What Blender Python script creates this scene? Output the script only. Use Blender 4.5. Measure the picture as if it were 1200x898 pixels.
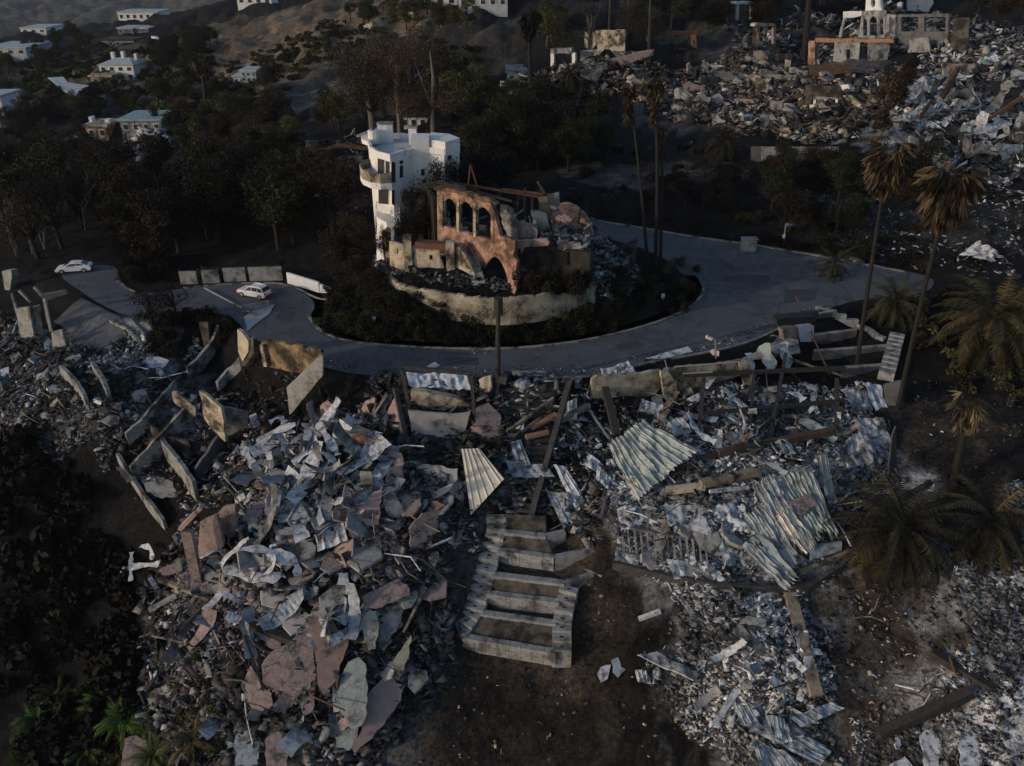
import bpy, bmesh, math, random
import numpy as np
from mathutils import Vector, Matrix
R = math.radians
rnd = random.Random(7)
for o in list(bpy.data.objects): bpy.data.objects.remove(o)
scn = bpy.context.scene
COL = scn.collection

# ------------------------------------------------------------------ camera
PITCH = R(29.0); F = 950.0; CH = 42.0            # focal length in pixels of a 1200 px wide frame
cam_d = bpy.data.cameras.new('camera'); cam = bpy.data.objects.new('camera', cam_d); COL.objects.link(cam)
cam.location = (0, 0, CH); cam.rotation_euler = (R(90) - PITCH, 0, 0)
cam_d.sensor_width = 36; cam_d.lens = 36 * F / 1200; cam_d.clip_start = 0.5; cam_d.clip_end = 20000
scn.camera = cam

# ------------------------------------------------------------------ light
SUN_DIR = Vector((0.90, 0.42, -0.25)).normalized()   # the way the light travels
w = bpy.data.worlds.new('World'); scn.world = w; w.use_nodes = True
nt = w.node_tree; nt.nodes.clear()
sky = nt.nodes.new('ShaderNodeTexSky'); sky.sky_type = 'NISHITA'; sky.sun_disc = False
sky.sun_elevation = math.asin(-SUN_DIR.z); sky.sun_rotation = math.atan2(-SUN_DIR.x, -SUN_DIR.y)
sky.air_density = 1.0; sky.dust_density = 1.5; sky.ozone_density = 2.0
bg = nt.nodes.new('ShaderNodeBackground'); bg.inputs[1].default_value = 0.10
wo = nt.nodes.new('ShaderNodeOutputWorld')
nt.links.new(sky.outputs[0], bg.inputs[0]); nt.links.new(bg.outputs[0], wo.inputs[0])
sd = bpy.data.lights.new('sun', 'SUN'); sd.energy = 1.2; sd.angle = R(0.6); sd.color = (1.0, 0.81, 0.64)
sun = bpy.data.objects.new('sun', sd); COL.objects.link(sun)
sun.rotation_euler = SUN_DIR.to_track_quat('-Z', 'Y').to_euler(); sun.location = (-60, -30, 60)
vs = scn.view_settings; vs.view_transform = 'Standard'; vs.look = 'None'; vs.gamma = 1; vs.use_curve_mapping = False
vs.exposure = 0.35
scn.render.engine = 'CYCLES'
scn.cycles.max_bounces = 5; scn.cycles.diffuse_bounces = 2; scn.cycles.transparent_max_bounces = 6

# ------------------------------------------------------------------ pixel rays and the ground
ct, st = math.cos(PITCH), math.sin(PITCH)
def ray(px, py):
    u = (px - 600) / F; v = (449 - py) / F
    return Vector((u, ct + v * st, -st + v * ct))
CAM = Vector((0, 0, CH))
def PZ(px, py, z):
    d = ray(px, py); t = (z - CH) / d.z
    return CAM + d * t
def PY(px, py, y):
    d = ray(px, py); return CAM + d * (y / d.y)

def _hash(ix, iy, s):
    h = (ix * 374761393 + iy * 668265263 + s * 1442695041) & 0xffffffff
    h = ((h ^ (h >> 13)) * 1274126177) & 0xffffffff
    return ((h ^ (h >> 16)) & 0xffff) / 65535.0
def vnoise(x, y, s=0):
    x = np.asarray(x, float); y = np.asarray(y, float)
    ix = np.floor(x).astype(np.int64); iy = np.floor(y).astype(np.int64)
    fx = x - ix; fy = y - iy; fx = fx*fx*(3-2*fx); fy = fy*fy*(3-2*fy)
    a = _hash(ix, iy, s); b = _hash(ix+1, iy, s); c = _hash(ix, iy+1, s); d = _hash(ix+1, iy+1, s)
    return (a*(1-fx)+b*fx)*(1-fy) + (c*(1-fx)+d*fx)*fy
def fbm(x, y, n=4, s=0):
    r = 0; a = .5; t = 0
    for i in range(n):
        r = r + a * vnoise(x*2**i, y*2**i, s+i); t += a; a *= .55
    return r / t

def cz(px, py, z): p = PZ(px, py, z); return (p.x, p.y, z)
def cy(px, py, y): p = PY(px, py, y); return (p.x, p.y, p.z)
ctrl = [cz(*a) for a in [
 # below the road
 (120,478,-4),(0,455,-4.5),(60,400,-2.2),(110,375,-1),(180,400,-1.5),(230,440,-4),(300,450,-4.5),(370,455,-3.5),(430,455,-2),(500,452,-1),(600,452,-1.2),
 (680,470,-3.6),(780,468,-3.6),(880,450,-3.0),(960,470,-3.4),(1010,430,-2.5),
 (60,520,-8),(200,540,-9),(150,600,-13),(280,540,-7),(60,640,-16),(30,800,-24),(150,760,-20),(-200,650,-16),(-200,898,-26),
 (350,520,-4.5),(450,500,-3.2),(550,500,-3.4),(620,520,-4.5),(700,520,-4.6),(800,520,-4.6),(900,520,-4.6),(1000,500,-4.4),
 (350,600,-7),(450,580,-6.4),(550,580,-7),(630,600,-8),(720,600,-7.0),(820,610,-7.2),(940,600,-7),(1030,570,-6.5),
 (280,660,-10.5),(420,680,-10.5),(540,680,-11.5),(650,680,-11.8),(760,680,-10.5),(880,690,-10.2),(1000,680,-9.8),
 (200,700,-15),(300,780,-16),(420,780,-15),(550,775,-15.5),(650,780,-15.5),(780,780,-14),(900,790,-13.5),(1050,780,-13),
 (220,898,-21),(350,898,-19.5),(500,898,-20),(650,898,-20),(800,898,-19),(950,898,-17.5),(1100,898,-16.5),(1250,898,-15.5),
 (300,1100,-27),(600,1100,-27),(900,1100,-25),(-300,1100,-34),(1500,1100,-20),
 (1100,440,-2.5),(1100,560,-6),(1180,500,-4),(1170,680,-8.5),(1180,800,-12),(1400,500,-3),(1400,700,-8),(1150,390,-1),(1250,380,0),(1500,350,4),
 # road level and the spur with the villas
 (600,425,0),(450,425,0),(750,405,0),(880,350,0),(950,330,0),(1060,335,0),(330,370,0),(230,355,0),(100,330,0),(20,340,-1.5),(-150,340,-3),
 (480,375,2.2),(575,366,2.6),(650,366,2.6),(700,355,2.4),(760,340,1.0),(440,350,2.2),(400,370,1.0),
 (480,330,5.5),(575,325,5.6),(640,320,5.6),(690,300,5.0),(560,285,5.8),(500,290,5.8),(450,292,4.6),(430,270,3.2),(640,262,5.0),(560,250,6.0),
 (400,320,1.0),(385,300,0.6)]]
ctrl += [cy(*a) for a in [
 (850,230,130),(850,180,147),(780,220,135),(780,190,147),(900,150,160),(900,100,188),(900,50,215),(900,0,300),(1000,230,128),(1000,180,142),(1000,120,165),
 (1150,240,123),(1150,200,138),(1150,100,168),(1150,30,205),(1300,250,122),(1300,100,165),(1300,0,250),(1150,285,114),(1050,285,115),
 (700,180,150),(700,100,190),(700,50,212),(700,0,260),(600,0,300),(520,30,280),(600,80,230),(450,100,230),(450,150,185),(540,150,165),(600,200,145),(620,150,170),
 (560,215,132),(500,200,138),(400,200,150),(400,270,121),(300,200,165),(300,280,124),(300,318,109),(220,322,109.5),
 (150,300,118),(150,250,150),(150,200,190),(150,150,240),(140,100,330),(50,230,165),(50,150,260),(0,280,128),(-150,230,160),(-150,130,260),
 (300,100,300),(350,135,210),(370,100,245),(260,75,330),(350,40,360),(400,0,420),(300,20,430),(450,0,340),(450,50,290),(230,130,255),
 (200,40,450),(160,25,520),(50,50,480),(100,32,560),(0,45,520),(-200,60,500),(250,5,560),
 (180,95,340)]]
ctrl += [(-900,900,-70),(-500,1100,-95),(0,1000,-30),(-1400,1800,-60),(-700,2300,-105),(-2500,2500,20),(0,1900,60),(-1200,3600,-20),(-3500,3600,60),(2000,2000,120),(600,900,60),(500,400,50),(1500,3800,150),
         (0,20,-40),(0,-60,-60),(-100,20,-46),(100,20,-30),(-120,-60,-60),(120,-60,-45)]
C = np.array(ctrl, float)
def warp(x, y):
    q = np.maximum(np.asarray(y, float), -40) + 70.0
    return np.stack([np.asarray(x, float) / q * 2.2, np.log(q) * 2.6], -1)
WC = warp(C[:, 0], C[:, 1])
def phi(r2): return np.sqrt(r2 + 0.0009)
A = phi(((WC[:, None] - WC[None]) ** 2).sum(-1))
A = np.block([[A + np.eye(len(C)) * -0.004, np.ones((len(C), 1))], [np.ones((1, len(C))), np.zeros((1, 1))]])
WT = np.linalg.solve(A, np.append(C[:, 2], 0))
def base_h(x, y):
    x = np.asarray(x, float); y = np.asarray(y, float); shp = x.shape
    W = warp(x.ravel(), y.ravel()); out = np.empty(len(W))
    for i in range(0, len(W), 20000):
        w_ = W[i:i+20000]
        out[i:i+20000] = phi(((w_[:, None] - WC[None]) ** 2).sum(-1)) @ WT[:-1] + WT[-1]
    return out.reshape(shp)
def road_h(x, y):
    x = np.asarray(x, float); y = np.asarray(y, float)
    return np.clip((y - 108) * 0.15, 0, 3.2) * np.clip((x + 8) / 8, 0, 1)
def hit(px, py, hf, t0=30., t1=2500.):
    d = ray(px, py)
    k = np.geomspace(t0, t1, 700)
    X = d.x * k; Y = d.y * k; Z = CH + d.z * k
    g = Z - hf(X, Y); i = int(np.argmax(g < 0))
    if g[i] >= 0: i = len(k) - 1
    if i == 0: i = 1
    a, b = k[i-1], k[i]
    for _ in range(3):
        kk = np.linspace(a, b, 9); gg = CH + d.z*kk - hf(d.x*kk, d.y*kk)
        j = max(1, int(np.argmax(gg < 0))); a, b = kk[j-1], kk[j]
    t = (a + b) / 2
    return CAM + d * t
def resample(pts, step):
    out = []
    for i in range(len(pts)):
        a = Vector(pts[i]); b = Vector(pts[(i+1) % len(pts)]); n = max(1, int((b-a).length / step))
        out += [a.lerp(b, j / n) for j in range(n)]
    return out
def smooth_closed(pts, it=2):
    for _ in range(it):
        q = []
        for i in range(len(pts)):
            a = Vector(pts[i]); b = Vector(pts[(i+1) % len(pts)])
            q += [a.lerp(b, .25), a.lerp(b, .75)]
        pts = q
    return pts
ROAD_PX = [(100,345),(118,357),(150,372),(200,372),(262,365),(282,380),(290,395),(330,410),(375,430),(430,442),(600,443),(700,440),(760,424),(860,408),(930,378),(960,365),(1010,350),(1060,347),(1094,340),
 (1094,322),(1010,310),(960,301),(900,291),(850,284),(800,277),(750,268),(710,262),(690,255),(680,275),(720,295),(770,300),(815,320),(824,338),(818,352),(800,365),(760,381),(700,396),(640,405),(575,409),(500,407),(430,403),(392,396),(370,384),(362,372),(372,355),(350,340),(325,331),(270,333),(215,338),(165,345),(150,338),(138,325),(137,311),(110,311),(75,318),(70,325)]
ROAD = [Vector((p.x, p.y)) for p in [hit(a, b, road_h) for a, b in ROAD_PX]]
ROAD = smooth_closed(ROAD, 2)
def poly_sd(x, y, poly):
    """signed distance to a polygon, negative inside"""
    x = np.asarray(x, float); y = np.asarray(y, float)
    best = np.full(x.shape, 1e9); ins = np.zeros(x.shape, bool); n = len(poly)
    for i in range(n):
        ax, ay = poly[i][0], poly[i][1]; bx, by = poly[(i+1) % n][0], poly[(i+1) % n][1]
        dx, dy = bx-ax, by-ay; L = dx*dx+dy*dy + 1e-9
        t = np.clip(((x-ax)*dx + (y-ay)*dy) / L, 0, 1)
        best = np.minimum(best, (x-ax-t*dx)**2 + (y-ay-t*dy)**2)
        c = ((ay > y) != (by > y)) & (x < (bx-ax) * (y-ay) / (by-ay+1e-12) + ax)
        ins ^= c
    d = np.sqrt(best)
    return np.where(ins, -d, d)
def sstep(a, b, x): t = np.clip((x-a)/(b-a), 0, 1); return t*t*(3-2*t)
def rub_amp(x, y):        # how lumpy the ground is: the heaps of rubble
    return 0
HEAPS = []                # (x, y, radius, height)
def ground_h(x, y):
    x = np.asarray(x, float); y = np.asarray(y, float)
    h = base_h(x, y)
    near = 1 - sstep(150, 260, y)
    h = h + (fbm(x*.16, y*.16, 4, 3) - .5) * 1.6 * near * 1.0
    h = h + (fbm(x*.9, y*.9, 3, 9) - .5) * 0.5 * near
    far = sstep(120, 260, y)
    h = h + (fbm(x*.022, y*.022, 5, 21) - .5) * far * (6 + 60 * sstep(500, 2500, y))
    h = h + (fbm(x*.07, y*.07, 4, 27) - .5) * far * (1 - sstep(600, 900, y)) * 9
    gul = np.abs(fbm(x*.05 + 4, y*.02, 3, 33) - .5) * 2
    h = h - (0.35 - np.minimum(gul, .35)) * far * 9
    for (hx, hy, hr, hh) in HEAPS:
        q = ((x-hx)**2 + (y-hy)**2) / hr**2
        h = h + hh * np.exp(-q * 1.6)
    m = (y > 70) & (y < 135) & (np.abs(x) < 90)
    if m.any():
        xx = x[m] if x.shape else x.reshape(1); yy = y[m] if y.shape else y.reshape(1)
        sd_ = poly_sd(xx, yy, ROAD)
        k = 1 - sstep(1.0, 4.0, sd_)
        r = road_h(xx, yy) - 0.06
        if x.shape: h[m] = h[m] * (1-k) + r * k
        else: h = float((h * (1-k) + r * k)[0])
    return h
_pc = {}
def P(px, py, lift=0.0):
    k = (px, py)
    if k not in _pc: _pc[k] = hit(px, py, ground_h)
    p = _pc[k].copy(); p.z += lift
    return p
def GH(x, y): return float(ground_h(np.array([x]), np.array([y]))[0])

# ------------------------------------------------------------------ naming and mesh helpers
ORG = {}
def tag(o, label=None, cat=None, group=None, kind=None):
    if label: o['label'] = label
    if cat: o['category'] = cat
    if group: o['group'] = group
    if kind: o['kind'] = kind
    return o
def thing(name, label, cat, loc, group=None):
    o = bpy.data.objects.new(name, None); COL.objects.link(o); o.empty_display_size = .3
    o.location = loc; ORG[o.name] = Vector(loc)
    return tag(o, label, cat, group)
class MB:
    def __init__(s): s.v = []; s.f = []; s.m = []; s.c = []; s.col = None; s.mi = 0
    def add(s, vs, fs, col=None, mi=None):
        n = len(s.v); s.v += [tuple(v) for v in vs]
        for f in fs:
            s.f.append(tuple(i + n for i in f)); s.c.append(col or s.col or (1, 1, 1)); s.m.append(s.mi if mi is None else mi)
        return s
    def box(s, c, sx, sy, sz, M=None, col=None, mi=None):
        c = Vector(c); q = []
        for dx in (-.5, .5):
            for dy in (-.5, .5):
                for dz in (-.5, .5):
                    p = Vector((dx*sx, dy*sy, dz*sz)); q.append(c + (M @ p if M else p))
        return s.add(q, [(0,1,3,2),(4,6,7,5),(0,4,5,1),(2,3,7,6),(0,2,6,4),(1,5,7,3)], col, mi)
    def bar(s, a, b, w, h=None, col=None, mi=None, w2=None):
        a = Vector(a); b = Vector(b); h = h or w; d = (b-a)
        if d.length < 1e-6: return s
        d.normalize(); up = Vector((0,0,1)) if abs(d.z) < .95 else Vector((0,1,0))
        x = d.cross(up).normalized(); y = x.cross(d); k = (w2 / w) if w2 else 1
        q = []
        for p, e in ((a, 1), (b, k)):
            for sx, sy in ((-1,-1),(1,-1),(1,1),(-1,1)): q.append(p + x*sx*w/2*e + y*sy*h/2*e)
        return s.add(q, [(0,1,2,3),(7,6,5,4),(0,4,5,1),(1,5,6,2),(2,6,7,3),(3,7,4,0)], col, mi)
    def tube(s, pts, rs, n=7, col=None, cap=True, mi=None):
        pts = [Vector(p) for p in pts]; q = []
        if not hasattr(rs, '__len__'): rs = [rs]*len(pts)
        for i, p in enumerate(pts):
            d = (pts[min(i+1, len(pts)-1)] - pts[max(i-1, 0)]).normalized()
            up = Vector((0,0,1)) if abs(d.z) < .9 else Vector((1,0,0))
            x = d.cross(up).normalized(); y = x.cross(d)
            for j in range(n):
                a = 2*math.pi*j/n; q.append(p + (x*math.cos(a) + y*math.sin(a)) * rs[i])
        fs = [(i*n+j, i*n+(j+1) % n, (i+1)*n+(j+1) % n, (i+1)*n+j) for i in range(len(pts)-1) for j in range(n)]
        if cap: fs += [tuple(range(n))[::-1], tuple((len(pts)-1)*n + j for j in range(n))]
        return s.add(q, fs, col, mi)
    def prism(s, foot, z0, z1, col=None, mi=None, top=None):
        n = len(foot); top = top or foot
        q = [(p[0], p[1], z0) for p in foot] + [(p[0], p[1], z1) for p in top]
        A_ = sum(foot[i][0]*foot[(i+1) % n][1] - foot[(i+1) % n][0]*foot[i][1] for i in range(n))
        fs = [(i, (i+1) % n, n+(i+1) % n, n+i) for i in range(n)] + [tuple(range(n))[::-1], tuple(range(n, 2*n))]
        if A_ < 0: fs = [f[::-1] for f in fs]
        return s.add(q, fs, col, mi)
    def ring(s, foot, w_, z0, z1, col=None, mi=None):
        """a parapet: the outline as a wall w_ thick, inwards"""
        n = len(foot); c = Vector((sum(p[0] for p in foot)/n, sum(p[1] for p in foot)/n))
        inn = []
        for i in range(n):
            a = Vector(foot[i-1][:2]); b = Vector(foot[i][:2]); d = Vector(foot[(i+1) % n][:2])
            n1 = Vector((-(b-a).y, (b-a).x)).normalized(); n2 = Vector((-(d-b).y, (d-b).x)).normalized()
            m = (n1+n2).normalized()
            if m.dot(c-b) < 0: m = -m
            inn.append(b + m*w_)
        q = [(p[0], p[1], z0) for p in foot] + [(p[0], p[1], z1) for p in foot] + [(p[0], p[1], z0) for p in inn] + [(p[0], p[1], z1) for p in inn]
        fs = []
        for i in range(n):
            j = (i+1) % n
            fs += [(i, j, n+j, n+i), (2*n+j, 2*n+i, 3*n+i, 3*n+j), (n+i, n+j, 3*n+j, 3*n+i), (j, i, 2*n+i, 2*n+j)]
        return s.add(q, fs, col, mi)
    def obj(s, name, mat, parent=None, loc=None, smooth=False, data=None):
        me = data or bpy.data.meshes.new(name)
        if parent is not None: L = ORG.get(parent.name, Vector((0,0,0)))
        elif loc is not None: L = Vector(loc)
        else:
            L = Vector((sum(v[0] for v in s.v)/len(s.v), sum(v[1] for v in s.v)/len(s.v), min(v[2] for v in s.v)))
        if data is None:
            me.from_pydata([(v[0]-L.x, v[1]-L.y, v[2]-L.z) for v in s.v], [], s.f)
            for m in (mat if isinstance(mat, (list, tuple)) else [mat]): me.materials.append(m)
            me.polygons.foreach_set('material_index', s.m)
            if any(c != (1,1,1) for c in s.c):
                ca = me.color_attributes.new('col', 'FLOAT_COLOR', 'CORNER')
                arr = np.array([c for f, c in zip(s.f, s.c) for _ in f], float)
                ca.data.foreach_set('color', np.hstack([arr, np.ones((len(arr), 1))]).ravel())
            if smooth: me.polygons.foreach_set('use_smooth', [True]*len(me.polygons))
            me.update()
        o = bpy.data.objects.new(name, me); COL.objects.link(o)
        if parent is not None:
            o.parent = parent; ORG[o.name] = L
        else:
            o.location = L; ORG[o.name] = L
        return o

def fill2d(outline, holes, thick):
    """an outline with holes as a plate: verts, faces in (x, y, +-thick/2)"""
    cu = bpy.data.curves.new('c', 'CURVE'); cu.dimensions = '2D'; cu.fill_mode = 'BOTH'; cu.extrude = thick/2
    for L in [outline] + list(holes):
        sp = cu.splines.new('POLY'); sp.points.add(len(L)-1); sp.use_cyclic_u = True
        for i, p in enumerate(L): sp.points[i].co = (p[0], p[1], 0, 1)
    ob = bpy.data.objects.new('c', cu); me = ob.to_mesh()
    v = [tuple(x.co) for x in me.vertices]; f = [tuple(p.vertices) for p in me.polygons]
    ob.to_mesh_clear(); bpy.data.objects.remove(ob); bpy.data.curves.remove(cu)
    return v, f
def rough_outline(pts, amp, step, seed):
    r = random.Random(seed); out = []
    for i in range(len(pts)):
        a = Vector(pts[i]); b = Vector(pts[(i+1) % len(pts)]); L = (b-a).length
        if L < 1e-6: continue
        n = max(1, int(L/step)); nn = Vector((-(b-a).y, (b-a).x)) / L
        for j in range(n):
            k = amp * (0 if j == 0 else 1)
            out.append(a.lerp(b, j/n) + nn * r.uniform(-k, k))
    return out
def plate(mb, out_px, origin, n, thick, holes=(), rough=0.0, step=.5, seed=1, curl=0.0, col=None):
    """trace an outline in the photograph onto a plane in the place and give it thickness"""
    n = Vector(n).normalized(); o = Vector(origin)
    if n.dot(ray(600, 449)) > 0: n = -n
    ex = n.cross(Vector((0,0,1)));
    if ex.length < 1e-3: ex = Vector((1,0,0))
    ex.normalize(); ey = n.cross(ex)
    def pr(px, py):
        d = ray(px, py); t = (o-CAM).dot(n) / d.dot(n); q = CAM + d*t - o
        return Vector((q.dot(ex), q.dot(ey)))
    O = [pr(*p) for p in out_px]; H = [[pr(*p) for p in h] for h in holes]
    if rough > 0: O = rough_outline(O, rough, step, seed)
    if H:
        v, f = fill2d(O, H, thick)
        V = [o + ex*p[0] + ey*p[1] + n*(p[2] - thick/2) for p in v]
        mb.add(V, f, col)
    else:
        m = len(O)
        bx = max(abs(p.x) for p in O) + 1e-6
        def cv(p): return n * (curl * (p.x/bx)**2)
        V = [o + ex*p.x + ey*p.y + cv(p) for p in O] + [o + ex*p.x + ey*p.y - n*thick + cv(p) for p in O]
        A_ = sum(O[i].x*O[(i+1) % m].y - O[(i+1) % m].x*O[i].y for i in range(m))
        fs = [tuple(range(m)), tuple(range(2*m-1, m-1, -1))] + [(i, m+i, m+(i+1) % m, (i+1) % m) for i in range(m)]
        mb.add(V, fs, col)
    return mb
def wall_dir(b0, b1, z=None):
    """base line pixels -> origin and horizontal normal of an upright wall"""
    a = P(*b0) if z is None else PZ(*b0, z); b = P(*b1) if z is None else PZ(*b1, z)
    d = (b-a); d.z = 0; d.normalize()
    return a, Vector((d.y, -d.x, 0))

# ------------------------------------------------------------------ materials
MATS = {}
def mat(name, c, c2=None, scale=1.2, rough=.85, bump=.25, bscale=9., stain=0.0, stain_c=(.02,.018,.016), sscale=.5, metal=0., attr=False, edge=None, spec=.3, waves=None, cracks=None):
    if name in MATS: return MATS[name]
    m = bpy.data.materials.new(name); m.use_nodes = True; N = m.node_tree; L = N.links
    b = N.nodes['Principled BSDF']; b.inputs['Roughness'].default_value = rough; b.inputs['Metallic'].default_value = metal
    b.inputs['Specular IOR Level'].default_value = spec
    geo = N.nodes.new('ShaderNodeNewGeometry')
    def noise(s, d=5., r=.6, off=0):
        mp = N.nodes.new('ShaderNodeMapping'); mp.inputs['Location'].default_value = (off, off*1.7, off*.3)
        L.new(geo.outputs['Position'], mp.inputs['Vector'])
        n = N.nodes.new('ShaderNodeTexNoise'); n.inputs['Scale'].default_value = s; n.inputs['Detail'].default_value = d; n.inputs['Roughness'].default_value = r
        L.new(mp.outputs[0], n.inputs['Vector']); return n
    def ramp(n, a, b_):
        r = N.nodes.new('ShaderNodeMapRange'); r.inputs['From Min'].default_value = a; r.inputs['From Max'].default_value = b_
        L.new(n.outputs['Fac'], r.inputs['Value']); return r
    def mix(f, a, b_, mode='MIX'):
        x = N.nodes.new('ShaderNodeMix'); x.data_type = 'RGBA'; x.blend_type = mode
        if f is None: x.inputs['Factor'].default_value = 1
        elif isinstance(f, float): x.inputs['Factor'].default_value = f
        else: L.new(f, x.inputs['Factor'])
        for s_, q in (('A', a), ('B', b_)):
            i = [k for k in x.inputs if k.name == s_ and k.type == 'RGBA'][0]
            if isinstance(q, tuple): i.default_value = q + (1,)
            else: L.new(q, i)
        return [k for k in x.outputs if k.type == 'RGBA'][0]
    c2 = c2 or tuple(k*.6 for k in c)
    out = mix(ramp(noise(scale), .35, .65).outputs[0], c, c2)
    if attr:
        at = N.nodes.new('ShaderNodeAttribute'); at.attribute_name = 'col'
        out = mix(None, out, at.outputs['Color'], 'MULTIPLY')
    if stain > 0:
        out = mix(ramp(noise(sscale, 6, .65, 13), .62 - stain*.5, .68 - stain*.25).outputs[0], out, stain_c)
    if edge:
        out = mix(ramp(noise(scale*5, 4, .7, 5), .5, .7).outputs[0], out, edge)
    if waves:
        wv = N.nodes.new('ShaderNodeTexBrick'); wv.inputs['Scale'].default_value = waves
        wv.inputs['Color1'].default_value = (1,1,1,1); wv.inputs['Color2'].default_value = (.86,.86,.86,1); wv.inputs['Mortar'].default_value = (.45,.45,.45,1)
        wv.inputs['Mortar Size'].default_value = .03
        L.new(geo.outputs['Position'], wv.inputs['Vector']); out = mix(None, out, wv.outputs['Color'], 'MULTIPLY')
    if cracks:
        wn = noise(1.4, 4, .6, 9); vm = N.nodes.new('ShaderNodeVectorMath'); vm.operation = 'MULTIPLY_ADD'; vm.inputs[1].default_value = (.9,.9,.9)
        L.new(wn.outputs['Color'], vm.inputs[0]); L.new(geo.outputs['Position'], vm.inputs[2])
        vo = N.nodes.new('ShaderNodeTexVoronoi'); vo.feature = 'DISTANCE_TO_EDGE'; vo.inputs['Scale'].default_value = cracks[0]; L.new(vm.outputs[0], vo.inputs['Vector'])
        cr = N.nodes.new('ShaderNodeMapRange'); cr.inputs['From Min'].default_value = 0; cr.inputs['From Max'].default_value = cracks[1]; cr.inputs['To Min'].default_value = 1-cracks[2]; cr.inputs['To Max'].default_value = 1
        L.new(vo.outputs['Distance'], cr.inputs['Value']); out = mix(None, out, cr.outputs[0], 'MULTIPLY')
    L.new(out, b.inputs['Base Color'])
    if bump > 0:
        bp = N.nodes.new('ShaderNodeBump'); bp.inputs['Strength'].default_value = bump; bp.inputs['Distance'].default_value = .12
        L.new(noise(bscale, 6, .7, 3).outputs['Fac'], bp.inputs['Height']); L.new(bp.outputs[0], b.inputs['Normal'])
    MATS[name] = m; return m
# ------------------------------------------------------------------ the ground
for (a, b_, r_, h_) in [(330,640,7,1.2),(420,560,8,1.6),(480,640,7,1.4),(300,700,6,1.0),(430,740,7,1.2),(350,820,7,1.0),(560,520,5,.8),(850,500,8,1.0),(930,620,9,1.0),(800,630,8,.8),(720,560,4,1.0),
                        (60,440,7,.8),(130,480,6,.8),(860,740,7,.8),(930,840,6,.7),(1160,820,8,.6),(420,850,6,.9),(600,290,5,.8),(660,280,4,.8)]:
    p = hit(a, b_, base_h); HEAPS.append((p.x, p.y, r_, h_))
_pc.clear()
# soil patches: pixel centre, radius across / along in metres, colour, strength
BURNT = (.011, .0105, .0105); DIRT = (.050, .041, .032); ASH = (.47, .475, .48); ASH2 = (.12, .12, .125); TAN = (.15, .118, .082); GREY = (.10, .097, .088); GREEN = (.022, .030, .013)
PATCH = [(850,620,11,9,ASH,.95),(800,580,9,6,ASH,.8),(930,640,9,8,ASH,.8),(870,760,9,9,ASH,.75),(950,850,9,7,ASH2,.9),(1170,780,8,14,ASH,.95),(1180,640,5,7,ASH,.9),(1120,870,9,6,ASH,.7),
 (860,500,14,6,ASH2,.8),(1000,530,6,9,ASH,.7),(420,600,14,12,ASH2,.85),(340,700,12,12,ASH2,.7),(480,540,9,7,ASH2,.8),(400,840,12,8,ASH2,.6),(60,430,12,8,ASH2,.9),(140,450,12,7,ASH2,.9),(30,480,9,5,ASH2,.8),(170,420,6,5,ASH,.7),
 (620,800,9,10,DIRT,.85),(680,720,7,9,DIRT,.9),(560,830,9,7,DIRT,.5),(1010,760,9,12,DIRT,.95),(1110,520,7,9,DIRT,.8),(1080,620,7,7,DIRT,.5),(650,890,10,6,DIRT,.7),(770,850,7,6,BURNT,1.),(750,720,4,5,BURNT,.9),(570,850,7,6,BURNT,.7),(690,790,3,4,DIRT,.6),(520,740,3,9,DIRT,.6),
 (760,205,14,7,GREY,.8),(830,130,18,12,ASH2,.9),(900,110,20,14,ASH2,.8),(1120,130,25,22,ASH,.9),(940,80,20,14,ASH2,.8),(620,105,16,10,ASH2,.7),(900,40,30,20,GREY,.5),
 (600,285,8,7,ASH2,.8),(700,310,5,5,ASH,.6),(380,80,40,60,TAN,.8),(340,40,50,90,TAN,1.),(300,30,60,80,TAN,1.),(360,110,25,30,GREY,1.),(310,125,25,25,GREY,.9),(300,90,25,40,TAN,.6),
 (110,75,60,60,TAN,.5),(190,60,60,80,TAN,.4),(160,110,30,30,GREY,.6),(60,80,80,80,GREEN,.4),(230,55,40,60,TAN,.5),(480,70,35,40,GREY,.4),(1000,260,10,8,GREY,.35),(1150,260,12,8,GREY,.5),(420,120,15,20,TAN,.4)]
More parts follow.
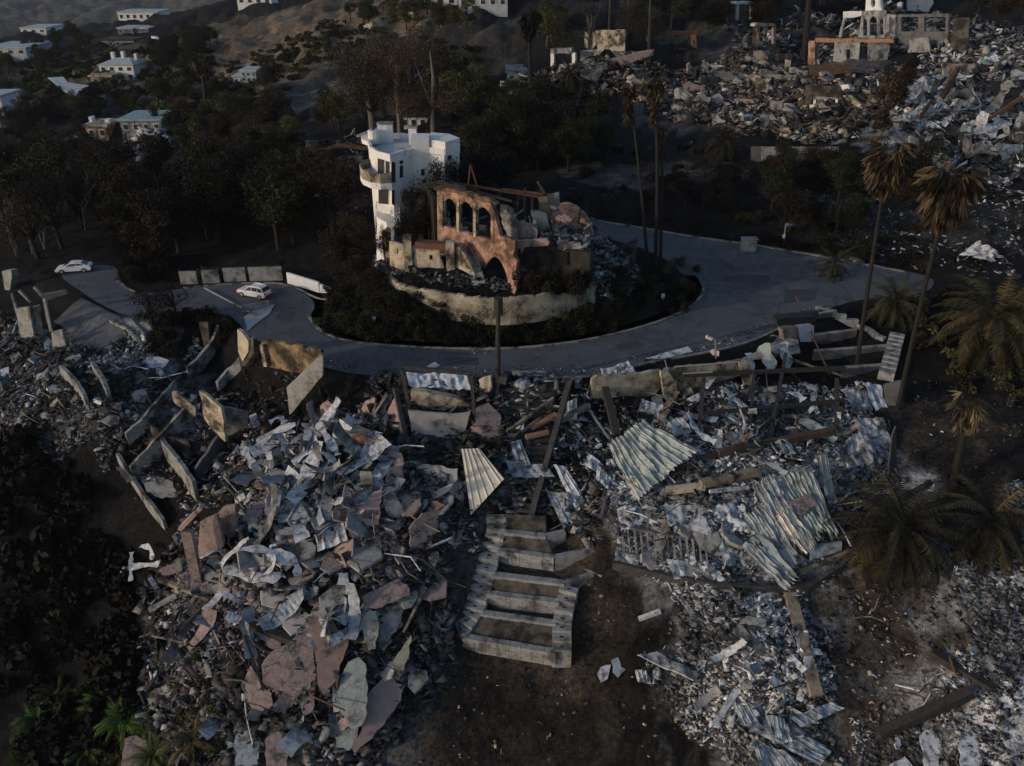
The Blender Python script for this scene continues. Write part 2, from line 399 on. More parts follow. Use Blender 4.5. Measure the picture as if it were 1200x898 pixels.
def build_ground():
    ys = np.concatenate([np.arange(-60, 30, 3.0), np.arange(30, 96, .42), np.arange(96, 150, .8), np.geomspace(150, 4200, 170)])
    nx = 420
    t = np.linspace(-1, 1, nx); t = t * (.72 + .28 * t**2)
    X = []; Y = []
    for y in ys:
        half = 78 + max(0, y - 60) * .80
        X.append(t * half); Y.append(np.full(nx, y))
    X = np.array(X); Y = np.array(Y); Z = ground_h(X, Y)
    V = np.stack([X, Y, Z], -1).reshape(-1, 3); ny = len(ys)
    ii = np.arange(ny-1)[:, None]*nx + np.arange(nx-1)[None]
    Fc = np.stack([ii, ii+1, ii+nx+1, ii+nx], -1).reshape(-1, 4)
    me = bpy.data.meshes.new('ground'); me.vertices.add(len(V)); me.vertices.foreach_set('co', V.ravel())
    me.loops.add(Fc.size); me.loops.foreach_set('vertex_index', Fc.ravel()); me.polygons.add(len(Fc))
    me.polygons.foreach_set('loop_start', np.arange(0, Fc.size, 4)); me.update(calc_edges=True)
    me.polygons.foreach_set('use_smooth', np.ones(len(Fc), bool))
    c = np.empty(X.shape + (3,)); c[:] = BURNT
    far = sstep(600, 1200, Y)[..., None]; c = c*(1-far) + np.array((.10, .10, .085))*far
    wx = X + (fbm(X*.12, Y*.12, 3, 50)-.5)*12; wy = Y + (fbm(X*.12, Y*.12, 3, 60)-.5)*12
    for (a, b_, rx, ry, col, s_) in PATCH:
        p = hit(a, b_, base_h); q = ((wx-p.x)/rx)**2 + ((wy-p.y)/ry)**2
        k = (1 - sstep(.75, 1.15, q + (fbm(X*.7, Y*.7, 4, 91)-.5)*1.3)) * s_
        k = k * (.55 + .45*sstep(.35, .6, fbm(X*.5, Y*.5, 3, 77)))
        c = c*(1-k[..., None]) + np.array(col)*k[..., None]
    ca = me.color_attributes.new('col', 'FLOAT_COLOR', 'POINT')
    ca.data.foreach_set('color', np.concatenate([c, np.ones(X.shape+(1,))], -1).ravel())
    m = bpy.data.materials.new('soil'); m.use_nodes = True; N = m.node_tree; L = N.links; b = N.nodes['Principled BSDF']
    b.inputs['Roughness'].default_value = .95; b.inputs['Specular IOR Level'].default_value = .15
    at = N.nodes.new('ShaderNodeAttribute'); at.attribute_name = 'col'; geo = N.nodes.new('ShaderNodeNewGeometry')
    def noise(s, d, r):
        n = N.nodes.new('ShaderNodeTexNoise'); n.inputs['Scale'].default_value = s; n.inputs['Detail'].default_value = d; n.inputs['Roughness'].default_value = r
        L.new(geo.outputs['Position'], n.inputs['Vector']); return n
    def rng(n, a, b_, lo, hi):
        r = N.nodes.new('ShaderNodeMapRange'); r.inputs[1].default_value = a; r.inputs[2].default_value = b_; r.inputs[3].default_value = lo; r.inputs[4].default_value = hi
        L.new(n.outputs['Fac'], r.inputs[0]); return r
    def mul(a, b_):
        x = N.nodes.new('ShaderNodeVectorMath'); x.operation = 'MULTIPLY'; L.new(a, x.inputs[0]); L.new(b_, x.inputs[1]); return x.outputs[0]
    o = mul(at.outputs['Color'], rng(noise(.35, 6, .7), .35, .65, .55, 1.4).outputs[0])
    o = mul(o, rng(noise(2.6, 8, .8), .38, .62, .25, 1.7).outputs[0])
    o = mul(o, rng(noise(.06, 7, .75), .38, .62, .45, 1.4).outputs[0])
    L.new(o, b.inputs['Base Color'])
    bp = N.nodes.new('ShaderNodeBump'); bp.inputs['Strength'].default_value = .7; bp.inputs['Distance'].default_value = .25
    L.new(noise(2.5, 8, .75).outputs['Fac'], bp.inputs['Height']); L.new(bp.outputs[0], b.inputs['Normal'])
    me.materials.append(m)
    g = bpy.data.objects.new('ground', me); COL.objects.link(g); tag(g, kind='structure')
build_ground()

# road: one sheet 6 cm above the earth, kerb as a real step
asphalt = mat('asphalt', (.105,.112,.125), (.078,.083,.094), scale=.12, rough=.8, bump=.15, bscale=30, edge=(.115,.12,.13), spec=.3, stain=.22, stain_c=(.066,.070,.077), sscale=.12, cracks=(.20,.018,.5))
kerb_m = mat('kerb_concrete', (.34,.32,.28), (.2,.19,.17), scale=1.5, stain=.25, bump=.3)
def sheet(poly, zf, name, m, step=3.0):
    bm = bmesh.new(); vs_ = [bm.verts.new((p[0], p[1], 0)) for p in poly]; bm.faces.new(vs_)
    bmesh.ops.triangulate(bm, faces=bm.faces[:])
    xs = [p[0] for p in poly]; ys = [p[1] for p in poly]
    for y in np.arange(min(ys)+step, max(ys), step):
        bmesh.ops.bisect_plane(bm, geom=bm.verts[:]+bm.edges[:]+bm.faces[:], plane_co=(0,y,0), plane_no=(0,1,0))
    for x in np.arange(min(xs)+step, max(xs), step):
        bmesh.ops.bisect_plane(bm, geom=bm.verts[:]+bm.edges[:]+bm.faces[:], plane_co=(x,0,0), plane_no=(1,0,0))
    for v in bm.verts: v.co.z = float(zf(v.co.x, v.co.y))
    bmesh.ops.recalc_face_normals(bm, faces=bm.faces[:])
    if sum(f.normal.z for f in bm.faces) < 0: bmesh.ops.reverse_faces(bm, faces=bm.faces[:])
    me = bpy.data.meshes.new(name); bm.to_mesh(me); bm.free(); me.materials.append(m)
    o = bpy.data.objects.new(name, me); COL.objects.link(o); return o
tag(sheet([(p.x, p.y) for p in ROAD], lambda x, y: float(road_h(x, y)) + .01, 'road', asphalt), kind='structure')
for i, q in enumerate([[(520,420),(560,419),(562,428),(519,429)],[(850,318),(905,322),(898,336),(846,330)],[(720,405),(748,399),(756,405),(726,412)],[(330,362),(348,366),(342,378),(322,373)],[(920,340),(960,338),(955,352),(918,356)]]):
    tag(sheet([tuple(hit(*p_, road_h).xy) for p_ in q], lambda x, y: float(road_h(x, y)) + .016, 'road_patch', mat('asphalt_patch', (.062,.066,.073), (.05,.053,.058), scale=.5, rough=.8, bump=.15, bscale=30), 1.5), kind='structure')
def kerb(px, name='kerb', w_=.32, h_=.14, seed=1):
    r = random.Random(seed)
    pts = [hit(a, b_, road_h) for a, b_ in px]
    for _ in range(2):
        q = [pts[0]]
        for i in range(len(pts)-1): q += [pts[i].lerp(pts[i+1], .25), pts[i].lerp(pts[i+1], .75)]
        pts = q + [pts[-1]]
    m = MB(); prev = None
    q = []
    for i, p in enumerate(pts):
        d = pts[min(i+1, len(pts)-1)] - pts[max(i-1, 0)]; d.z = 0; d.normalize(); nn = Vector((-d.y, d.x, 0))
        z = float(road_h(p.x, p.y))
        for s_, zz in ((-.5, -.1), (-.5, h_), (.5, h_), (.5, -.1)):
            q.append((p.x + nn.x*w_*s_, p.y + nn.y*w_*s_, z + zz + (r.uniform(-.015, .015) if zz > 0 else 0)))
    fs = [(i*4+j, i*4+j+1, i*4+5+j, i*4+4+j) for i in range(len(pts)-1) for j in range(3)] + [(0,1,2,3), tuple(len(q)-4+k for k in (3,2,1,0))]
    m.add(q, fs)
    tag(m.obj(name, kerb_m, loc=pts[0]), kind='structure')
kerb([(363,372),(371,385),(393,397),(430,404),(500,408),(575,410),(640,406),(700,397),(760,382),(800,366),(819,353),(825,338)])
kerb([(385,352),(370,350),(350,339),(325,331),(270,333),(215,338)], w_=.28)
kerb([(690,256),(710,261),(750,267),(800,276),(850,283),(900,290),(960,300),(1010,309),(1060,319)], w_=.5)
kerb([(640,444),(700,441),(760,425),(860,408),(905,390),(960,364)], w_=.25)
kerb([(138,330),(150,339),(166,346)], w_=.3)
# ------------------------------------------------------------------ materials for built things
white_st = mat('white_stucco', (.76,.75,.73), (.66,.65,.63), scale=.6, stain=.06, stain_c=(.3,.28,.26), bump=.1)
roof_white = mat('white_roof', (.46,.50,.52), (.36,.40,.42), scale=.5, stain=.1, stain_c=(.2,.2,.2))
cream = mat('cream_stucco', (.52,.45,.34), (.38,.33,.25), scale=.8, stain=.32, stain_c=(.05,.04,.03), sscale=.45, cracks=(.7,.025,.55))
cream2 = mat('cream_retaining', (.44,.40,.31), (.28,.25,.20), scale=.5, stain=.42, stain_c=(.06,.05,.035), sscale=.3, edge=(.3,.26,.19), cracks=(.5,.02,.5))
pink_st = mat('pink_stucco', (.52,.30,.22), (.36,.22,.16), scale=.8, stain=.42, stain_c=(.10,.06,.04), sscale=.5, cracks=(.7,.025,.55))
pinkw = mat('pale_pink_stucco', (.42,.30,.27), (.32,.23,.20), scale=.8, stain=.2, stain_c=(.08,.07,.065), sscale=.7, cracks=(.7,.025,.55))
pinkd = mat('dull_mauve_stucco', (.27,.20,.19), (.20,.15,.145), scale=.7, stain=.22, stain_c=(.07,.065,.065), sscale=.6, edge=(.33,.29,.28), cracks=(.7,.025,.55))
greyst = mat('grey_stucco', (.32,.32,.32), (.2,.2,.2), scale=.7, stain=.3, stain_c=(.05,.05,.05), cracks=(.7,.025,.55))
greenst = mat('grey_green_stucco', (.25,.28,.27), (.2,.23,.22), scale=.7, stain=.25, stain_c=(.08,.08,.08), edge=(.34,.37,.37), cracks=(.7,.025,.55))
conc = mat('concrete', (.36,.355,.345), (.25,.248,.24), scale=1.5, stain=.25, stain_c=(.10,.095,.085), bump=.4, cracks=(.5,.02,.5))
conc_d = mat('grey_concrete', (.13,.13,.135), (.09,.09,.095), scale=1., stain=.25, stain_c=(.06,.06,.06), bump=.4)
metal_w = mat('pale_sheet_metal', (.60,.62,.66), (.38,.41,.45), scale=2., rough=.55, stain=.25, stain_c=(.13,.13,.13), sscale=1.5, spec=.5)
metal_b = mat('blue_grey_sheet_metal', (.33,.38,.43), (.22,.26,.31), scale=1.6, rough=.55, stain=.3, stain_c=(.12,.13,.14), sscale=1.5, spec=.5)
metal_g = mat('pale_green_metal', (.44,.48,.43), (.30,.34,.34), scale=.5, rough=.6, stain=.22, stain_c=(.16,.18,.17), sscale=.9, spec=.4, edge=(.3,.34,.34))
metal_c = mat('cream_corrugated_metal', (.66,.60,.47), (.52,.50,.44), scale=.4, rough=.6, stain=.12, stain_c=(.3,.22,.1), sscale=.6, spec=.4)
char = mat('charred_wood', (.022,.020,.020), (.045,.042,.040), scale=3., rough=.8, bump=.5)
char_s = mat('charred_steel', (.03,.03,.032), (.07,.068,.066), scale=2., rough=.6, bump=.3)
rust = mat('rusty_steel', (.13,.07,.045), (.06,.038,.028), scale=1.5, rough=.8, bump=.3)
wood = mat('weathered_wood', (.30,.25,.19), (.18,.15,.11), scale=2., stain=.3, bump=.4)
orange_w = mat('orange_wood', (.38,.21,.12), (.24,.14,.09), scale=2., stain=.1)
dark = mat('opening_shade', (.012,.011,.010), (.018,.017,.015), bump=0)  # near-black colour stands in for shade inside openings and slots
glass = mat('dark_glass', (.03,.033,.036), (.05,.05,.055), rough=.15, bump=0, spec=.6)
brown_r = mat('brown_roof_tile', (.16,.075,.05), (.10,.05,.035), scale=2, bump=.5)
tarp_m = mat('pale_blue_grey_tarp', (.50,.54,.62), (.40,.43,.50), scale=1.2, stain=.12, stain_c=(.2,.2,.22), bump=.6, bscale=2.)
soot_w = mat('sooty_wall', (.14,.12,.095), (.07,.06,.05), scale=.7, stain=.4)
paintw = mat('car_white_paint', (.78,.78,.78), (.76,.76,.76), rough=.25, bump=0, spec=.6)
rubber = mat('tyre_rubber', (.02,.02,.02), (.025,.025,.025), rough=.8, bump=0)
red_p = mat('red_plastic', (.35,.05,.03), (.3,.05,.03), rough=.4, bump=0)
steel_p = mat('pale_steel', (.5,.5,.5), (.42,.42,.42), rough=.4, metal=.6, bump=0)
ochre_st = mat('ochre_stained_wall', (.34,.24,.13), (.025,.02,.017), scale=.5, stain=.25)
debris_m = mat('debris', (1,1,1), (.5,.5,.5), scale=3.5, rough=.9, bump=.5, bscale=12, attr=True, stain=.12, sscale=1.6)
leaf_m = mat('leaves', (1,1,1), (.65,.65,.65), scale=1.5, rough=.85, bump=0, attr=True, spec=.15)
bark_m = mat('scorched_bark', (.022,.019,.016), (.012,.011,.010), scale=2, bump=.5)
palebark = mat('pale_bark', (.16,.135,.11), (.09,.08,.07), scale=3, bump=.4)

# ------------------------------------------------------------------ helpers for walls, slabs, beams
def wall_px(name, label, cat, b0, b1, outline, m, thick=.3, holes=(), rough=.0, group=None, z=None, parent=None, step=.6, seed=1, nudge=0., lab=None):
    o, n = wall_dir(b0, b1, z)
    if n.dot(ray(600,449)) > 0: n = -n
    o = o + n * nudge
    mb = plate(MB(), outline, o, n, thick, holes, rough, step, seed)
    ob = mb.obj(name, m, parent)
    if parent is None: tag(ob, label, cat, group)
    elif lab: ob['label'] = lab
    return ob
def slab_px(name, label, cat, outline, m, n=(0,-.5,.86), lift=.4, thick=.26, rough=.13, step=.45, seed=1, group=None, at=None, curl=0., parent=None, y=None):
    cx = sum(p[0] for p in outline)/len(outline); cy_ = sum(p[1] for p in outline)/len(outline)
    if y is not None: o = PY(cx, cy_, y)
    else: o = P(*(at or (cx, cy_)), lift)
    mb = plate(MB(), outline, o, n, thick, (), rough, step, seed, curl)
    ob = mb.obj(name, m, parent)
    if parent is None: tag(ob, label, cat, group)
    return ob
def beam_px(name, label, cat, a, b, w_, m, la=.5, lb=.5, h=None, group=None, mb=None, parent=None):
    """a bar from the ground point under pixel a, raised la, to that of b, raised lb"""
    A_ = P(*a, la); B_ = P(*b, lb); own = mb is None; mb = mb or MB(); mb.bar(A_, B_, w_, h or w_)
    if own:
        ob = mb.obj(name, m, parent)
        if parent is None: tag(ob, label, cat, group)
        return ob
def line_up(base, top_px, w_=None):
    """a point straight above / at the depth of a base point, seen at pixel top_px"""
    d = ray(*top_px); t = base.y / d.y; return CAM + d*t
def sheet_px(name, label, cat, quad, m, n=(0,-.5,.86), lift=.5, waves=10, amp=.10, thick=.03, along='u', nu=72, nv=14, sag=0., curl=0., crumple=0., seed=1, group=None, at=None, parent=None, ragged=0., splay=0.):
    """a ribbed metal sheet on a tilted plane: quad = 4 pixels (u0v0, u1v0, u1v1, u0v1)"""
    n = Vector(n).normalized(); cx = sum(p[0] for p in quad)/4; cy_ = sum(p[1] for p in quad)/4
    o = P(*(at or (cx, cy_)), lift)
    if n.dot(ray(600,449)) > 0: n = -n
    nu = max(nu, int(waves*8)) if waves > 2 else nu
    Q = []
    for p in quad:
        d = ray(*p); t = (o-CAM).dot(n)/d.dot(n); Q.append(CAM + d*t)
    V = []; r = random.Random(seed); off = r.uniform(0, 50)
    rg = [r.uniform(0, ragged) for _ in range(nu+1)]; rg2 = [r.uniform(0, ragged) for _ in range(nu+1)]
    for i in range(nu+1):
        for j in range(nv+1):
            u = i/nu; v = j/nv
            v2 = rg[i] + v*(1-rg[i]-rg2[i]) if ragged else v
            p = Q[0].lerp(Q[1], u).lerp(Q[3].lerp(Q[2], u), v2)
            ph = (u if along == 'u' else v)*waves*2*math.pi
            fr = (ph/(2*math.pi)) % 1.0; h = amp*max(0, 1-abs(fr-.5)/.16) + sag*(4*(u-.5)**2 + 0) + curl*(v-.5)**2*4
            if crumple: h += crumple*(float(vnoise(p.x*.9+off, p.y*.9)) - .5)*2 + crumple*.6*(float(vnoise(p.x*2.3+off, p.y*2.3)) - .5)*2
            V.append(p + n*h)
    W = nv+1; k = len(V)
    fs = [(i*W+j, (i+1)*W+j, (i+1)*W+j+1, i*W+j+1) for i in range(nu) for j in range(nv)]
    V2 = [p - n*thick for p in V]
    fs2 = [tuple(q+k for q in f[::-1]) for f in fs]
    ed = [i*W for i in range(nu+1)] + [nu*W+j for j in range(1, nv+1)] + [i*W+nv for i in range(nu-1, -1, -1)] + [j for j in range(nv-1, 0, -1)]
    side = [(ed[i], ed[(i+1) % len(ed)], ed[(i+1) % len(ed)]+k, ed[i]+k) for i in range(len(ed))]
    mb = MB().add(V + V2, fs + fs2 + side)
    ob = mb.obj(name, m, parent)
    if parent is None: tag(ob, label, cat, group)
    return ob
def circ(cx, cy_, rx, ry, n=14, a0=0, a1=360):
    return [(cx + rx*math.cos(R(a0 + (a1-a0)*i/(n if a1-a0 >= 360 else n-1))), cy_ - ry*math.sin(R(a0 + (a1-a0)*i/(n if a1-a0 >= 360 else n-1)))) for i in range(n)]
# ------------------------------------------------------------------ the white villa that still stands
def white_house():
    Zr = 17.5
    FP = [(431,165),(434,172),(441,177),(457,181),(465,179),(483,174),(503,173),(520,175),(538,171),(512,159),(470,156),(432,158)]
    foot = [PZ(a, b, Zr).xy for a, b in FP]
    c = sum((Vector(p) for p in foot), Vector((0,0))) / len(foot)
    t = thing('white_villa', 'white stucco villa with curved balcony standing intact behind the ruined arcade', 'house', (c.x, c.y, 3))
    wm = MB(); wm.prism(foot, 1.5, Zr-.9)
    walls = wm.obj('wall', white_st, t)
    rf = MB(); rf.prism([Vector(p).lerp(c, .03) for p in foot], Zr-.9, Zr-.75)
    rf.obj('roof', roof_white, t)
    pr = MB(); pr.ring([c + (Vector(p)-c)*1.012 for p in foot], .35, Zr-.93, Zr)
    pr.obj('parapet', white_st, t)
    # overhanging eave to the left, stepped roof blocks and chimneys
    e = MB(); e.prism([PZ(a, b, Zr).xy for a, b in [(423,160),(424,164),(432,167),(440,162),(436,157)]], Zr-.5, Zr+.1); e.obj('eave', white_st, t)
    b = MB(); b.prism([PZ(a, b_, Zr).xy for a, b_ in [(505,163),(527,165),(539,170),(522,175),(503,172)]], Zr-.7, Zr+.9); b.obj('stair_head', white_st, t)
    b2 = MB(); b2.prism([PZ(a, b_, Zr).xy for a, b_ in [(482,174),(503,173),(504,168),(484,168)]], Zr-.5, Zr+1.3); b2.obj('stair_tower', white_st, t)
    for (x0, x1, py, h) in ((443,460,161,1.7),(479,488,163,1.4)):
        a = PZ(x0, py, Zr); q = PZ(x1, py, Zr)
        m = MB(); m.prism([(a.x,a.y),(q.x,q.y),(q.x,q.y+1.2),(a.x,a.y+1.2)], Zr-.8, Zr+h)
        ch = m.obj('chimney', white_st, t)
        m = MB(); m.prism([(a.x-.12,a.y-.12),(q.x+.12,q.y-.12),(q.x+.12,q.y+1.32),(a.x-.12,a.y+1.32)], Zr+h, Zr+h+.18); m.obj('chimney_cap', conc, ch)
    a = PZ(438, 163, Zr); m = MB(); m.tube([(a.x,a.y,Zr-.6),(a.x,a.y,Zr+1.2)], .75, 10); st_ = m.obj('stack', white_st, t)
    m = MB(); m.tube([(a.x,a.y,Zr+1.2),(a.x,a.y,Zr+3.0)], .22, 8); m.obj('flue_pipe', char_s, st_)
    # face planes (upright): left-front face, middle face, right face
    def facew(i, j, outline, name, m_, th=.10, off=.06, holes=()):
        A_ = Vector((foot[i].x, foot[i].y, 8)); B_ = Vector((foot[j].x, foot[j].y, 8)); d = (B_-A_).normalized(); n = Vector((d.y, -d.x, 0))
        if n.dot(ray(600,449)) > 0: n = -n
        return plate(MB(), outline, A_ + n*off, n, th, holes).obj(name, m_, t)
    def win(i, j, x0, y0, x1, y1, sl=0.0):
        dy = sl*(x1-x0)
        f = facew(i, j, [(x0,y0),(x1,y0+dy),(x1,y1+dy),(x0,y1)], 'window', white_st, .14, .10)
        A_ = Vector((foot[i].x, foot[i].y, 8)); B_ = Vector((foot[j].x, foot[j].y, 8)); d = (B_-A_).normalized(); n = Vector((d.y, -d.x, 0))
        if n.dot(ray(600,449)) > 0: n = -n
        g = plate(MB(), [(x0+.5,y0+.5),(x1-.5,y0+dy+.5),(x1-.5,y1+dy-.5),(x0+.5,y1-.5)], A_ + n*.13, n, .05); g.obj('pane', glass, f)
    win(2, 3, 442, 185, 450.5, 206, .25); win(2, 3, 451.2, 188, 456.8, 206, .25)
    win(3, 4, 458.3, 189, 464, 214, .2)
    win(4, 5, 468, 188, 473, 193, -.1); win(4, 5, 468, 194, 473, 209, -.1)
    win(2, 3, 443, 220, 455.5, 239, .1); win(3, 4, 459, 222, 463, 240, .2)
    win(5, 6, 493, 198, 498, 206, -.05); win(7, 8, 524, 182, 530, 188, -.1)
    A_ = Vector((foot[4].x, foot[4].y, 8)); B_ = Vector((foot[5].x, foot[5].y, 8)); d = (B_-A_).normalized(); n = Vector((d.y, -d.x, 0))
    if n.dot(ray(600,449)) > 0: n = -n
    plate(MB(), circ(474.5, 233, 3.6, 4), A_ + n*.1, n, .1).obj('round_window', glass, t)
    # pilaster strip
    # balcony with rounded end
    zb = 14.1
    bp = [PZ(a, b_, zb).xy for a, b_ in [(425,199),(422,205),(425,210),(434,214),(446,215.5),(459,214.5),(461,208),(440,196)]]
    m = MB(); m.prism(bp, zb-.75, zb); bal = m.obj('balcony', white_st, t)
    m = MB(); m.ring(bp, .12, zb, zb+1.25); m.obj('balcony_parapet', cream2, bal)
    # middle floor bulk below the balcony and the terrace with its railing
    zt = 9.4
    tp = [PZ(a, b_, zt).xy for a, b_ in [(442,244),(441,254),(453,261),(469,260),(468,244),(450,240)]]
    m = MB(); m.prism(tp, zt-.8, zt); ter = m.obj('terrace', white_st, t)
    m = MB()
    for i in range(len(tp)-2):
        a = tp[i]; b_ = tp[i+1]; m.bar((a.x,a.y,zt+1.0), (b_.x,b_.y,zt+1.2), .09); k = max(2, int((b_-a).length/.35))
        for j in range(k): q = a.lerp(b_, j/k); m.bar((q.x,q.y,zt), (q.x,q.y,zt+1.0), .05)
    m.obj('railing', white_st, ter)
    bb = [PZ(a, b_, 6.2).xy for a, b_ in [(438,288),(452,291),(464,284),(464,268),(442,262)]]
    m = MB(); m.prism(bb, 2.0, 9.2, top=[PZ(a, b_, 9.2).xy for a, b_ in [(442,257),(453,262),(464,261),(464,252),(444,250)]]); m.obj('base_wall', white_st, t)
white_house()
# ------------------------------------------------------------------ the burnt mansion on the spur
def mansion():
    zp = 5.5
    a, n = wall_dir((513,305), (628,340), zp)
    t = thing('burnt_mansion', 'roofless burnt mediterranean villa with pink arcade wall above the curved retaining wall', 'house ruin', (a.x+6, a.y+4, zp))
    # arcade wall: two storeys, four arched openings above, one big arch below
    top = [(512,222),(520,223),(545,229),(560,233),(575,239),(580,250),(582,262),(586,277),(596,279),(603,283),(604,291),(601,299),(606,306),(604,318),(608,326),(603,346),(575,336),(545,322),(513,308)]
    def arch(x0, x1, yt, yb, sl=.32):
        w_ = x1-x0; out = [(x0, yb)]
        for k in range(9):
            u = k/8; out.append((x0+w_*u, yt + w_*.42*(1-math.sin(math.pi*u)) + sl*w_*u))
        out.append((x1, yb + w_*sl)); return out[::-1]
    holes = [arch(519.5,534.5,231,265,.25), arch(538.5,554,235,271,.25), arch(558,575,241,277,.25)]
    hb = [(566,333)] + [(566+29*k/10, 322 - 24*math.sin(math.pi*k/10)**.8 + k*.6) for k in range(11)] + [(595,342)]
    plate(MB(), top, a, n, .55, holes + [hb]).obj('arcade_wall', pink_st, t)
    # columns framing the openings, proud of the wall
    nn = n if n.dot(ray(600,449)) < 0 else -n
    for (x, y0, y1) in ((517.5,228,268),(536.5,233,272),(556,238,278),(577,250,284)):
        plate(MB(), [(x-1.3,y0),(x+1.3,y0+.6),(x+1.3,y1+.6),(x-1.3,y1)], a + nn*.12, n, .5).obj('column', cream if x < 570 else pink_st, t)
    # dark room behind the big arch
    # cornice / roof remains over the arcade
    plate(MB(), [(508,219),(513,219),(545,225),(575,234),(582,239),(581,241),(560,235),(530,226),(508,222)], a + nn*.1, n, .6, rough=.12).obj('cornice', mat('scorched_cornice',(.20,.12,.075),(.10,.07,.05),stain=.35), t)
    # side wall left of the arcade, in depth, near-black to stand for shaded openings
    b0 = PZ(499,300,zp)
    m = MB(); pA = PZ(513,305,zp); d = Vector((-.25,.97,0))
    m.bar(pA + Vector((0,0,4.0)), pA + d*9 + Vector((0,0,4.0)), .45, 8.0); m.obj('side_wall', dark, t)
    for (x, y0, y1) in ((503,224,282),(508,226,270)):
        plate(MB(), [(x-1.3,y0),(x+1.3,y0),(x+1.3,y1),(x-1.3,y1)], PZ(x,300,zp) + Vector((0,1.5,0)), (0,-1,0), .4).obj('post', rust, t)
    # rear walls, standing bits
    r0, rn = PZ(560,286,zp), Vector((-.5,-.86,0))
    plate(MB(), [(488,222),(500,214),(520,212),(545,219),(547,226),(520,222),(500,226),(497,282),(486,282)], PZ(500,290,zp), (-.2,-1,0), .4, rough=.2).obj('rear_wall', mat('black_soot_wall',(.05,.045,.04),(.025,.023,.02)), t)
    m = MB()
    y0 = a.y + 6
    for p, q in (((515,212),(640,232)), ((520,216),(560,222)), ((545,221),(600,236)), ((588,222),(650,229)), ((630,213),(640,230))):
        m.bar(PY(*p, y0), PY(*q, y0), .28)
    m.obj('roof_beam', rust, t)
    for p, q in (((548,222),(551,192)), ((551,192),(560,222))):
        MB().bar(PY(*p, y0), PY(*q, y0), .2).obj('pole', rust, t)
    for x, ya, yb in ((572,232,275),(606,222,262),(614,220,258),(632,222,266),(623,226,250)):
        MB().bar(PY(x, yb, y0+1), PY(x+1, ya, y0+1), .32).obj('post', char, t)
    # pale broken chimney wall at the back right and rubble walls inside
    plate(MB(), [(642,229),(655,226),(656,241),(650,252),(640,262),(636,270),(630,266),(640,250)], PZ(640,290,zp)+Vector((0,5,0)), (-.1,-1,0), .4).obj('chimney_breast', greyst, t)
    # round pink gable: curved wall
    def gable():
        o_ = PZ(665,300,zp) + Vector((0,3.5,0))
        g = plate(MB(), [(646,262),(648,250),(654,242),(664,239),(674,243),(684,252),(691,263),(694,273),(692,282),(684,284),(679,276),(668,270),(655,268)], o_, (-.35,-.93,0), .7, rough=.08).obj('round_gable', pinkw, t)
        plate(MB(), [(655,240),(664,239),(674,243),(684,252),(692,265),(693,280),(686,281),(681,264),(672,251),(662,245)], o_ + Vector((-.35,-.93,0))*.25, (-.35,-.93,0), .9).obj('gable_rim', pink_st, t)
    gable()
    plate(MB(), [(644,268),(670,274),(672,280),(645,273)], PZ(655,305,zp)+Vector((0,3,0)), (0,-1,0), .5).obj('balcony_slab', greyst, t)
    plate(MB(), [(606,283),(640,280),(644,284),(642,288),(615,290),(606,306),(603,300)], PZ(620,330,zp)+Vector((0,1.5,0)), (-.2,-1,0), .5, rough=.06).obj('parapet_fragment', pinkw, t)
    plate(MB(), [(641,282),(655,275),(664,277),(664,284),(650,288),(643,287)], PZ(650,315,zp)+Vector((0,1,0)), (0,-.8,.5), .3).obj('terrace_slab', greyst, t)
    # low outbuilding in front: cream walls with pilasters, door and small windows
    z1 = 5.3
    o1, n1 = wall_dir((457,312), (478,318), z1)
    plate(MB(), [(456,283),(462,284),(478,290),(479,318),(470,316),(457,311)], o1, n1, .4, [[(465,292),(465,297),(467,298),(467,292)]]).obj('front_wall', cream, t)
    o2, n2 = wall_dir((478,318), (530,322), z1)
    plate(MB(), [(478,288),(527,293),(532,290),(532,322),(518,321),(500,320),(480,318)], o2, n2, .4,
          [[(503,299),(503,305),(507,305),(507,299)], [(515,299),(515,321),(523,321),(523,299)]]).obj('front_wall', cream, t)
    nn2 = n2 if n2.dot(ray(600,449)) < 0 else -n2
    plate(MB(), [(486,284),(528,287),(528,294),(486,291)], o2 + nn2*.25, n2, 1.2).obj('lean_to_roof', brown_r, t)
    for x, ya, yb in ((480,276,317),(529,283,322),(455,272,300)):
        bse = PZ(x, yb, z1) - Vector((0,.3,0))
        m = MB(); tp = line_up(bse, (x, ya)); m.bar(bse, (bse.x, bse.y, tp.z), 1.0); m.obj('pilaster', cream, t)
    # outer stair and its wall
    o3, n3 = wall_dir((534,323), (560,330), z1)
    plate(MB(), [(533,290),(538,290),(546,300),(552,312),(556,322),(556,329),(548,327),(534,322)], o3, n3, .4, rough=.1).obj('stair_wall', cream, t)
    m = MB(); sa = PZ(561,330,z1) + Vector((0,-.2,0)); sb = PZ(541,300,zp); sb = Vector((sb.x, sb.y, zp+4.2)); sa0 = sa
    for k in range(14):
        p = sa.lerp(Vector((sb.x, sb.y, sa.z)), k/14); h = (k+1)*.3
        m.box((p.x, p.y, sa.z + h/2), 1.6, .9, h)
    m.obj('stair', conc, t)
    m = MB(); m.bar(PY(545,281,sa.y+.3), PY(564,313,sa.y), .1); m.bar(PY(545,281,sa.y+.3), PY(545,292,sa.y+.3), .08); m.obj('stair_rail', rust, t)
    zf = 9.0
    fl = [PZ(x_, y_, zf).xy for x_, y_ in [(607,292),(640,289),(668,292),(692,298),(696,278),(660,262),(610,262)]]
    m = MB(); m.prism(fl, 4.5, zf); m.obj('lower_storey', mat('sooty_masonry',(.11,.085,.06),(.02,.018,.016),scale=.5,stain=.6,cracks=(.8,.05,.7)), t)
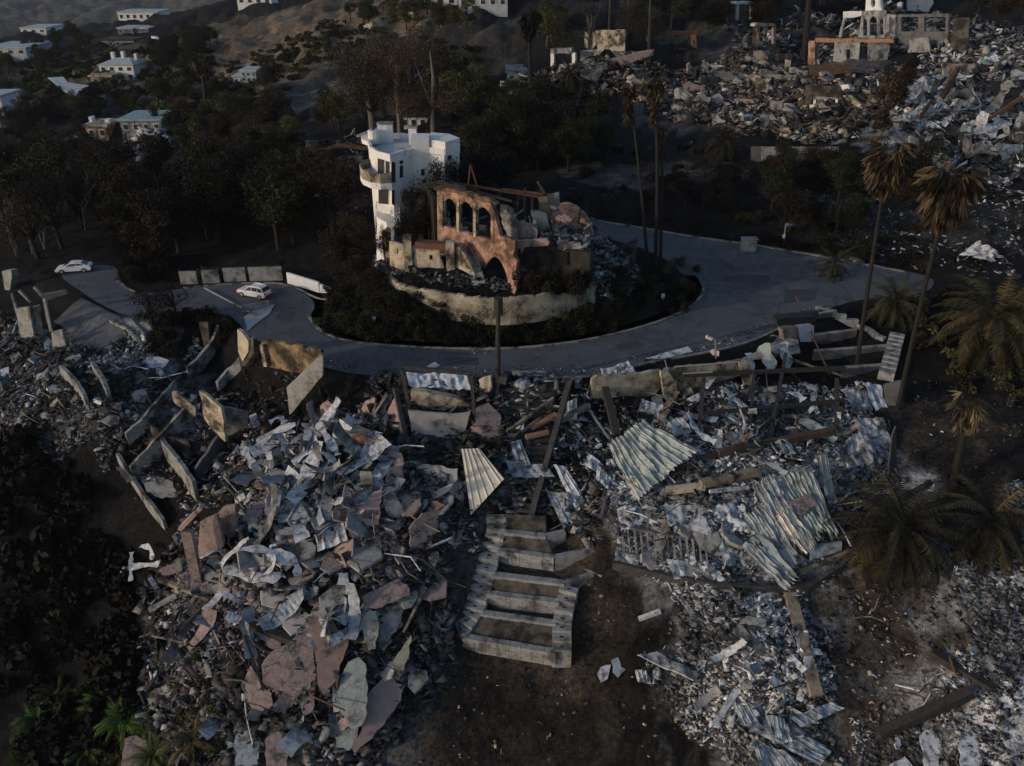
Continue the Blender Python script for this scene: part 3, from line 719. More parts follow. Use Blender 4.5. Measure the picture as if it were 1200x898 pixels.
    for x_, y_ in ((618,298),(634,297),(656,297)):
        plate(MB(), [(x_,y_-1),(x_+9,y_-1),(x_+9,y_+13),(x_,y_+13)], PZ(x_,292,zf)+Vector((0,-.25,-1)), (0,-1,0), .1).obj('doorway_shade', dark, t)  # flat dark plates paint the shade of doorways on the solid wall
    for out, m_, dy in (([(600,262),(612,258),(622,262),(630,270),(628,280),(604,278)],pinkd,1.5),([(622,246),(640,250),(644,268),(626,268)],greyst,4),([(588,262),(600,258),(606,276),(594,276)],pinkw,2),([(652,282),(680,284),(684,294),(654,292)],greyst,.5),([(630,232),(642,230),(646,252),(634,254)],soot_w,6)):
        plate(MB(), out, PZ(out[0][0], 292, zf) + Vector((0,dy,0)), (-.2,-.9,.3), .35, rough=.15).obj('broken_wall', m_, t)
    gq = random.Random(12)
    for k in range(46):
        x = gq.uniform(505, 690); q = (PZ(x, gq.uniform(268,292), zf) + Vector((0,0,gq.uniform(.2,1.0)))) if x > 605 else PZ(x, gq.uniform(292,312), zp) + Vector((0, gq.uniform(3,8), gq.uniform(.5,4.5)))
        e = q + Vector((gq.uniform(-2.5,2.5), gq.uniform(-1.5,1.5), gq.uniform(-.3,2.2)))
        MB().bar(q, e, gq.uniform(.12,.3)).obj('fallen_rafter', gq.choice([char, rust, greyst, metal_b]), t)
    plate(MB(), [(586,240),(600,246),(604,262),(606,283),(596,279),(588,262)], a + Vector((1.0,2.5,0)), n, .4, rough=.15).obj('inner_wall', greyst, t)
    plate(MB(), [(540,262),(556,262),(580,270),(580,286),(560,282),(541,276)], a + Vector((.5,4.5,0)), n, .4, rough=.15).obj('inner_wall', soot_w, t)
mansion()
def retaining():
    zb = 2.0
    px = [(456,318),(462,326),(470,331),(500,337),(540,343),(575,347),(610,346),(650,340),(680,333),(697,326)]
    pts = [PZ(a, b, 5.6) for a, b in px]
    for _ in range(2):
        q_ = [pts[0]]
        for i in range(len(pts)-1): q_ += [pts[i].lerp(pts[i+1], .25), pts[i].lerp(pts[i+1], .75)]
        pts = q_ + [pts[-1]]
    m = MB(); q = []
    r = random.Random(3)
    P2 = []
    for i in range(len(pts)-1):
        for j in range(2): P2.append(pts[i].lerp(pts[i+1], j/6))
    P2.append(pts[-1])
    for i, p in enumerate(P2):
        d = P2[min(i+1,len(P2)-1)] - P2[max(i-1,0)]; d.normalize(); nn = Vector((-d.y, d.x, 0))
        top = 5.3 + r.uniform(-.15,.15) - .5*(p.x > 5)
        for s_, z in ((-.3,zb),(-.22,top),(.22,top),(.3,zb)): q.append((p.x+nn.x*s_, p.y+nn.y*s_, z))
    fs = [(i*4+j, i*4+j+1, i*4+5+j, i*4+4+j) for i in range(len(P2)-1) for j in range(3)] + [(0,1,2,3)]
    m.add(q, fs); tag(m.obj('retaining_wall', cream2, loc=pts[20]), 'tall curved cream retaining wall below the burnt villa, stained with soot', 'retaining wall')
retaining()
# garden walls along the back of the road
for i, (b0, b1, h, mm, lb) in enumerate([((211,333),(231,333),1.7,greyst,'low grey garden wall, leftmost of the four along the road behind the hatchback'),((237,333),(257,332),1.8,greyst,'short pale garden wall between shrubs, second from the left behind the road'),
    ((262,331),(288,330),1.9,conc,'pale garden wall beside the roadside shrubs directly behind the white hatchback'),((292,330),(331,329),1.9,conc,'long pale garden wall panel ending right of the white hatchback')]):
    p = hit(*b0, road_h); q = hit(*b1, road_h); m = MB(); m.bar((p.x,p.y+.4,h/2-.2), (q.x,q.y+.4,h/2-.2), .3, h+.4)
    tag(m.obj('garden_wall', mm), lb, 'wall')
p = hit(338,332, road_h); q = hit(375,343, road_h); q2 = hit(394,347, road_h)
m = MB(); m.bar((p.x,p.y,.7), (q.x,q.y,.6), .3, 1.8); m.bar((q.x+.1,q.y,.55), (q2.x,q2.y,.1), .3, 1.5)
tag(m.obj('garden_wall', white_st), 'bright white low wall at the bend right of the parked hatchback', 'wall')
# ------------------------------------------------------------------ vegetation
def np_mesh(name, V, Fq, cols, m):
    me = bpy.data.meshes.new(name); me.vertices.add(len(V)); me.vertices.foreach_set('co', np.asarray(V, float).ravel())
    Fq = np.asarray(Fq); me.loops.add(Fq.size); me.loops.foreach_set('vertex_index', Fq.ravel().astype(np.int32)); me.polygons.add(len(Fq))
    me.polygons.foreach_set('loop_start', np.arange(0, Fq.size, Fq.shape[1])); me.update(calc_edges=True)
    if cols is not None:
        ca = me.color_attributes.new('col', 'FLOAT_COLOR', 'CORNER')
        a = np.repeat(np.concatenate([cols, np.ones((len(cols), 1))], 1), Fq.shape[1], 0)
        ca.data.foreach_set('color', a.ravel())
    me.materials.append(m); return me
def leaf_mesh(name, centres, radii, n, size, pal, seed, squash=.8, droop=0.0):
    """n leaf clumps (bent quads) spread near the surface of several lobes"""
    g = np.random.default_rng(seed); centres = np.array(centres, float); radii = np.array(radii, float)
    k = g.choice(len(centres), n, p=radii**2/np.sum(radii**2))
    d = g.normal(size=(n, 3)); d /= np.linalg.norm(d, axis=1)[:, None]
    r = radii[k] * (g.uniform(0.15, 1, n)**.45) * (1 + .18*g.normal(size=n))
    c = centres[k] + d * r[:, None] * np.array([1, 1, squash])
    a = g.normal(size=(n, 3)); a /= np.linalg.norm(a, axis=1)[:, None]; a[:, 2] -= droop; a /= np.linalg.norm(a, axis=1)[:, None]
    b = np.cross(a, g.normal(size=(n, 3))); b /= np.linalg.norm(b, axis=1)[:, None]
    s = size * g.uniform(.5, 1.5, n)[:, None]; w_ = s * g.uniform(.35, .7, n)[:, None]
    V = np.stack([c - a*s*.5, c + b*w_*.5, c + a*s*.5, c - b*w_*.5], 1).reshape(-1, 3)
    Fq = np.arange(4*n).reshape(-1, 4)
    pal = np.array(pal); pc = g.integers(0, len(pal), len(centres)); col = pal[pc[k]] * .6 + pal[g.integers(0, len(pal), n)] * .4
    col = col * g.uniform(.5, 1.5, n)[:, None]
    return np_mesh(name, V, Fq, col, leaf_m)
def limbs(mb, base, tips, r0, seed):
    r = random.Random(seed)
    for t in tips:
        t = Vector(t); m = base.lerp(t, .5) + Vector((r.uniform(-.3,.3), r.uniform(-.3,.3), .2))
        mb.tube([base, m, t], [r0, r0*.6, r0*.2], 5)
DKGREEN = [(.022,.030,.012),(.036,.044,.016),(.015,.019,.009),(.036,.036,.017)]
OLIVE = [(.085,.088,.026),(.06,.07,.02),(.11,.10,.035),(.04,.042,.016)]
BROWN = [(.070,.050,.033),(.05,.038,.027),(.09,.064,.042),(.032,.026,.02)]
DKBROWN = [(.038,.025,.015),(.022,.016,.011),(.05,.033,.019),(.016,.013,.010)]
GREYG = [(.075,.073,.06),(.05,.05,.042),(.10,.095,.075),(.03,.03,.024)]
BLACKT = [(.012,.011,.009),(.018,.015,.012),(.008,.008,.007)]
VG = [(.06,.10,.018),(.04,.075,.014),(.085,.12,.022),(.025,.04,.01)]
TREES = {}
def tree_proto(kind, var):
    """a tree about 8 m tall: (crown mesh, trunk mesh)"""
    key = (kind, var)
    if key in TREES: return TREES[key]
    g = random.Random(hash_(kind) + var*17)
    pal = dict(dark=DKGREEN, olive=OLIVE, brown=BROWN, dkbrown=DKBROWN, grey=GREYG, black=BLACKT)[kind.split('_')[0]]
    tall = 'tall' in kind
    nl = g.randint(8, 12); H = 8
    cs = []; rs = []
    for i in range(nl):
        a = g.uniform(0, 6.28); q = g.uniform(.1, 1); z = g.uniform(.35, 1) if not tall else g.uniform(.2, 1)
        rad = (2.9 if not tall else 1.3) * q * (1.15 - .5*abs(z-.55)*1.5)
        cs.append((rad*math.cos(a), rad*math.sin(a), H*z*.9)); rs.append(g.uniform(.8, 1.9) * (1 if not tall else .7))
    thin = 'thin' in kind
    me = leaf_mesh('crown', cs, rs, (2600 if thin else 6000) if not kind in ('brown','grey') else 15000, (.27 if not thin else .20) if not kind in ('brown','grey') else .12, pal, g.randint(0, 9999))
    tb = MB(); tb.tube([(0,0,-.8),(g.uniform(-.2,.2),0,2),(g.uniform(-.4,.4),g.uniform(-.3,.3),5),(0,0,7.2)], [.30,.22,.14,.04], 7)
    limbs(tb, Vector((0,0,2.2)), [Vector(c) for c in cs], .12, var)
    if thin:
        for c in cs:
            for _ in range(6): tb.tube([c, (c[0]+g.uniform(-1.3,1.3), c[1]+g.uniform(-1.3,1.3), c[2]+g.uniform(.2,1.5))], [.04,.012], 4)
    tm = bpy.data.meshes.new('trunk'); tm.from_pydata([tuple(v) for v in tb.v], [], tb.f)
    tm.materials.append(palebark if kind.startswith(('brown','grey')) else bark_m)
    TREES[key] = (me, tm); return TREES[key]
def hash_(s): return sum(ord(c)*(i+3)*7 for i, c in enumerate(s)) % 10007
def tree(kind, var, p, h, label, group=None, sx=1.0, name='tree', rz=None):
    cm, tm = tree_proto(kind, var); r = thing(name, label, 'tree', p, group); s = h/8
    r.rotation_euler = (0, 0, rz if rz is not None else rnd.uniform(0, 6.28)); r.scale = (s*sx, s*sx, s)
    for nm, me in (('trunk', tm), ('crown', cm)):
        o = bpy.data.objects.new(nm, me); COL.objects.link(o); o.parent = r
    return r
SHR = {}
def shrub(kind, var, p, h, w_, label, group=None, name='shrub', cat='shrub'):
    key = (kind, var)
    if key not in SHR:
        g = random.Random(hash_(kind)+var*31)
        pal = dict(dark=DKGREEN, olive=OLIVE, brown=BROWN, dkbrown=DKBROWN, grey=GREYG, black=BLACKT, green=VG)[kind]
        cs = [(g.uniform(-.6,.6), g.uniform(-.6,.6), g.uniform(.15,.6)) for _ in range(7)]
        SHR[key] = leaf_mesh('shrub', cs, [g.uniform(.28,.5) for _ in cs], 900, .13, pal, g.randint(0,9999))
    o = bpy.data.objects.new(name, SHR[key]); COL.objects.link(o); o.location = (p[0], p[1], p[2]-.1); o.scale = (w_/1.8, w_/1.8, h)
    o.rotation_euler = (0, 0, rnd.uniform(0, 6.28)); ORG[o.name] = Vector(o.location)
    return tag(o, label, cat, group)
def twigs(p, h, label, n=9, seed=1, spread=.5, r0=.07, m=None, group=None, name='bare_tree', lean=(0,0)):
    g = random.Random(seed); mb = MB()
    def grow(a, d, L, r, k):
        pts = [a]; q = a.copy()
        for i in range(3):
            d = (d + Vector((g.uniform(-.2,.2), g.uniform(-.2,.2), g.uniform(-.05,.15)))).normalized(); q = q + d*L/3; pts.append(q.copy())
        mb.tube(pts, [r, r*.8, r*.6, r*.35], 5, cap=False)
        if k > 0:
            for i in range(g.randint(2, 3)):
                dd = (d + Vector((g.uniform(-.8,.8), g.uniform(-.8,.8), g.uniform(-.2,.4)))).normalized()
                grow(pts[g.randint(2,3)], dd, L*.65, r*.5, k-1)
    for i in range(n):
        a = g.uniform(0, 6.28); s_ = spread*g.uniform(.2, 1)
        grow(Vector(p) + Vector((0,0,-.2)), Vector((math.cos(a)*s_ + lean[0], math.sin(a)*s_ + lean[1], 1)).normalized(), h*g.uniform(.4,.6), r0, 2)
    return tag(mb.obj(name, m or bark_m, loc=p), label, 'tree', group)

def frond(V, Fq, Cc, base, az, elev, L, droop, w_, cols, g, nl=14, tilt=0., leafl=.5):
    """one palm frond: a curved rib with leaflets on both sides"""
    d0 = np.array([math.cos(az)*math.cos(elev), math.sin(az)*math.cos(elev), math.sin(elev)])
    side = np.array([-math.sin(az), math.cos(az), 0.])
    pts = []
    p = np.array(base, float); e = elev
    for i in range(nl+1):
        pts.append(p.copy()); e -= droop/nl * (.4 + 1.2*i/nl)
        d = np.array([math.cos(az)*math.cos(e), math.sin(az)*math.cos(e), math.sin(e)]); p = p + d*L/nl
    c0 = np.array(cols[g.integers(0, len(cols))]) * g.uniform(.7, 1.3)
    for i in range(nl):
        a, b = pts[i], pts[i+1]; t = (i+.5)/nl; r = .05*(1-t)+.01
        n = len(V); V += [a-side*r, a+side*r, b+side*r, b-side*r]; Fq.append((n,n+1,n+2,n+3)); Cc.append(c0*1.3)
        if t < .12: continue
        ll = leafl*L*math.sin(math.pi*min(1, .12+t*.86))**.7
        dr = (b-a)/np.linalg.norm(b-a); up = np.cross(dr, side)
        for s_ in (-1, 1):
            for kk in range(2):
                q = a + (b-a)*(kk*.5)
                tip = q + side*s_*ll*.8*g.uniform(.8,1.1) + dr*ll*.45 - np.array([0,0,1])*ll*g.uniform(.2,.6)
                n = len(V); ww = w_*.5
                V += [q - dr*ww, q + dr*ww, tip + dr*ww*.3, tip - dr*ww*.3]; Fq.append((n,n+1,n+2,n+3)); Cc.append(c0*g.uniform(.6,1.3))
def palm(p, top, label, kind='fan', crown_r=2.2, seed=1, group=None, tr=.28, skirt=2.2, n=None, cols=None, trunk_m=None, sz=1.0):
    """p = base point, top = where the crown sits"""
    g = np.random.default_rng(seed); p = Vector(p); top = Vector(top); t = thing('palm_tree', label, 'palm tree', p, group)
    mb = MB(); L = (top-p).length; pts = [p + Vector((0,0,-1.0))]; rs = [tr*1.5]
    side = Vector((g.uniform(-1,1), g.uniform(-1,1), 0))*L*.012
    for i in range(1, 15): u = i/14; pts.append(p.lerp(top, u) + side*math.sin(math.pi*u)); rs.append(tr*(1.25-.45*u)*(1+.06*(i % 2)))
    mb.tube(pts, rs, 9); mb.obj('trunk', trunk_m or bark_m, t)
    V = []; Fq = []; Cc = []; c = np.array(top)
    if kind == 'fan':
        cols = cols or [(.075,.055,.032),(.05,.038,.024),(.11,.078,.044),(.028,.022,.016)]
        N = n or 230
        for i in range(N):
            az = g.uniform(0, 6.28); k = g.uniform(0, 1)
            z = -skirt*k + .6*sz; el = g.uniform(-.9, .8) if k < .3 else g.uniform(-1.4,-.5)
            rr = crown_r*(1.0 - .35*k)*g.uniform(.6,1.0)
            b0 = c + np.array([0,0,z]); 
            # a folded fan leaf: a few blades spreading from the end of a short stalk
            d = np.array([math.cos(az)*math.cos(el), math.sin(az)*math.cos(el), math.sin(el)]); s_ = np.array([-math.sin(az), math.cos(az), 0]); q = b0 + d*rr*.5
            col = np.array(cols[g.integers(0, len(cols))])*g.uniform(.6,1.4)
            m_ = len(V); V += [b0 - s_*.02, b0 + s_*.02, q + s_*.02, q - s_*.02]; Fq.append((m_,m_+1,m_+2,m_+3)); Cc.append(col)
            for b_ in range(6):
                a = (b_-2.5)/2.5; dd = d*(1-.35*abs(a)) + s_*a*.65 + np.array([0,0,-1.0*g.uniform(.5,1.6)]); dd /= np.linalg.norm(dd); tip = q + dd*rr*.62*g.uniform(.8,1.1)
                m_ = len(V); mid = q + (tip-q)*.5; pw = np.cross(dd, d) ; nw = np.linalg.norm(pw); pw = s_ if nw < .05 else np.cross(pw/nw, dd)
                V += [q, mid + pw*rr*.055, tip, mid - pw*rr*.055]; Fq.append((m_,m_+1,m_+2,m_+3)); Cc.append(col*g.uniform(.7,1.3))
    else:
        cols = cols or [(.09,.10,.035),(.07,.075,.03),(.12,.11,.045)]
        N = n or 60
        for i in range(N):
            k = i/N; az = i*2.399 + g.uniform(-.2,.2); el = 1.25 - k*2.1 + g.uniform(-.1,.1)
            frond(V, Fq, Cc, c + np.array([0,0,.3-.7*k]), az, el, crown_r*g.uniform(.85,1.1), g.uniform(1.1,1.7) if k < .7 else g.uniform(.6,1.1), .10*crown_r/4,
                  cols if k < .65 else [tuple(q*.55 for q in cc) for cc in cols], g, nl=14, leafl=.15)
    cm = np_mesh('crown', [tuple(np.array(v)-np.array(p)) for v in V], Fq, np.array(Cc), leaf_m)
    o = bpy.data.objects.new('crown', cm); COL.objects.link(o); o.parent = t
    return t
# tall fan palms
def up(b, px, py): return line_up(b, (px, py))
def fanp(bx, by, tx, ty, label, lift=0, **k):
    b = P(bx, by); return palm(b, up(b, tx, ty), label, **k)
fanp(1003,436,1042,182,'tall leaning palm with shaggy brown crown rising from the blockwork terraces', crown_r=3.5, seed=2, tr=.21, skirt=3.2)
fanp(1052,480,1115,212,'tall dark-trunked palm with brown frond skirt, right of the terraced blockwork', crown_r=3.8, seed=3, tr=.21, skirt=3.6, n=230)
fanp(768,312,768,100,'thickest and tallest of three slim palms beside the hairpin bend', crown_r=1.7, seed=4, tr=.22, skirt=5.0, cols=[(.10,.075,.03),(.055,.04,.022),(.03,.025,.018)], group='slim palms by the bend')
fanp(759,310,738,105,'leftmost bending slim palm beside the hairpin bend', crown_r=1.5, seed=5, tr=.19, skirt=4.5, cols=[(.07,.05,.03),(.035,.028,.02)], group='slim palms by the bend')
fanp(774,310,777,150,'shortest slim palm trunk, rightmost of the three beside the bend', crown_r=1.2, seed=6, tr=.17, skirt=3.5, cols=[(.04,.03,.02),(.03,.025,.018)], n=80, group='slim palms by the bend')
fanp(1116,572,1137,474,'small slender palm with pale dried fronds on the bare slope', crown_r=3.0, seed=7, tr=.32, skirt=2.4, n=60, cols=[(.14,.115,.065),(.09,.075,.045),(.05,.042,.028)])
fanp(622,100,620,18,'dark round-headed palm in front of the burnt upper hillside', crown_r=3.8, seed=8, tr=.45, skirt=4.0, cols=BLACKT)
fanp(942,72,950,-40,'black palm trunk cut off by the top of the photo beside the orange beam', crown_r=3.0, seed=9, tr=.65, cols=BLACKT)
# feather palms
def feather(bx, by, h, R_, label, seed, **k):
    b = P(bx, by); return palm(b, b + Vector((0,0,h)), label, kind='feather', crown_r=R_, seed=seed, **k)
feather(1150,425,5.5,7.5,'large date palm with long arching olive fronds at the right edge', 11, tr=.6, n=76, cols=[(.065,.06,.026),(.04,.04,.02),(.09,.066,.03)])
feather(1045,372,2.2,5.0,'low dark date palm beside the end of the road', 12, n=50, tr=.5, cols=[(.06,.058,.028),(.045,.042,.022)])
feather(1048,655,3.2,7.0,'burnt palm with black drooping fronds, nearer the collapsed metal roof', 13, n=80, tr=.5, cols=[(.05,.042,.022),(.022,.02,.014),(.03,.026,.017)])
feather(1150,640,3.0,6.0,'burnt palm with a few pale curling fronds beside the right-hand ash pile', 14, n=56, tr=.45, cols=[(.10,.08,.04),(.028,.024,.016),(.04,.034,.02)])
feather(848,190,3.5,5.0,'scorched dark palm on the slope below the upper ruins', 15, n=50, cols=[(.03,.027,.018),(.045,.038,.022)])
feather(975,325,2.0,3.4,'dark bushy palm at the far side of the road', 16, n=36, cols=[(.04,.042,.02),(.03,.03,.016)])
feather(345,245,5.0,6.5,'dark date palm on the slope left of the white villa', 17, n=60, cols=[(.05,.042,.022),(.03,.026,.016)])
feather(268,240,6.0,6.5,'dark date palm with yellowing crown further left on the wooded slope', 18, n=56, cols=[(.09,.075,.03),(.03,.028,.016)])
feather(668,115,5,6,'dry palm with thin fronds below the plaster wall ruin', 19, n=36, cols=[(.06,.045,.025),(.03,.024,.016)])
fanp(242,128,236,70,'distant slender palm on the left hillside', crown_r=4.5, seed=20, tr=.5, skirt=3, cols=[(.09,.07,.04),(.06,.05,.03)])
# ---- the woods: individual trees
gT = random.Random(5)
def woodland(px0, py0, px1, py1, n, kinds, hr, label, group, minx=None, avoid=()):
    k = 0
    for i in range(n*6):
        if k >= n: break
        px = gT.uniform(px0, px1); py = gT.uniform(py0, py1)
        if any(a0 <= px <= a1 and b0 <= py <= b1 for a0, b0, a1, b1 in avoid): continue
        p = P(px, py); kd = gT.choice(kinds)
        tree(kd, gT.randint(0, 2), p, gT.uniform(*hr), label, group, sx=gT.uniform(.85, 1.3)); k += 1
woodland(0,215,410,305,58,['dark','dkbrown','dark_tall','dkbrown_thin','dkbrown','black'],(8,14),'dark tree in the wood behind the road, left of the villa','dark trees behind the road', avoid=[(285,225,360,262),(60,296,150,330),(195,300,400,330)])
woodland(0,150,400,212,60,['dark','dkbrown','dark','grey','dkbrown','olive'],(6,10),'dark tree on the shaded valley slope','dark trees on the valley slope', avoid=[(62,150,100,190),(100,150,200,212),(355,165,430,212)])
woodland(0,95,330,150,34,['dark','olive','dark','grey','dkbrown'],(5,8),'rounded dark tree on the far hillside','trees on the far hillside', avoid=[(100,70,178,122),(40,90,112,130),(270,90,305,122),(-5,130,12,160)])
woodland(0,45,260,85,44,['dark','dark_tall','dark'],(6,11),'small dark tree on the distant ridge','trees on the distant ridge', avoid=[(118,10,190,62),(-5,48,35,82),(105,60,165,95),(20,38,60,60)])
woodland(400,12,560,40,14,['dark','olive','dark'],(6,9),'green tree on the crest above the path wall','trees on the crest')
woodland(540,150,720,205,26,['dark','dark','dkbrown','black'],(7,11),'dense dark tree right of the white villa','dark trees right of the villa', avoid=[(690,150,720,205)])
woodland(530,135,600,158,9,['olive','olive','dark'],(8,11),'yellow-green tree above the white villa','yellow-green trees above the villa')
woodland(620,40,760,60,10,['dkbrown_thin','dark','grey_thin'],(7,12),'dim tree behind the plaster wall ruin','dim trees behind the plaster ruin', avoid=[(675,30,735,70)])
woodland(740,0,1200,10,22,['dark','dkbrown','black'],(9,13),'dark tree along the top of the upper ruins','dark trees along the top edge')
woodland(740,20,900,38,12,['dark','black','dkbrown'],(6,9),'dark tree above the upper rubble field','dark trees above the rubble')
woodland(900,180,1100,275,24,['dark','dkbrown','dark','black'],(4,7),'low dark tree on the bank behind the road','dark trees on the bank', avoid=[(900,180,1000,205)])
woodland(1140,5,1200,32,5,['dark','dkbrown'],(8,11),'dark tree at the top right corner','trees at the top right')
woodland(780,205,880,250,9,['black','dkbrown_thin'],(3,5),'scorched bushy tree on the grey slope above the bend','scorched trees above the bend')
tree('olive_thin', 0, P(650,72), 14, 'tall olive-brown tree with airy crown behind the plaster ruin', rz=1.0)
tree('grey_thin', 1, P(690,62), 11, 'pointed dry tree directly behind the plaster ruin wall', rz=2.0)
for i, (x, y, h, kd, sx, lb) in enumerate([(438,160,18,'brown',1.35,'large dried reddish-brown tree above the villa, left part of the big clump'),(470,162,17,'brown',1.4,'large dried reddish-brown tree above the villa, centre of the big clump'),(508,156,17,'brown',1.1,'dried reddish tree at the right of the big clump'),
    (450,138,21,'grey',1.3,'large olive-grey tree rising behind the reddish dried clump, left one'),(484,134,20,'grey',1.2,'large olive-grey tree rising behind the reddish dried clump, right one'),(425,138,16,'brown_thin',1.0,'smaller dried tree at the left flank of the big reddish clump'),(528,135,14,'dkbrown',1.0,'dark brown tree at the right flank of the big reddish clump')]):
    tree(kd, i % 3, P(x,y), h, lb, sx=sx)
for i, (x, y, z, h, lb) in enumerate([(528,236,6.3,8,'black leafy tree right of the villa wall, nearest to it'),(556,232,6.5,7,'black leafy tree behind the ruined arcade, middle one'),(586,226,6.5,6.5,'black leafy tree behind the ruined arcade, right one'),(561,214,6.8,9,'black leafy tree behind the pole tripod of the ruined arcade')]):
    tree('black', i % 3, PZ(x,y,z), h, lb, sx=1.4)
for (x, yy, h, kd, lb) in [(482,101.5,8.5,'black','dark tree leaning on the villa wall beside its round window'),(511,104,12,'black_thin','tall half-bare dark tree in front of the villa side wall'),(530,106,11,'black','dense dark tree covering the right end of the villa side wall'),(448,98.5,4.5,'dkbrown','scorched small tree below the villa terrace')]:
    q = PY(x, 262, yy); tree(kd, 1, (q.x, yy, 5.4), h, lb, sx=.62)
tree('dkbrown', 1, P(424,306), 7.0, 'brown leafy tree at the foot of the villa base wall', sx=1.1)
tree('dkbrown', 2, P(437,352), 4.5, 'brown scorched bush-like tree hiding the left end of the curved retaining wall', sx=1.5)
tree('dkbrown', 0, P(418,340), 5.0, 'rust-brown leafy tree between garden wall and the base of the white villa', sx=1.3)
tree('black', 1, P(722,342), 3.5, 'black bushy tree hiding the right end of the curved retaining wall', sx=1.5)
tree('dkbrown', 1, P(405,318), 6.5, 'rust-brown scorched bushy tree by the white garden wall', sx=1.2)
tree('brown_tall', 1, P(1030,165), 14, 'tall red-brown burnt cypress in front of the upper ruins', sx=.8)
tree('dkbrown_tall', 0, P(1052,130), 12, 'dark burnt cypress just behind the red-brown one', sx=.7)
tree('black_thin', 1, P(180,385), 6, 'blackened tree standing between the hedge and the left ruins', sx=1.3)
tree('black_thin', 2, P(206,372), 5, 'small blackened tree at the near edge of the left road', sx=1.2)
tree('dark', 2, P(505,262), 4.2, 'dark rounded tree leaning against the white villa wall', sx=.7)
# bare trees and saplings
twigs(P(408,470), 4.5, 'group of bare black stems beside the dark sunken court', n=9, seed=4, r0=.09, spread=.35)
twigs(P(270,600), 5.0, 'bare black branching tree among the roofless left rooms', n=5, seed=8, r0=.12, spread=.9)
twigs(P(668,285), 3.2, 'thin pale sapling behind the round pink gable', n=3, seed=10, r0=.06, spread=.3, m=palebark)
twigs(P(688,262), 3.4, 'thin pale dead sapling by the upper road edge', n=3, seed=11, r0=.07, spread=.3, m=palebark)
twigs(P(805,322), 3.2, 'pale dead sapling at the tip of the planted island', n=6, seed=12, r0=.05, spread=.6, m=palebark)
twigs(P(643,330), 3.2, 'pale broken branches against the stained retaining wall', n=4, seed=13, r0=.08, spread=.9, m=palebark)
for i, (x, y) in enumerate([(20,300),(38,298),(52,292),(70,280),(100,270),(185,255),(160,230)]):
    twigs(P(x, y), gT.uniform(8, 11), 'pale bare trunk among the dark trees at the left edge', n=3, seed=30+i, r0=.13, spread=.25, m=palebark, group='pale bare trunks in the left wood')
# ---- shrubs on the island bank
SCRUB = []
def shrubs(poly, n, kinds, hr, wr, label, group, seed, stuff=False):
    g = random.Random(seed); xs = [p[0] for p in poly]; ys = [p[1] for p in poly]; k = 0
    while k < n:
        px = g.uniform(min(xs), max(xs)); py = g.uniform(min(ys), max(ys))
        if float(poly_sd(np.array([px]), np.array([py]), poly)[0]) > 0: continue
        if stuff: SCRUB.append((g.choice(kinds), P(px, py), g.uniform(*hr), g.uniform(*wr)))
        else: shrub(g.choice(kinds), g.randint(0, 3), P(px, py), g.uniform(*hr), g.uniform(*wr), label, group)
        k += 1
shrubs([(370,375),(385,390),(430,399),(500,404),(575,406),(640,402),(700,393),(760,377),(800,362),(815,350),(820,335),(760,330),(700,362),(575,368),(470,345),(430,330),(400,322),(380,340)], 150, ['dark','dkbrown','dark','black','dkbrown','black'], (1.1,2.4), (1.8,3.4), 'dark scorched shrub on the planted bank between retaining wall and road', 'shrubs on the island bank', 1)
shrubs([(740,318),(800,302),(822,328),(818,345),(780,350),(740,345)], 10, ['olive','grey','dark'], (1.0,2.2), (1.4,2.2), 'pale-leaved shrub at the rounded tip of the island', 'shrubs at the island tip', 2)
shrubs([(205,330),(330,324),(330,318),(205,324)], 16, ['dark','olive'], (1.2,2.2), (1.2,2.0), 'dark green shrub growing over the pale garden walls', 'shrubs along the garden walls', 3)
shrubs([(165,372),(262,366),(285,392),(240,410),(180,420)], 34, ['black','dkbrown','black'], (1.0,2.2), (2,3.2), 'charred hedge bush between the left road and the sunken ruins', 'charred hedge bushes on the left', 4)
shrubs([(140,330),(200,330),(205,300),(150,295)], 22, ['black','dark','dkbrown'], (1.5,3.0), (2.2,3.6), 'dark bush in the crook of the left road', 'dark bushes by the left road', 5)
shrubs([(700,255),(860,282),(1000,305),(1090,318),(1100,270),(900,240),(760,225)], 50, ['dark','black','dkbrown','dkbrown','black'], (.8,2.0), (1.8,3.2), 'dark shrub on the bank along the far side of the road', 'shrubs along the far side of the road', 6)
shrubs([(1060,350),(1200,330),(1200,470),(1090,450)], 40, ['dark','olive','dkbrown'], (.8,1.8), (1.6,3), 'low shrub under the large date palm', 'shrubs under the date palm', 7, stuff=True)
shrubs([(1110,430),(1200,425),(1200,520),(1150,500)], 16, ['grey','olive'], (.8,1.6), (1.4,2.4), 'grey-leaved shrub right of the slender palm', 'grey shrubs at the right edge', 8, stuff=True)
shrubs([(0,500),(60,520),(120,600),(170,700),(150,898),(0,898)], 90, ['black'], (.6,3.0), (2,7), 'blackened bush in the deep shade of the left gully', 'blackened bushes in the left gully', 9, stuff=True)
shrubs([(20,830),(60,800),(150,800),(260,830),(270,898),(10,898)], 26, ['green','olive','green'], (.8,1.8), (1.6,2.6), 'surviving green bush at the bottom left corner', 'green bushes at the bottom left', 10)
shrubs([(195,770),(240,760),(260,850),(200,850)], 8, ['olive','brown'], (.8,1.5), (1.4,2.2), 'brownish-green bush among debris at the lower left', 'brownish bushes at the lower left', 11)
shrubs([(600,230),(740,240),(860,215),(1000,210),(1000,160),(720,170)], 60, ['black','dkbrown','grey'], (.6,1.4), (1.6,2.8), 'burnt scrub on the grey slope below the upper ruins', 'burnt scrub below the upper ruins', 12, stuff=True)
shrubs([(420,30),(560,60),(560,120),(430,110),(400,60)], 130, ['dark','black','dkbrown','grey'], (1.2,2.4), (3,6), 'dark scrub on the steep slope above the dried trees', 'scrub on the upper middle slope', 13, stuff=True)
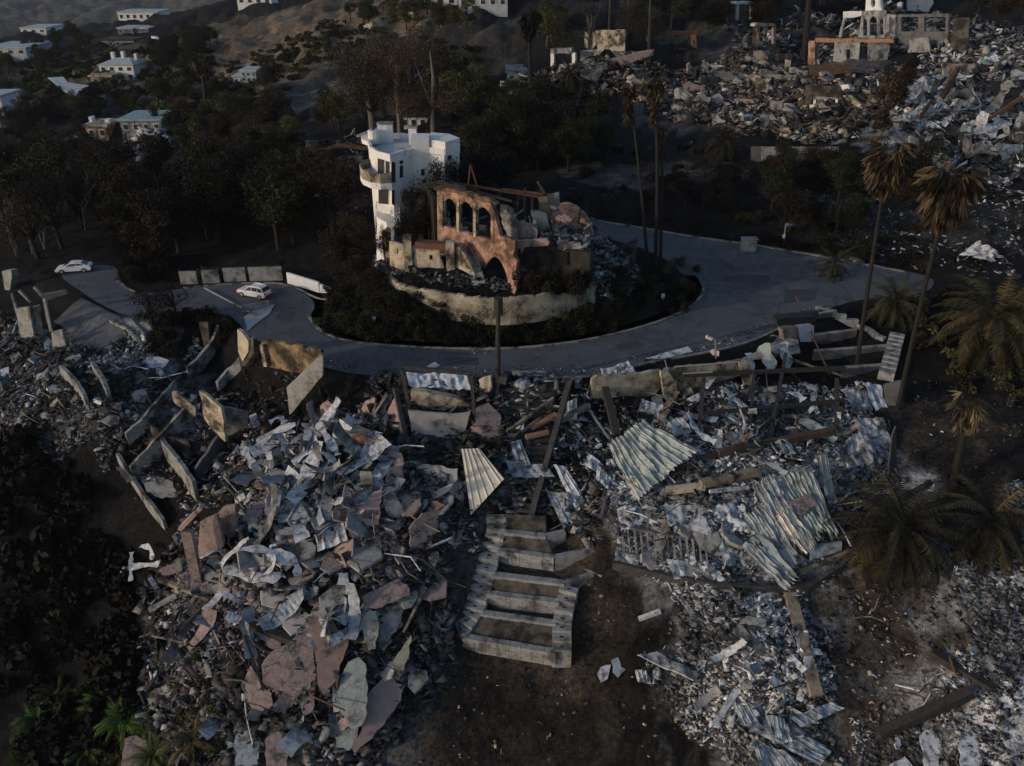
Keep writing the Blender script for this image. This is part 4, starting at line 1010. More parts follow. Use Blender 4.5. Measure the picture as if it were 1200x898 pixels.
shrubs([(260,80),(400,20),(430,60),(360,80),(300,150),(250,150)], 300, ['dark','dkbrown','olive'], (.8,2.2), (2,4.5), 'scrub patch on the tan hillside', 'scrub on the tan hillside', 14, stuff=True)
shrubs([(0,60),(250,60),(250,130),(0,140)], 170, ['dark','olive','black'], (1.5,3), (5,9), 'dark scrub patch on the far hills', 'scrub on the far hills', 15, stuff=True)
def scrub_all():
    pals = dict(dark=DKGREEN, olive=OLIVE, brown=BROWN, dkbrown=DKBROWN, grey=GREYG, black=BLACKT, green=VG)
    g = np.random.default_rng(77); Vs = []; Cs = []
    for (kd, p, h, w_) in SCRUB:
        n = 260; d = g.normal(size=(n,3)); d /= np.linalg.norm(d, axis=1)[:,None]
        lobes = g.uniform(-.55,.55,(5,3)); lobes[:,2] = g.uniform(.1,.6,5)
        c = (lobes[g.integers(0,5,n)] + d*.42*g.uniform(.3,1,n)[:,None]**.5) * np.array([w_*.55, w_*.55, h]) + np.array(p)
        a = g.normal(size=(n,3)); a /= np.linalg.norm(a, axis=1)[:,None]; b = np.cross(a, g.normal(size=(n,3))); b /= np.linalg.norm(b, axis=1)[:,None]
        s_ = (.16*w_*g.uniform(.5,1.4,n))[:,None]
        Vs.append(np.stack([c-a*s_*.5, c+b*s_*.3, c+a*s_*.5, c-b*s_*.3], 1).reshape(-1,3))
        pal = np.array(pals[kd]); Cs.append(pal[g.integers(0,len(pal),n)]*g.uniform(.5,1.5,n)[:,None])
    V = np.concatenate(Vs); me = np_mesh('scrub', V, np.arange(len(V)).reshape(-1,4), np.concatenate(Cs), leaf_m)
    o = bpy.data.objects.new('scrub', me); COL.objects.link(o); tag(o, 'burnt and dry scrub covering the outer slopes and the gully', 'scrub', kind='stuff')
scrub_all()
for i, (x, y, h) in enumerate([(612,312,2.6),(624,316,2.2),(640,314,3.0),(655,316,2.4),(668,318,2.8),(684,316,3.0),(630,320,1.6),(648,322,1.8),(674,322,1.8)]):
    shrub(['black','dkbrown','black'][i % 3], i % 4, PZ(x, y+22, 5.2), h, 2.6, 'blackened climbing bush against the lower right wall of the burnt mansion', 'bushes against the mansion wall')
def tuft(px, py, h, R_, cols, label, seed):
    b = P(px, py); V = []; Fq = []; Cc = []; g = np.random.default_rng(seed)
    for i in range(46):
        az = g.uniform(0, 6.28); frond(V, Fq, Cc, np.array([0,0,.1]), az, g.uniform(.5,1.45), R_*g.uniform(.7,1.1), g.uniform(1.2,2.2), .07, cols, g, nl=9, leafl=.16)
    me = np_mesh('fern', V, Fq, np.array(Cc), leaf_m); o = bpy.data.objects.new('fern_clump', me); COL.objects.link(o); o.location = b; ORG[o.name] = b; tag(o, label, 'plant')
tuft(148,852,2,3.4,[(.10,.17,.03),(.13,.20,.04)],'bright green feathery clump at the bottom left',1)
tuft(45,850,2,3.0,[(.07,.13,.03),(.05,.09,.02)],'dull green feathery clump at the far bottom left',2)
tuft(228,872,2,3.4,[(.15,.12,.05),(.11,.10,.04)],'yellow-brown feathery clump beside fallen plaster at the bottom left',3)
tuft(180,892,2,3.2,[(.12,.13,.04),(.08,.10,.03)],'yellow-green feathery clump between two fallen mauve slabs at the bottom left',5)
tuft(70,820,2,2.8,[(.06,.09,.025),(.04,.06,.02)],'dim green feathery clump uphill of the others at the bottom left',6)
tuft(120,832,2,2.6,[(.10,.15,.03),(.07,.11,.025)],'small fresh green feathery clump just above the brightest one',7)
tuft(105,885,2,3.0,[(.10,.11,.035),(.07,.09,.03)],'olive feathery clump on the bottom edge of the photo',4)
# ------------------------------------------------------------------ rubble: the fine, uncountable part of every heap
GREY_P = [(.36,.37,.40),(.26,.27,.30),(.17,.18,.20),(.10,.10,.11),(.05,.05,.05),(.46,.47,.50),(.30,.28,.26),(.22,.20,.19),(.03,.03,.03)]
PINK_P = GREY_P + [(.27,.21,.20),(.33,.27,.25),(.40,.36,.33)]
TAN_P = [(.40,.35,.27),(.28,.24,.19),(.18,.155,.125),(.10,.09,.075),(.48,.44,.38),(.05,.045,.04),(.32,.24,.17)]
ASH_P = [(.52,.525,.53),(.45,.455,.46),(.60,.60,.60),(.37,.375,.385),(.25,.255,.26),(.10,.10,.10),(.49,.49,.49),(.04,.04,.04)]
DARK_P = [(.05,.047,.045),(.03,.028,.027),(.09,.085,.08),(.16,.155,.15),(.02,.02,.02)]
def rubble(name, label, poly, n, pal, smin=.08, smax=.7, seed=1, lift=.12, sticks=.10, strips=.14, tilt=.38, edge=4.0, bias=4.5, boulder=0.07, gain=1.0, zc=None):
    """thousands of chips, sticks and bent strips over a patch outlined by pixels"""
    g = np.random.default_rng(seed); pp = [P(*q) if zc is None else PZ(*q, zc) for q in poly]; W = [(p.x, p.y) for p in pp]
    xs = [q[0] for q in W]; ys = [q[1] for q in W]; pts = []
    while sum(len(a) for a in pts) < n:
        x = g.uniform(min(xs)-2, max(xs)+2, n*2); y = g.uniform(min(ys)-2, max(ys)+2, n*2)
        sdv = poly_sd(x, y, W) + (fbm(x*.3, y*.3, 3, seed+5)-.5)*edge*2
        dens = fbm(x*.35+seed, y*.35, 3, seed+9)
        k = (sdv < 0) & (g.uniform(0, 1, len(x)) < .35 + dens*.9)
        pts.append(np.stack([x[k], y[k]], 1))
    xy = np.concatenate(pts)[:n]; z = ground_h(xy[:,0], xy[:,1]) if zc is None else np.full(n, zc)
    s = smin*.8 + (smax*1.7-smin) * g.uniform(0, 1, n)**bias
    typ = g.uniform(0, 1, n)
    L = s * np.where(typ < sticks, g.uniform(2.5, 5, n), g.uniform(.8, 1.6, n)); L = np.minimum(L, smax*2.4)
    Wd = s * np.where(typ < sticks, .22, g.uniform(.5, 1.1, n))
    bl = (typ > 1-boulder)
    T = np.where(bl, s*g.uniform(.3,.8,n), np.minimum(s*.12, .05) + .012); T = np.where(typ < sticks, Wd*.7, T)
    az = g.uniform(0, 2*math.pi, n); tx = g.normal(0, tilt, n); ty = g.normal(0, tilt*.6, n)
    ca, sa = np.cos(az), np.sin(az)
    ex = np.stack([ca*np.cos(tx), sa*np.cos(tx), np.sin(tx)], 1)
    ey0 = np.stack([-sa, ca, 0*ca], 1); ez0 = np.cross(ex, ey0)
    ey = ey0*np.cos(ty)[:,None] + ez0*np.sin(ty)[:,None]; ez = np.cross(ex, ey)
    c = np.stack([xy[:,0], xy[:,1], z + lift*g.uniform(-.3, 1.6, n) + np.abs(np.sin(tx))*L*.3], 1)
    # six-sided bent plate: two rows of (a, mid, b)
    V = np.empty((n, 12, 3)); bend = g.normal(0, .18, n)*L; bend = np.where((typ > sticks) & (typ < sticks+strips), g.normal(0, .5, n)*L, bend*.5); bend = np.where(bl, 0, bend)
    idx = 0
    for zt in (.5, -.5):
        for u in (-1, 0, 1):
            for v in (-1, 1):
                j = g.uniform(.65, 1.1, n)
                V[:, idx] = c + ex*(u*L*.5*j)[:,None] + ey*(v*Wd*.5*g.uniform(.55, 1.1, n))[:,None] + ez*(zt*T + (bend if u == 0 else 0))[:,None]
                idx += 1
    f = np.array([(0,2,3,1),(2,4,5,3),(6,7,9,8),(8,9,11,10),(0,1,7,6),(4,10,11,5),(0,6,8,2),(2,8,10,4),(1,3,9,7),(3,5,11,9)])
    Fq = (f[None] + (np.arange(n)*12)[:,None,None]).reshape(-1, 4)
    pal = np.array(pal); pi = g.integers(0, len(pal), n); col = pal[pi] * g.uniform(.55, 1.35, n)[:,None] * gain
    patch = fbm(xy[:,0]*.25, xy[:,1]*.25, 2, seed+30); col = col * (.35 + 1.3*sstep(.3,.7,patch))[:,None]
    me = np_mesh(name, V.reshape(-1,3), Fq, np.repeat(col, 10, 0), debris_m)
    o = bpy.data.objects.new(name, me); COL.objects.link(o); return tag(o, label, 'rubble', kind='stuff')
LEFT_HEAP = [(290,520),(340,480),(420,462),(470,440),(590,452),(600,520),(585,590),(530,650),(525,700),(520,770),(500,830),(440,890),(280,895),(190,880),(170,780),(160,690),(220,620),(290,600),(270,560)]
rubble('rubble', 'grey and dull pink broken plaster and sheet metal heap of the left house below the road', LEFT_HEAP, 22000, PINK_P, .08, .75, 1, .2, edge=3, gain=.55)  # gain darkens the fine rubble, painting shade into gaps between big pieces
rubble('rubble', 'pale ash and shattered fragments under the collapsed roofs of the right house', [(590,470),(690,468),(900,450),(1010,450),(1045,500),(1050,560),(1000,640),(930,690),(800,690),(715,655),(710,600),(640,600),(590,560)], 22000, ASH_P, .05, .42, 2, .10, edge=1.5, boulder=.02, sticks=.06)
rubble('rubble', 'pale ash spill and splinters on the slope below the right house', [(790,690),(940,680),(960,760),(960,830),(1000,898),(850,898),(800,830),(740,800),(740,760),(800,740)], 11000, ASH_P, .05, .40, 3, .08, edge=4, boulder=.02, sticks=.05)
rubble('rubble', 'bright ash and crumbled plaster bank at the lower right edge', [(1110,640),(1200,560),(1230,898),(1000,898),(1040,850),(1110,800),(1130,720)], 12000, ASH_P, .04, .32, 4, .06, edge=5, boulder=.02, sticks=.05)
rubble('rubble', 'dark and pale debris field of the far left ruin', [(0,370),(50,395),(130,430),(190,440),(235,385),(240,400),(215,450),(160,490),(120,540),(60,530),(0,500)], 13000, GREY_P, .07, .5, 5, .15, edge=2, gain=.75, sticks=.2)
rubble('rubble', 'speckled rubble beside the left driveway', [(110,420),(150,385),(178,400),(175,430),(140,445)], 1800, ASH_P+GREY_P, .07, .5, 6, .15, edge=1)
rubble('rubble', 'dark rubble inside the roofless burnt mansion', [(450,296),(500,290),(530,285),(600,270),(640,255),(690,262),(720,300),(740,330),(720,350),(690,340),(650,300),(600,290),(520,300)], 3500, DARK_P+GREY_P, .08, .7, 7, .25, edge=1)
rubble('rubble', 'pale rubble spilling off the right end of the burnt mansion', [(690,285),(720,290),(745,315),(735,350),(700,345),(690,310)], 1500, ASH_P, .08, .7, 17, .25, edge=1)
rubble('rubble', 'charred debris along the top of the curved retaining wall', [(440,300),(500,325),(600,332),(690,318),(690,326),(600,342),(500,334),(445,315)], 2600, DARK_P+GREY_P, .08, .6, 8, .2, edge=.5)
rubble('rubble', 'sunlit rubble field of the upper ruin between plaster wall and arches', [(740,80),(860,60),(900,75),(1040,85),(1050,140),(980,170),(880,160),(800,140),(730,120)], 14000, TAN_P+DARK_P+TAN_P, .12, 1.2, 9, .15, edge=4)
rubble('rubble', 'tangled metal and roof debris field at the upper right edge', [(1050,80),(1100,55),(1210,40),(1230,200),(1150,215),(1060,165),(1045,130)], 14000, ASH_P+GREY_P, .12, 1.2, 10, .2, edge=3)
rubble('rubble', 'rubble behind the burnt arches at the top of the photo', [(850,30),(980,20),(1100,15),(1180,30),(1180,60),(1040,70),(870,65)], 4000, GREY_P, .15, 1.6, 11, .1, edge=3)
rubble('rubble', 'pale rubble around the cream plaster ruin', [(590,100),(650,82),(740,75),(740,105),(690,125),(600,125)], 2500, GREY_P+TAN_P, .12, 1.5, 12, .3, edge=3)
rubble('rubble', 'scattered rubble around the sunken court and left rooms', [(190,450),(300,430),(350,470),(330,520),(290,580),(200,600),(150,560)], 2500, DARK_P+PINK_P, .08, .6, 13, .12, edge=3)
rubble('rubble', 'thin scatter of pale stones and splinters on the brown earth', [(500,740),(700,690),(800,700),(840,880),(500,898)], 800, TAN_P+DARK_P+DARK_P, .03, .2, 14, .03, edge=4, bias=3)
rubble('rubble', 'scattered pale chips on the bare ground right of centre', [(950,700),(1130,690),(1120,820),(1010,880),(970,800)], 1000, TAN_P+DARK_P, .03, .28, 15, .03, edge=4, bias=3)
rubble('rubble', 'pale chips scattered on the palm slope', [(1060,440),(1200,430),(1200,640),(1060,640)], 900, TAN_P+DARK_P, .03, .2, 16, .03, edge=4, bias=3)
rubble('rubble', 'pale debris strewn over the dark bank behind the road', [(980,200),(1200,220),(1200,330),(1060,310),(950,270)], 2200, ASH_P+DARK_P, .05, .5, 18, .1, edge=4, bias=3)
rubble('rubble', 'burnt debris between the concrete steps and the road', [(590,440),(690,445),(710,560),(700,640),(610,600),(590,520)], 2600, DARK_P+GREY_P, .08, .8, 19, .2, edge=1)
rubble('rubble', 'debris of the burnt house left of the white villa', [(350,172),(425,160),(430,215),(380,230),(355,205)], 1200, DARK_P+GREY_P, .1, .9, 20, .2, edge=2)
rubble('rubble', 'pale rubble of the distant burnt house on the left hillside', [(155,165),(190,150),(200,175),(175,190),(150,185)], 700, ASH_P, .3, 1.8, 21, .3, edge=4)
rubble('rubble', 'dark rubble bed of the lower left slope', [(170,700),(280,690),(290,898),(190,898)], 1500, DARK_P+GREY_P, .08, .7, 22, .15, edge=3)

rubble('rubble', 'charred floor debris on the upper storey of the burnt mansion', [(610,288),(640,285),(688,294),(692,280),(660,266),(612,266)], 1500, DARK_P+GREY_P, .08, .8, 31, .25, edge=.3, zc=9.0)
rubble('rubble', 'thin scatter of grit and splinters along the near edge of the road', [(300,396),(380,430),(600,440),(700,436),(860,404),(960,362),(1000,352),(990,345),(850,396),(690,428),(600,430),(430,432),(350,412)], 1500, ASH_P+DARK_P, .02, .14, 32, .02, edge=1.2, bias=3, zc=.02)
rubble('rubble', 'grit washed along the island kerb', [(366,375),(392,397),(500,408),(640,405),(760,381),(822,350),(830,345),(800,375),(700,402),(575,415),(440,410),(380,396)], 700, DARK_P+TAN_P, .02, .12, 33, .02, edge=.5, bias=3, zc=.02)
# ------------------------------------------------------------------ blockwork terraces, steps and garden walls
def blocks(mb, a, b, z0, z1, w_=.42, bl=.9, seed=1):
    """a course-built wall: single blocks with small gaps so that joints show"""
    r = random.Random(seed); a = Vector(a); b = Vector(b); d = b-a; L = d.length; d.normalize(); n = max(1, round(L/bl)); M = Matrix.Rotation(math.atan2(d.y, d.x), 3, 'Z')
    rows = max(1, round((z1-z0)/.32)); hh = (z1-z0)/rows
    for k in range(rows):
        for i in range(n):
            c = a + d*(L*(i+.5)/n); j = r.uniform(-.02,.02)
            mb.box((c.x + d.y*j, c.y - d.x*j, z0 + hh*(k+.5)), L/n-.03, w_+r.uniform(-.02,.02), hh-.02, M)
    return mb
# the concrete crib steps in the centre
def crib():
    A_ = P(595,600); t = thing('crib_terrace', 'stepped concrete block terrace descending the bare slope in the centre', 'terrace', A_)
    L = [((590,598),(640,600),(664,600)),((590,622),(640,627),(662,622)),((583,643),(650,652),(712,640)),((577,672),(662,682),(694,672)),((570,694),(656,704),None),((563,717),(652,729),None),((543,745),(652,763),None)]
    lv = []
    for a, b, c in L:
        z = max(P(*a).z, P(*b).z, P((a[0]+b[0])//2, (a[1]+b[1])//2).z) + .55
        lv.append((z, PZ(*a, z), PZ(*b, z), PZ(*c, z) if c else None))
    earth = mat('bed_earth', (.13,.112,.085), (.07,.06,.047), scale=1.5, bump=.6, stain=.3)
    slot = []
    for k in range(1, len(lv)):
        z, a, b, c = lv[k]; zu, a0, b0, c0 = lv[k-1]
        m = MB(); blocks(m, a, b, z-1.6, z, .62, 1.1, k)
        if c: blocks(m, b, c, z-1.6, z, .62, 1.1, k+9)
        m.obj('cross_wall', conc, t)
        zf_ = z-.32; zb_ = zu-.30 if k not in (3, 5) else z-.8; zf_ = zf_ if k not in (3, 5) else z-.8
        q = [(a.x,a.y+.25,zf_),(b.x,b.y+.25,zf_),(b0.x,b0.y-.25,zb_),(a0.x,a0.y-.25,zb_)]
        m = MB(); m.add(q + [(x_, y_, z-3.2) for x_, y_, _ in q], [(0,1,2,3),(7,6,5,4),(0,4,5,1),(1,5,6,2),(2,6,7,3),(3,7,4,0)]); m.obj('earth_bed', earth, t)
        if c and c0:
            m = MB(); m.prism([(b.x,b.y+.2),(c.x,c.y+.2),(c0.x,c0.y),(b0.x,b0.y)], z-3.2, z-.5); m.obj('earth_bed', earth, t)
    def rail(i0, i1, side, wd, off):
        m = MB(); r = random.Random(i0+side*7); o = None
        for k in range(i0, i1):
            z0, z1 = lv[k][0], lv[k+1][0]; p0, p1 = lv[k][1+side], lv[k+1][1+side]
            if p0 is None or p1 is None: continue
            d = p1-p0; d.z = 0; Ln = d.length; d.normalize(); M = Matrix.Rotation(math.atan2(d.y, d.x), 3, 'Z'); n_ = max(2, round(Ln/.85)); nn = Vector((-d.y, d.x, 0)) * (1 if side == 0 else 1) * off
            for j in range(n_):
                q = p0.lerp(p1, (j+.5)/n_); z = z0 + (z1-z0)*(j+1)/n_ + .10
                m.box((q.x+nn.x, q.y+nn.y, z-1.1), Ln/n_-.03, wd, 2.2, M); slot.append((Vector((q.x+nn.x, q.y+nn.y, z+.012)), M))
        o = m.obj('side_rail', conc, t)
        for q, M in slot: MB().box(q, .16, .34, .03, M).obj('slot_shade', dark, o)  # slots are not cut: dark boxes paint their inner shade
        slot.clear()
    rail(0, 6, 0, 1.9, -.7); rail(3, 6, 1, 1.7, .5); rail(2, 3, 2, 1.9, 0.)
crib()
# dark flight of steps between the two houses, burnt
def dark_steps():
    t = thing('garden_stair', 'long soot-black stair climbing from the concrete terrace to the road', 'stair', P(612,560))
    for k in range(22):
        u = k/21; y = 448 + u*150; xa = 588 + u*14; xb = 652 - u*10
        pa, pb = P(int(xa), int(y)), P(int(xb), int(y)); z = max(pa.z, pb.z) + .12
        m = MB(); m.bar((pa.x,pa.y,z-.3), (pb.x,pb.y,z-.3), .75, .6); m.obj('step', conc_d if k > 14 else char_s, t)
dark_steps()
# terraced walls right of the road end
def right_terrace():
    t = thing('block_terrace', 'dark terraced garden walls edged by pale stepped blockwork right of the road', 'terrace', P(1000,420))
    rows = [((948,372),(985,371),-1.2),((955,398),(1010,388),-1.2),((955,425),(1040,405),-1.3),((985,440),(1045,428),-1.2)]
    for i, (a, b, dz) in enumerate([((940,376),(978,370),0),((948,398),(1002,394),0),((952,421),(1040,410),0),((985,442),(1042,432),0)]):
        pa, pb = P(*a), P(*b); m = MB(); z = max(pa.z, pb.z)
        m.bar((pa.x,pa.y,z-.55), (pb.x,pb.y,z-.55), .35, 2.2); w_ = m.obj('terrace_wall', conc_d, t)
        m = MB(); m.bar((pa.x,pa.y,z+.60), (pb.x,pb.y,z+.60), .42, .14); m.obj('coping', conc, w_)
    pts = [(955,362),(968,364),(978,372),(990,378),(1004,384),(1018,389),(1026,396),(1036,400)]
    m = MB()
    for i in range(len(pts)-1):
        a, b = P(*pts[i]), P(*pts[i+1]); blocks(m, (a.x,a.y,0), (b.x,b.y,0), min(a.z,b.z)-.6, max(a.z,b.z)+.5, .6, 1.0, i)
    m.obj('stepped_edge', conc, t)
    m = MB(); sl = []
    pts = [P(1050,398), P(1046,412), P(1042,428), P(1037,446)]
    for i in range(3):
        for j in range(3):
            a = pts[i].lerp(pts[i+1], j/3); b = pts[i].lerp(pts[i+1], (j+1)/3); d = b-a; d.z = 0; L = d.length; d.normalize(); M = Matrix.Rotation(math.atan2(d.y,d.x), 3, 'Z'); c = (a+b)/2; z = max(a.z,b.z)+.9
            m.box((c.x,c.y,z-1), L-.02, 1.7, 2, M); sl.append((Vector((c.x,c.y,z+.01)), M))
    o = m.obj('crib_rail', conc, t)
    for q, M in sl: MB().box(q, .2, .45, .04, M).obj('slot_shade', dark, o)  # dark boxes on the blocks give the slots' shade as colour
right_terrace()
slab_px('block_wall', 'grey concrete wall at the foot of the right terraces beside the crumpled blue panel', 'wall', [(1035,452),(1060,446),(1058,478),(1048,500),(1040,500)], conc_d, n=(-.3,-.9,0), lift=.2, rough=.02, thick=.4)
# retaining wall of the right-hand house, along the road
def rwall():
    a = P(690,468); z0 = None
    t = thing('house_wall', 'long cracked cream wall of the right house just below the road', 'wall', a)
    for (b0, b1, out) in [((690,468),(772,470),[(694,445),(700,441),(735,440),(775,434),(776,452),(768,462),(755,466),(700,468),(693,466)]),
                          ((778,468),(862,452),[(779,434),(800,430),(835,428),(868,422),(869,440),(840,448),(800,458),(780,462)])]:
        o, n = wall_dir(b0, b1, z0); plate(MB(), out, o, n, .45, rough=.09, step=.5, seed=len(out)).obj('wall_panel', cream2, t)
    o, n = wall_dir((778,468),(862,452), z0); nn = n if n.dot(ray(600,449)) < 0 else -n
    plate(MB(), [(775,436),(783,436),(793,448),(794,466),(783,476),(778,462)], o + nn*.5, n, .5, rough=.08).obj('buttress', cream, t)
    plate(MB(), [(866,424),(880,423),(884,436),(880,455),(872,452)], o + nn*.2, n, .4, rough=.08).obj('buttress', cream, t)
    m = MB()
    for p, q in (((790,430),(866,424)), ((800,438),(835,436)), ((779,422),(784,440))): m.bar(line_up(a, p), line_up(a, q), .10)
    m.obj('bent_rebar', steel_p, t)
rwall()
# left: driveway, court, sunken rooms
tag(sheet([tuple(P(*q).xy) for q in [(96,350),(120,362),(140,372),(152,392),(120,408),(95,408),(84,392),(62,378)]], lambda x, y: GH(x, y)+.10, 'driveway', asphalt, 1.0), kind='structure')
def ridge(px, h, th, m, name, label, cat='wall', cap=None, top=None, group=None):
    """a long standing wall following ground pixels, h metres tall"""
    pts = [P(*p) for p in px]; mb = MB(); q = []; r = random.Random(len(label))
    pp = []
    for i in range(len(pts)-1):
        k = max(2, int((pts[i+1]-pts[i]).length/.8))
        pp += [pts[i].lerp(pts[i+1], j/k) for j in range(k)]
    pp.append(pts[-1])
    for i, p in enumerate(pp):
        d = pp[min(i+1,len(pp)-1)]-pp[max(i-1,0)]; d.z = 0; d.normalize(); nn = Vector((-d.y,d.x,0)); hh = h + r.uniform(-.12,.12)*min(1,h)
        for s_, z in ((-.5,-1.2),(-.5,hh),(.5,hh),(.5,-1.2)): q.append(p + nn*th*s_ + Vector((0,0,z)))
    n = len(pp); mb.add(q, [(i*4+j, i*4+j+1, i*4+5+j, i*4+4+j) for i in range(n-1) for j in range(3)] + [(0,1,2,3), (4*n-1,4*n-2,4*n-3,4*n-4)])
    return tag(mb.obj(name, m, loc=pts[0]), label, cat, group)
ridge([(258,395),(252,412),(240,428),(222,446)], 1.7, .35, greyst, 'ruin_wall', 'thin curving wall top running down from the charred hedge beside the debris field')
ridge([(215,452),(190,480),(168,505),(150,520)], 1.5, .35, greyst, 'ruin_wall', 'straight low wall along the lower edge of the far left debris field')
ridge([(290,412),(282,430),(268,444),(256,458)], 1.2, .4, conc, 'ruin_wall', 'pale stub wall running down left from the sunlit cream corner')
ridge([(232,484),(215,502),(190,530),(157,565)], 2.1, .35, greyst, 'ruin_wall', 'long straight pale wall crossing the sunken left rooms diagonally')
ridge([(140,540),(165,580),(195,620)], 1.2, .35, greyst, 'ruin_wall', 'dim diagonal wall running down into the dark left gully')
ridge([(195,535),(215,560),(232,585)], 2.4, .4, greyst, 'ruin_wall', 'weathered wall slab between the two lower left rooms')
ridge([(130,378),(150,388),(168,408)], .4, .35, conc, 'ruin_wall', 'white curb wall at the right edge of the left driveway')
ridge([(155,375),(172,394),(180,404)], .4, .35, conc_d, 'ruin_wall', 'grey kerb wall between driveway and charred hedge')
wall_px('ruin_wall','small sunlit cream wall fragment below the thin curving wall','wall',(204,478),(228,486),[(201,460),(206,460),(229,478),(229,489),(222,484),(204,472)],cream,.35,rough=.05, nudge=1.4)
wall_px('ruin_wall','warm-lit ochre wall with plaster flaking, standing in the left rooms','wall',(236,505),(262,520),[(233,458),(240,462),(259,478),(262,494),(264,518),(250,505),(240,492)],cream,.35,rough=.08, nudge=1.4)
wall_px('ruin_wall','greyish plaster wall with a small peach patch, right of the ochre wall','wall',(262,512),(292,500),[(261,478),(276,480),(291,484),(290,500),(264,514)],greyst,.35,rough=.05, nudge=1.4)
wall_px('ruin_wall','bright sunlit cream wall wedge at the edge of the near road','wall',(280,425),(291,432),[(278,386),(283,389),(291,400),(291,412),(284,424),(279,412)],cream,.4,rough=.03, nudge=1.4)
wall_px('ruin_wall','pale cream return wall just right of the brightest sunlit wedge','wall',(284,430),(295,415),[(291,400),(296,396),(298,414),(286,430),(283,427)],cream,.3,rough=.03, nudge=1.4)
wall_px('ruin_wall','upright soot-brown panel left of the sunlit cream wedge','wall',(236,408),(248,412),[(233,378),(243,378),(247,410),(240,412)],soot_w,.3)
def court():
    t = thing('sunken_court', 'sooty sunken court box with ochre-stained back wall beside the near road', 'ruin', P(340,455))
    a, n = wall_dir((308,428),(372,438)); a = a + Vector((0,-2.5,0)); plate(MB(), [(306,402),(312,399),(375,410),(377,414),(372,440),(340,436),(308,428)], a, n, .4, rough=.12).obj('back_wall', ochre_st, t)
    plate(MB(), [(304,404),(308,404),(313,430),(309,430)], a + Vector((0,-.5,0)), n, .4).obj('corner_post', cream, t)
    a, n = wall_dir((338,470),(380,446)); a = a + Vector((-1.0,-3.0,0)); plate(MB(), [(336,454),(376,415),(378,418),(378,440),(342,484),(339,486)], a, n, .35, rough=.03).obj('side_wall', greenst if False else conc, t)
court()
def gatehouse():
    t = thing('roofless_outbuilding', 'roofless grey outbuilding with two tall wall panels left of the left driveway', 'ruin', P(40,400))
    for b0, b1, out, m_ in [((20,398),(38,398),[(19,362),(34,360),(40,396),(24,399)],conc),((39,396),(48,394),[(38,360),(46,358),(50,392),(43,396)],conc),((60,410),(76,408),[(60,390),(72,387),(77,405),(62,410)],conc),
                            ((50,380),(86,370),[(48,346),(76,340),(80,344),(56,352),(60,392),(56,393)],conc_d)]:
        a, n = wall_dir(b0, b1); plate(MB(), out, a, n, .35, rough=.04).obj('wall_panel', m_, t)
    for p, q in (((22,340),(36,354)),((40,336),(52,350)),((52,350),(76,344)),((52,350),(60,388)),((14,344),(22,372))):
        a = P(q[0], q[1]+20); MB().bar(line_up(a, p), line_up(a, q), .3).obj('wall_top', conc, t)
gatehouse()
wall_px('green_water_tank' if False else 'gate_pillar','pale green round-topped pillar at the far left edge','pillar',(5,340),(13,340),[(2,318),(13,317),(14,324),(11,342),(6,342)],greenst,.9)
ridge([(180,512),(200,524),(226,532)], 1.6, .35, soot_w, 'ruin_wall', 'sooty cross wall inside the upper left sunken room')
ridge([(262,522),(246,545),(232,566)], 1.8, .35, conc_d, 'ruin_wall', 'dark grey cross wall below the ochre wall in the left rooms')
ridge([(75,442),(95,462),(104,478)], 1.6, .4, greyst, 'ruin_wall', 'pale low wall in the far left debris below the left driveway, left one of a pair')
ridge([(112,438),(124,456),(130,470)], 1.6, .4, greyst, 'ruin_wall', 'pale low wall in the far left debris below the left driveway, right one of a pair')
# ------------------------------------------------------------------ the large, single pieces of wreckage
U = (0,-.5,.86)
# left heap, top: frame, tarp, table-like wall, pink slabs
def frame():
    b = P(470,520); t = thing('burnt_doorway', 'black burnt steel door frame standing over the pale tarp at the roadside', 'door frame', b)
    y = b.y
    for p, q, w_ in (((463,455),(479,530),.42),((470,430),(480,480),.34),((552,437),(556,485),.34),((470,430),(553,438),.34)):
        MB().bar(PY(*p, y+2.2), PY(*q, y+(.3 if q[1] > 500 else 2.2)), w_).obj('post' if q[1] > 440 else 'lintel', char_s, t)
frame()
sheet_px('tarp','crumpled pale blue-grey tarp lying over the wall inside the black frame','tarp',[(476,437),(546,439),(552,456),(480,454)],tarp_m,U,1.2,waves=3,amp=.12,crumple=.35,seed=3)
slab_px('sheet_scrap','torn white sheet lying on the near road lane above the black frame','scrap',[(500,430),(510,424),(516,428),(508,432)],metal_w,(0,-.1,.99),.15,.02)
wall_px('ruin_wall','cream and peach broken wall top below the tarp','wall',(480,478),(552,482),[(481,459),(500,460),(520,464),(553,472),(554,483),(530,482),(482,478)],cream,.8,rough=.06)
wall_px('ruin_wall','smooth pale inner wall below the cream wall top, centre of the left heap','wall',(478,512),(548,508),[(478,482),(530,486),(551,484),(545,505),(530,514),(505,516),(484,512)],white_st if False else mat('pale_plaster',(.50,.46,.43),(.40,.35,.32),stain=.15,stain_c=(.15,.14,.13)),.3,rough=.06)
slab_px('plaster_slab','large leaning pink plaster slab left of the steel frame post','plaster slab',[(444,500),(463,465),(468,478),(476,527),(470,526),(460,515),(452,505)],pinkw,(-.3,-.8,.5),.9)
slab_px('plaster_slab','pink torn slab with a gap, upper left of the leaning pink slab','plaster slab',[(421,488),(428,470),(440,466),(437,482),(430,492)],pinkw,(-.3,-.8,.5),1.2)
slab_px('plaster_slab','narrow pink slab wedged between two others beside the frame','plaster slab',[(436,490),(447,470),(458,462),(458,470),(446,492),(440,494)],pinkw,(-.3,-.8,.5),1.4)
slab_px('plaster_slab','dull mauve torn slab right of the steel frame','plaster slab',[(556,480),(572,472),(586,485),(590,510),(584,525),(570,520),(560,500)],pinkd,(.2,-.7,.7),.9)
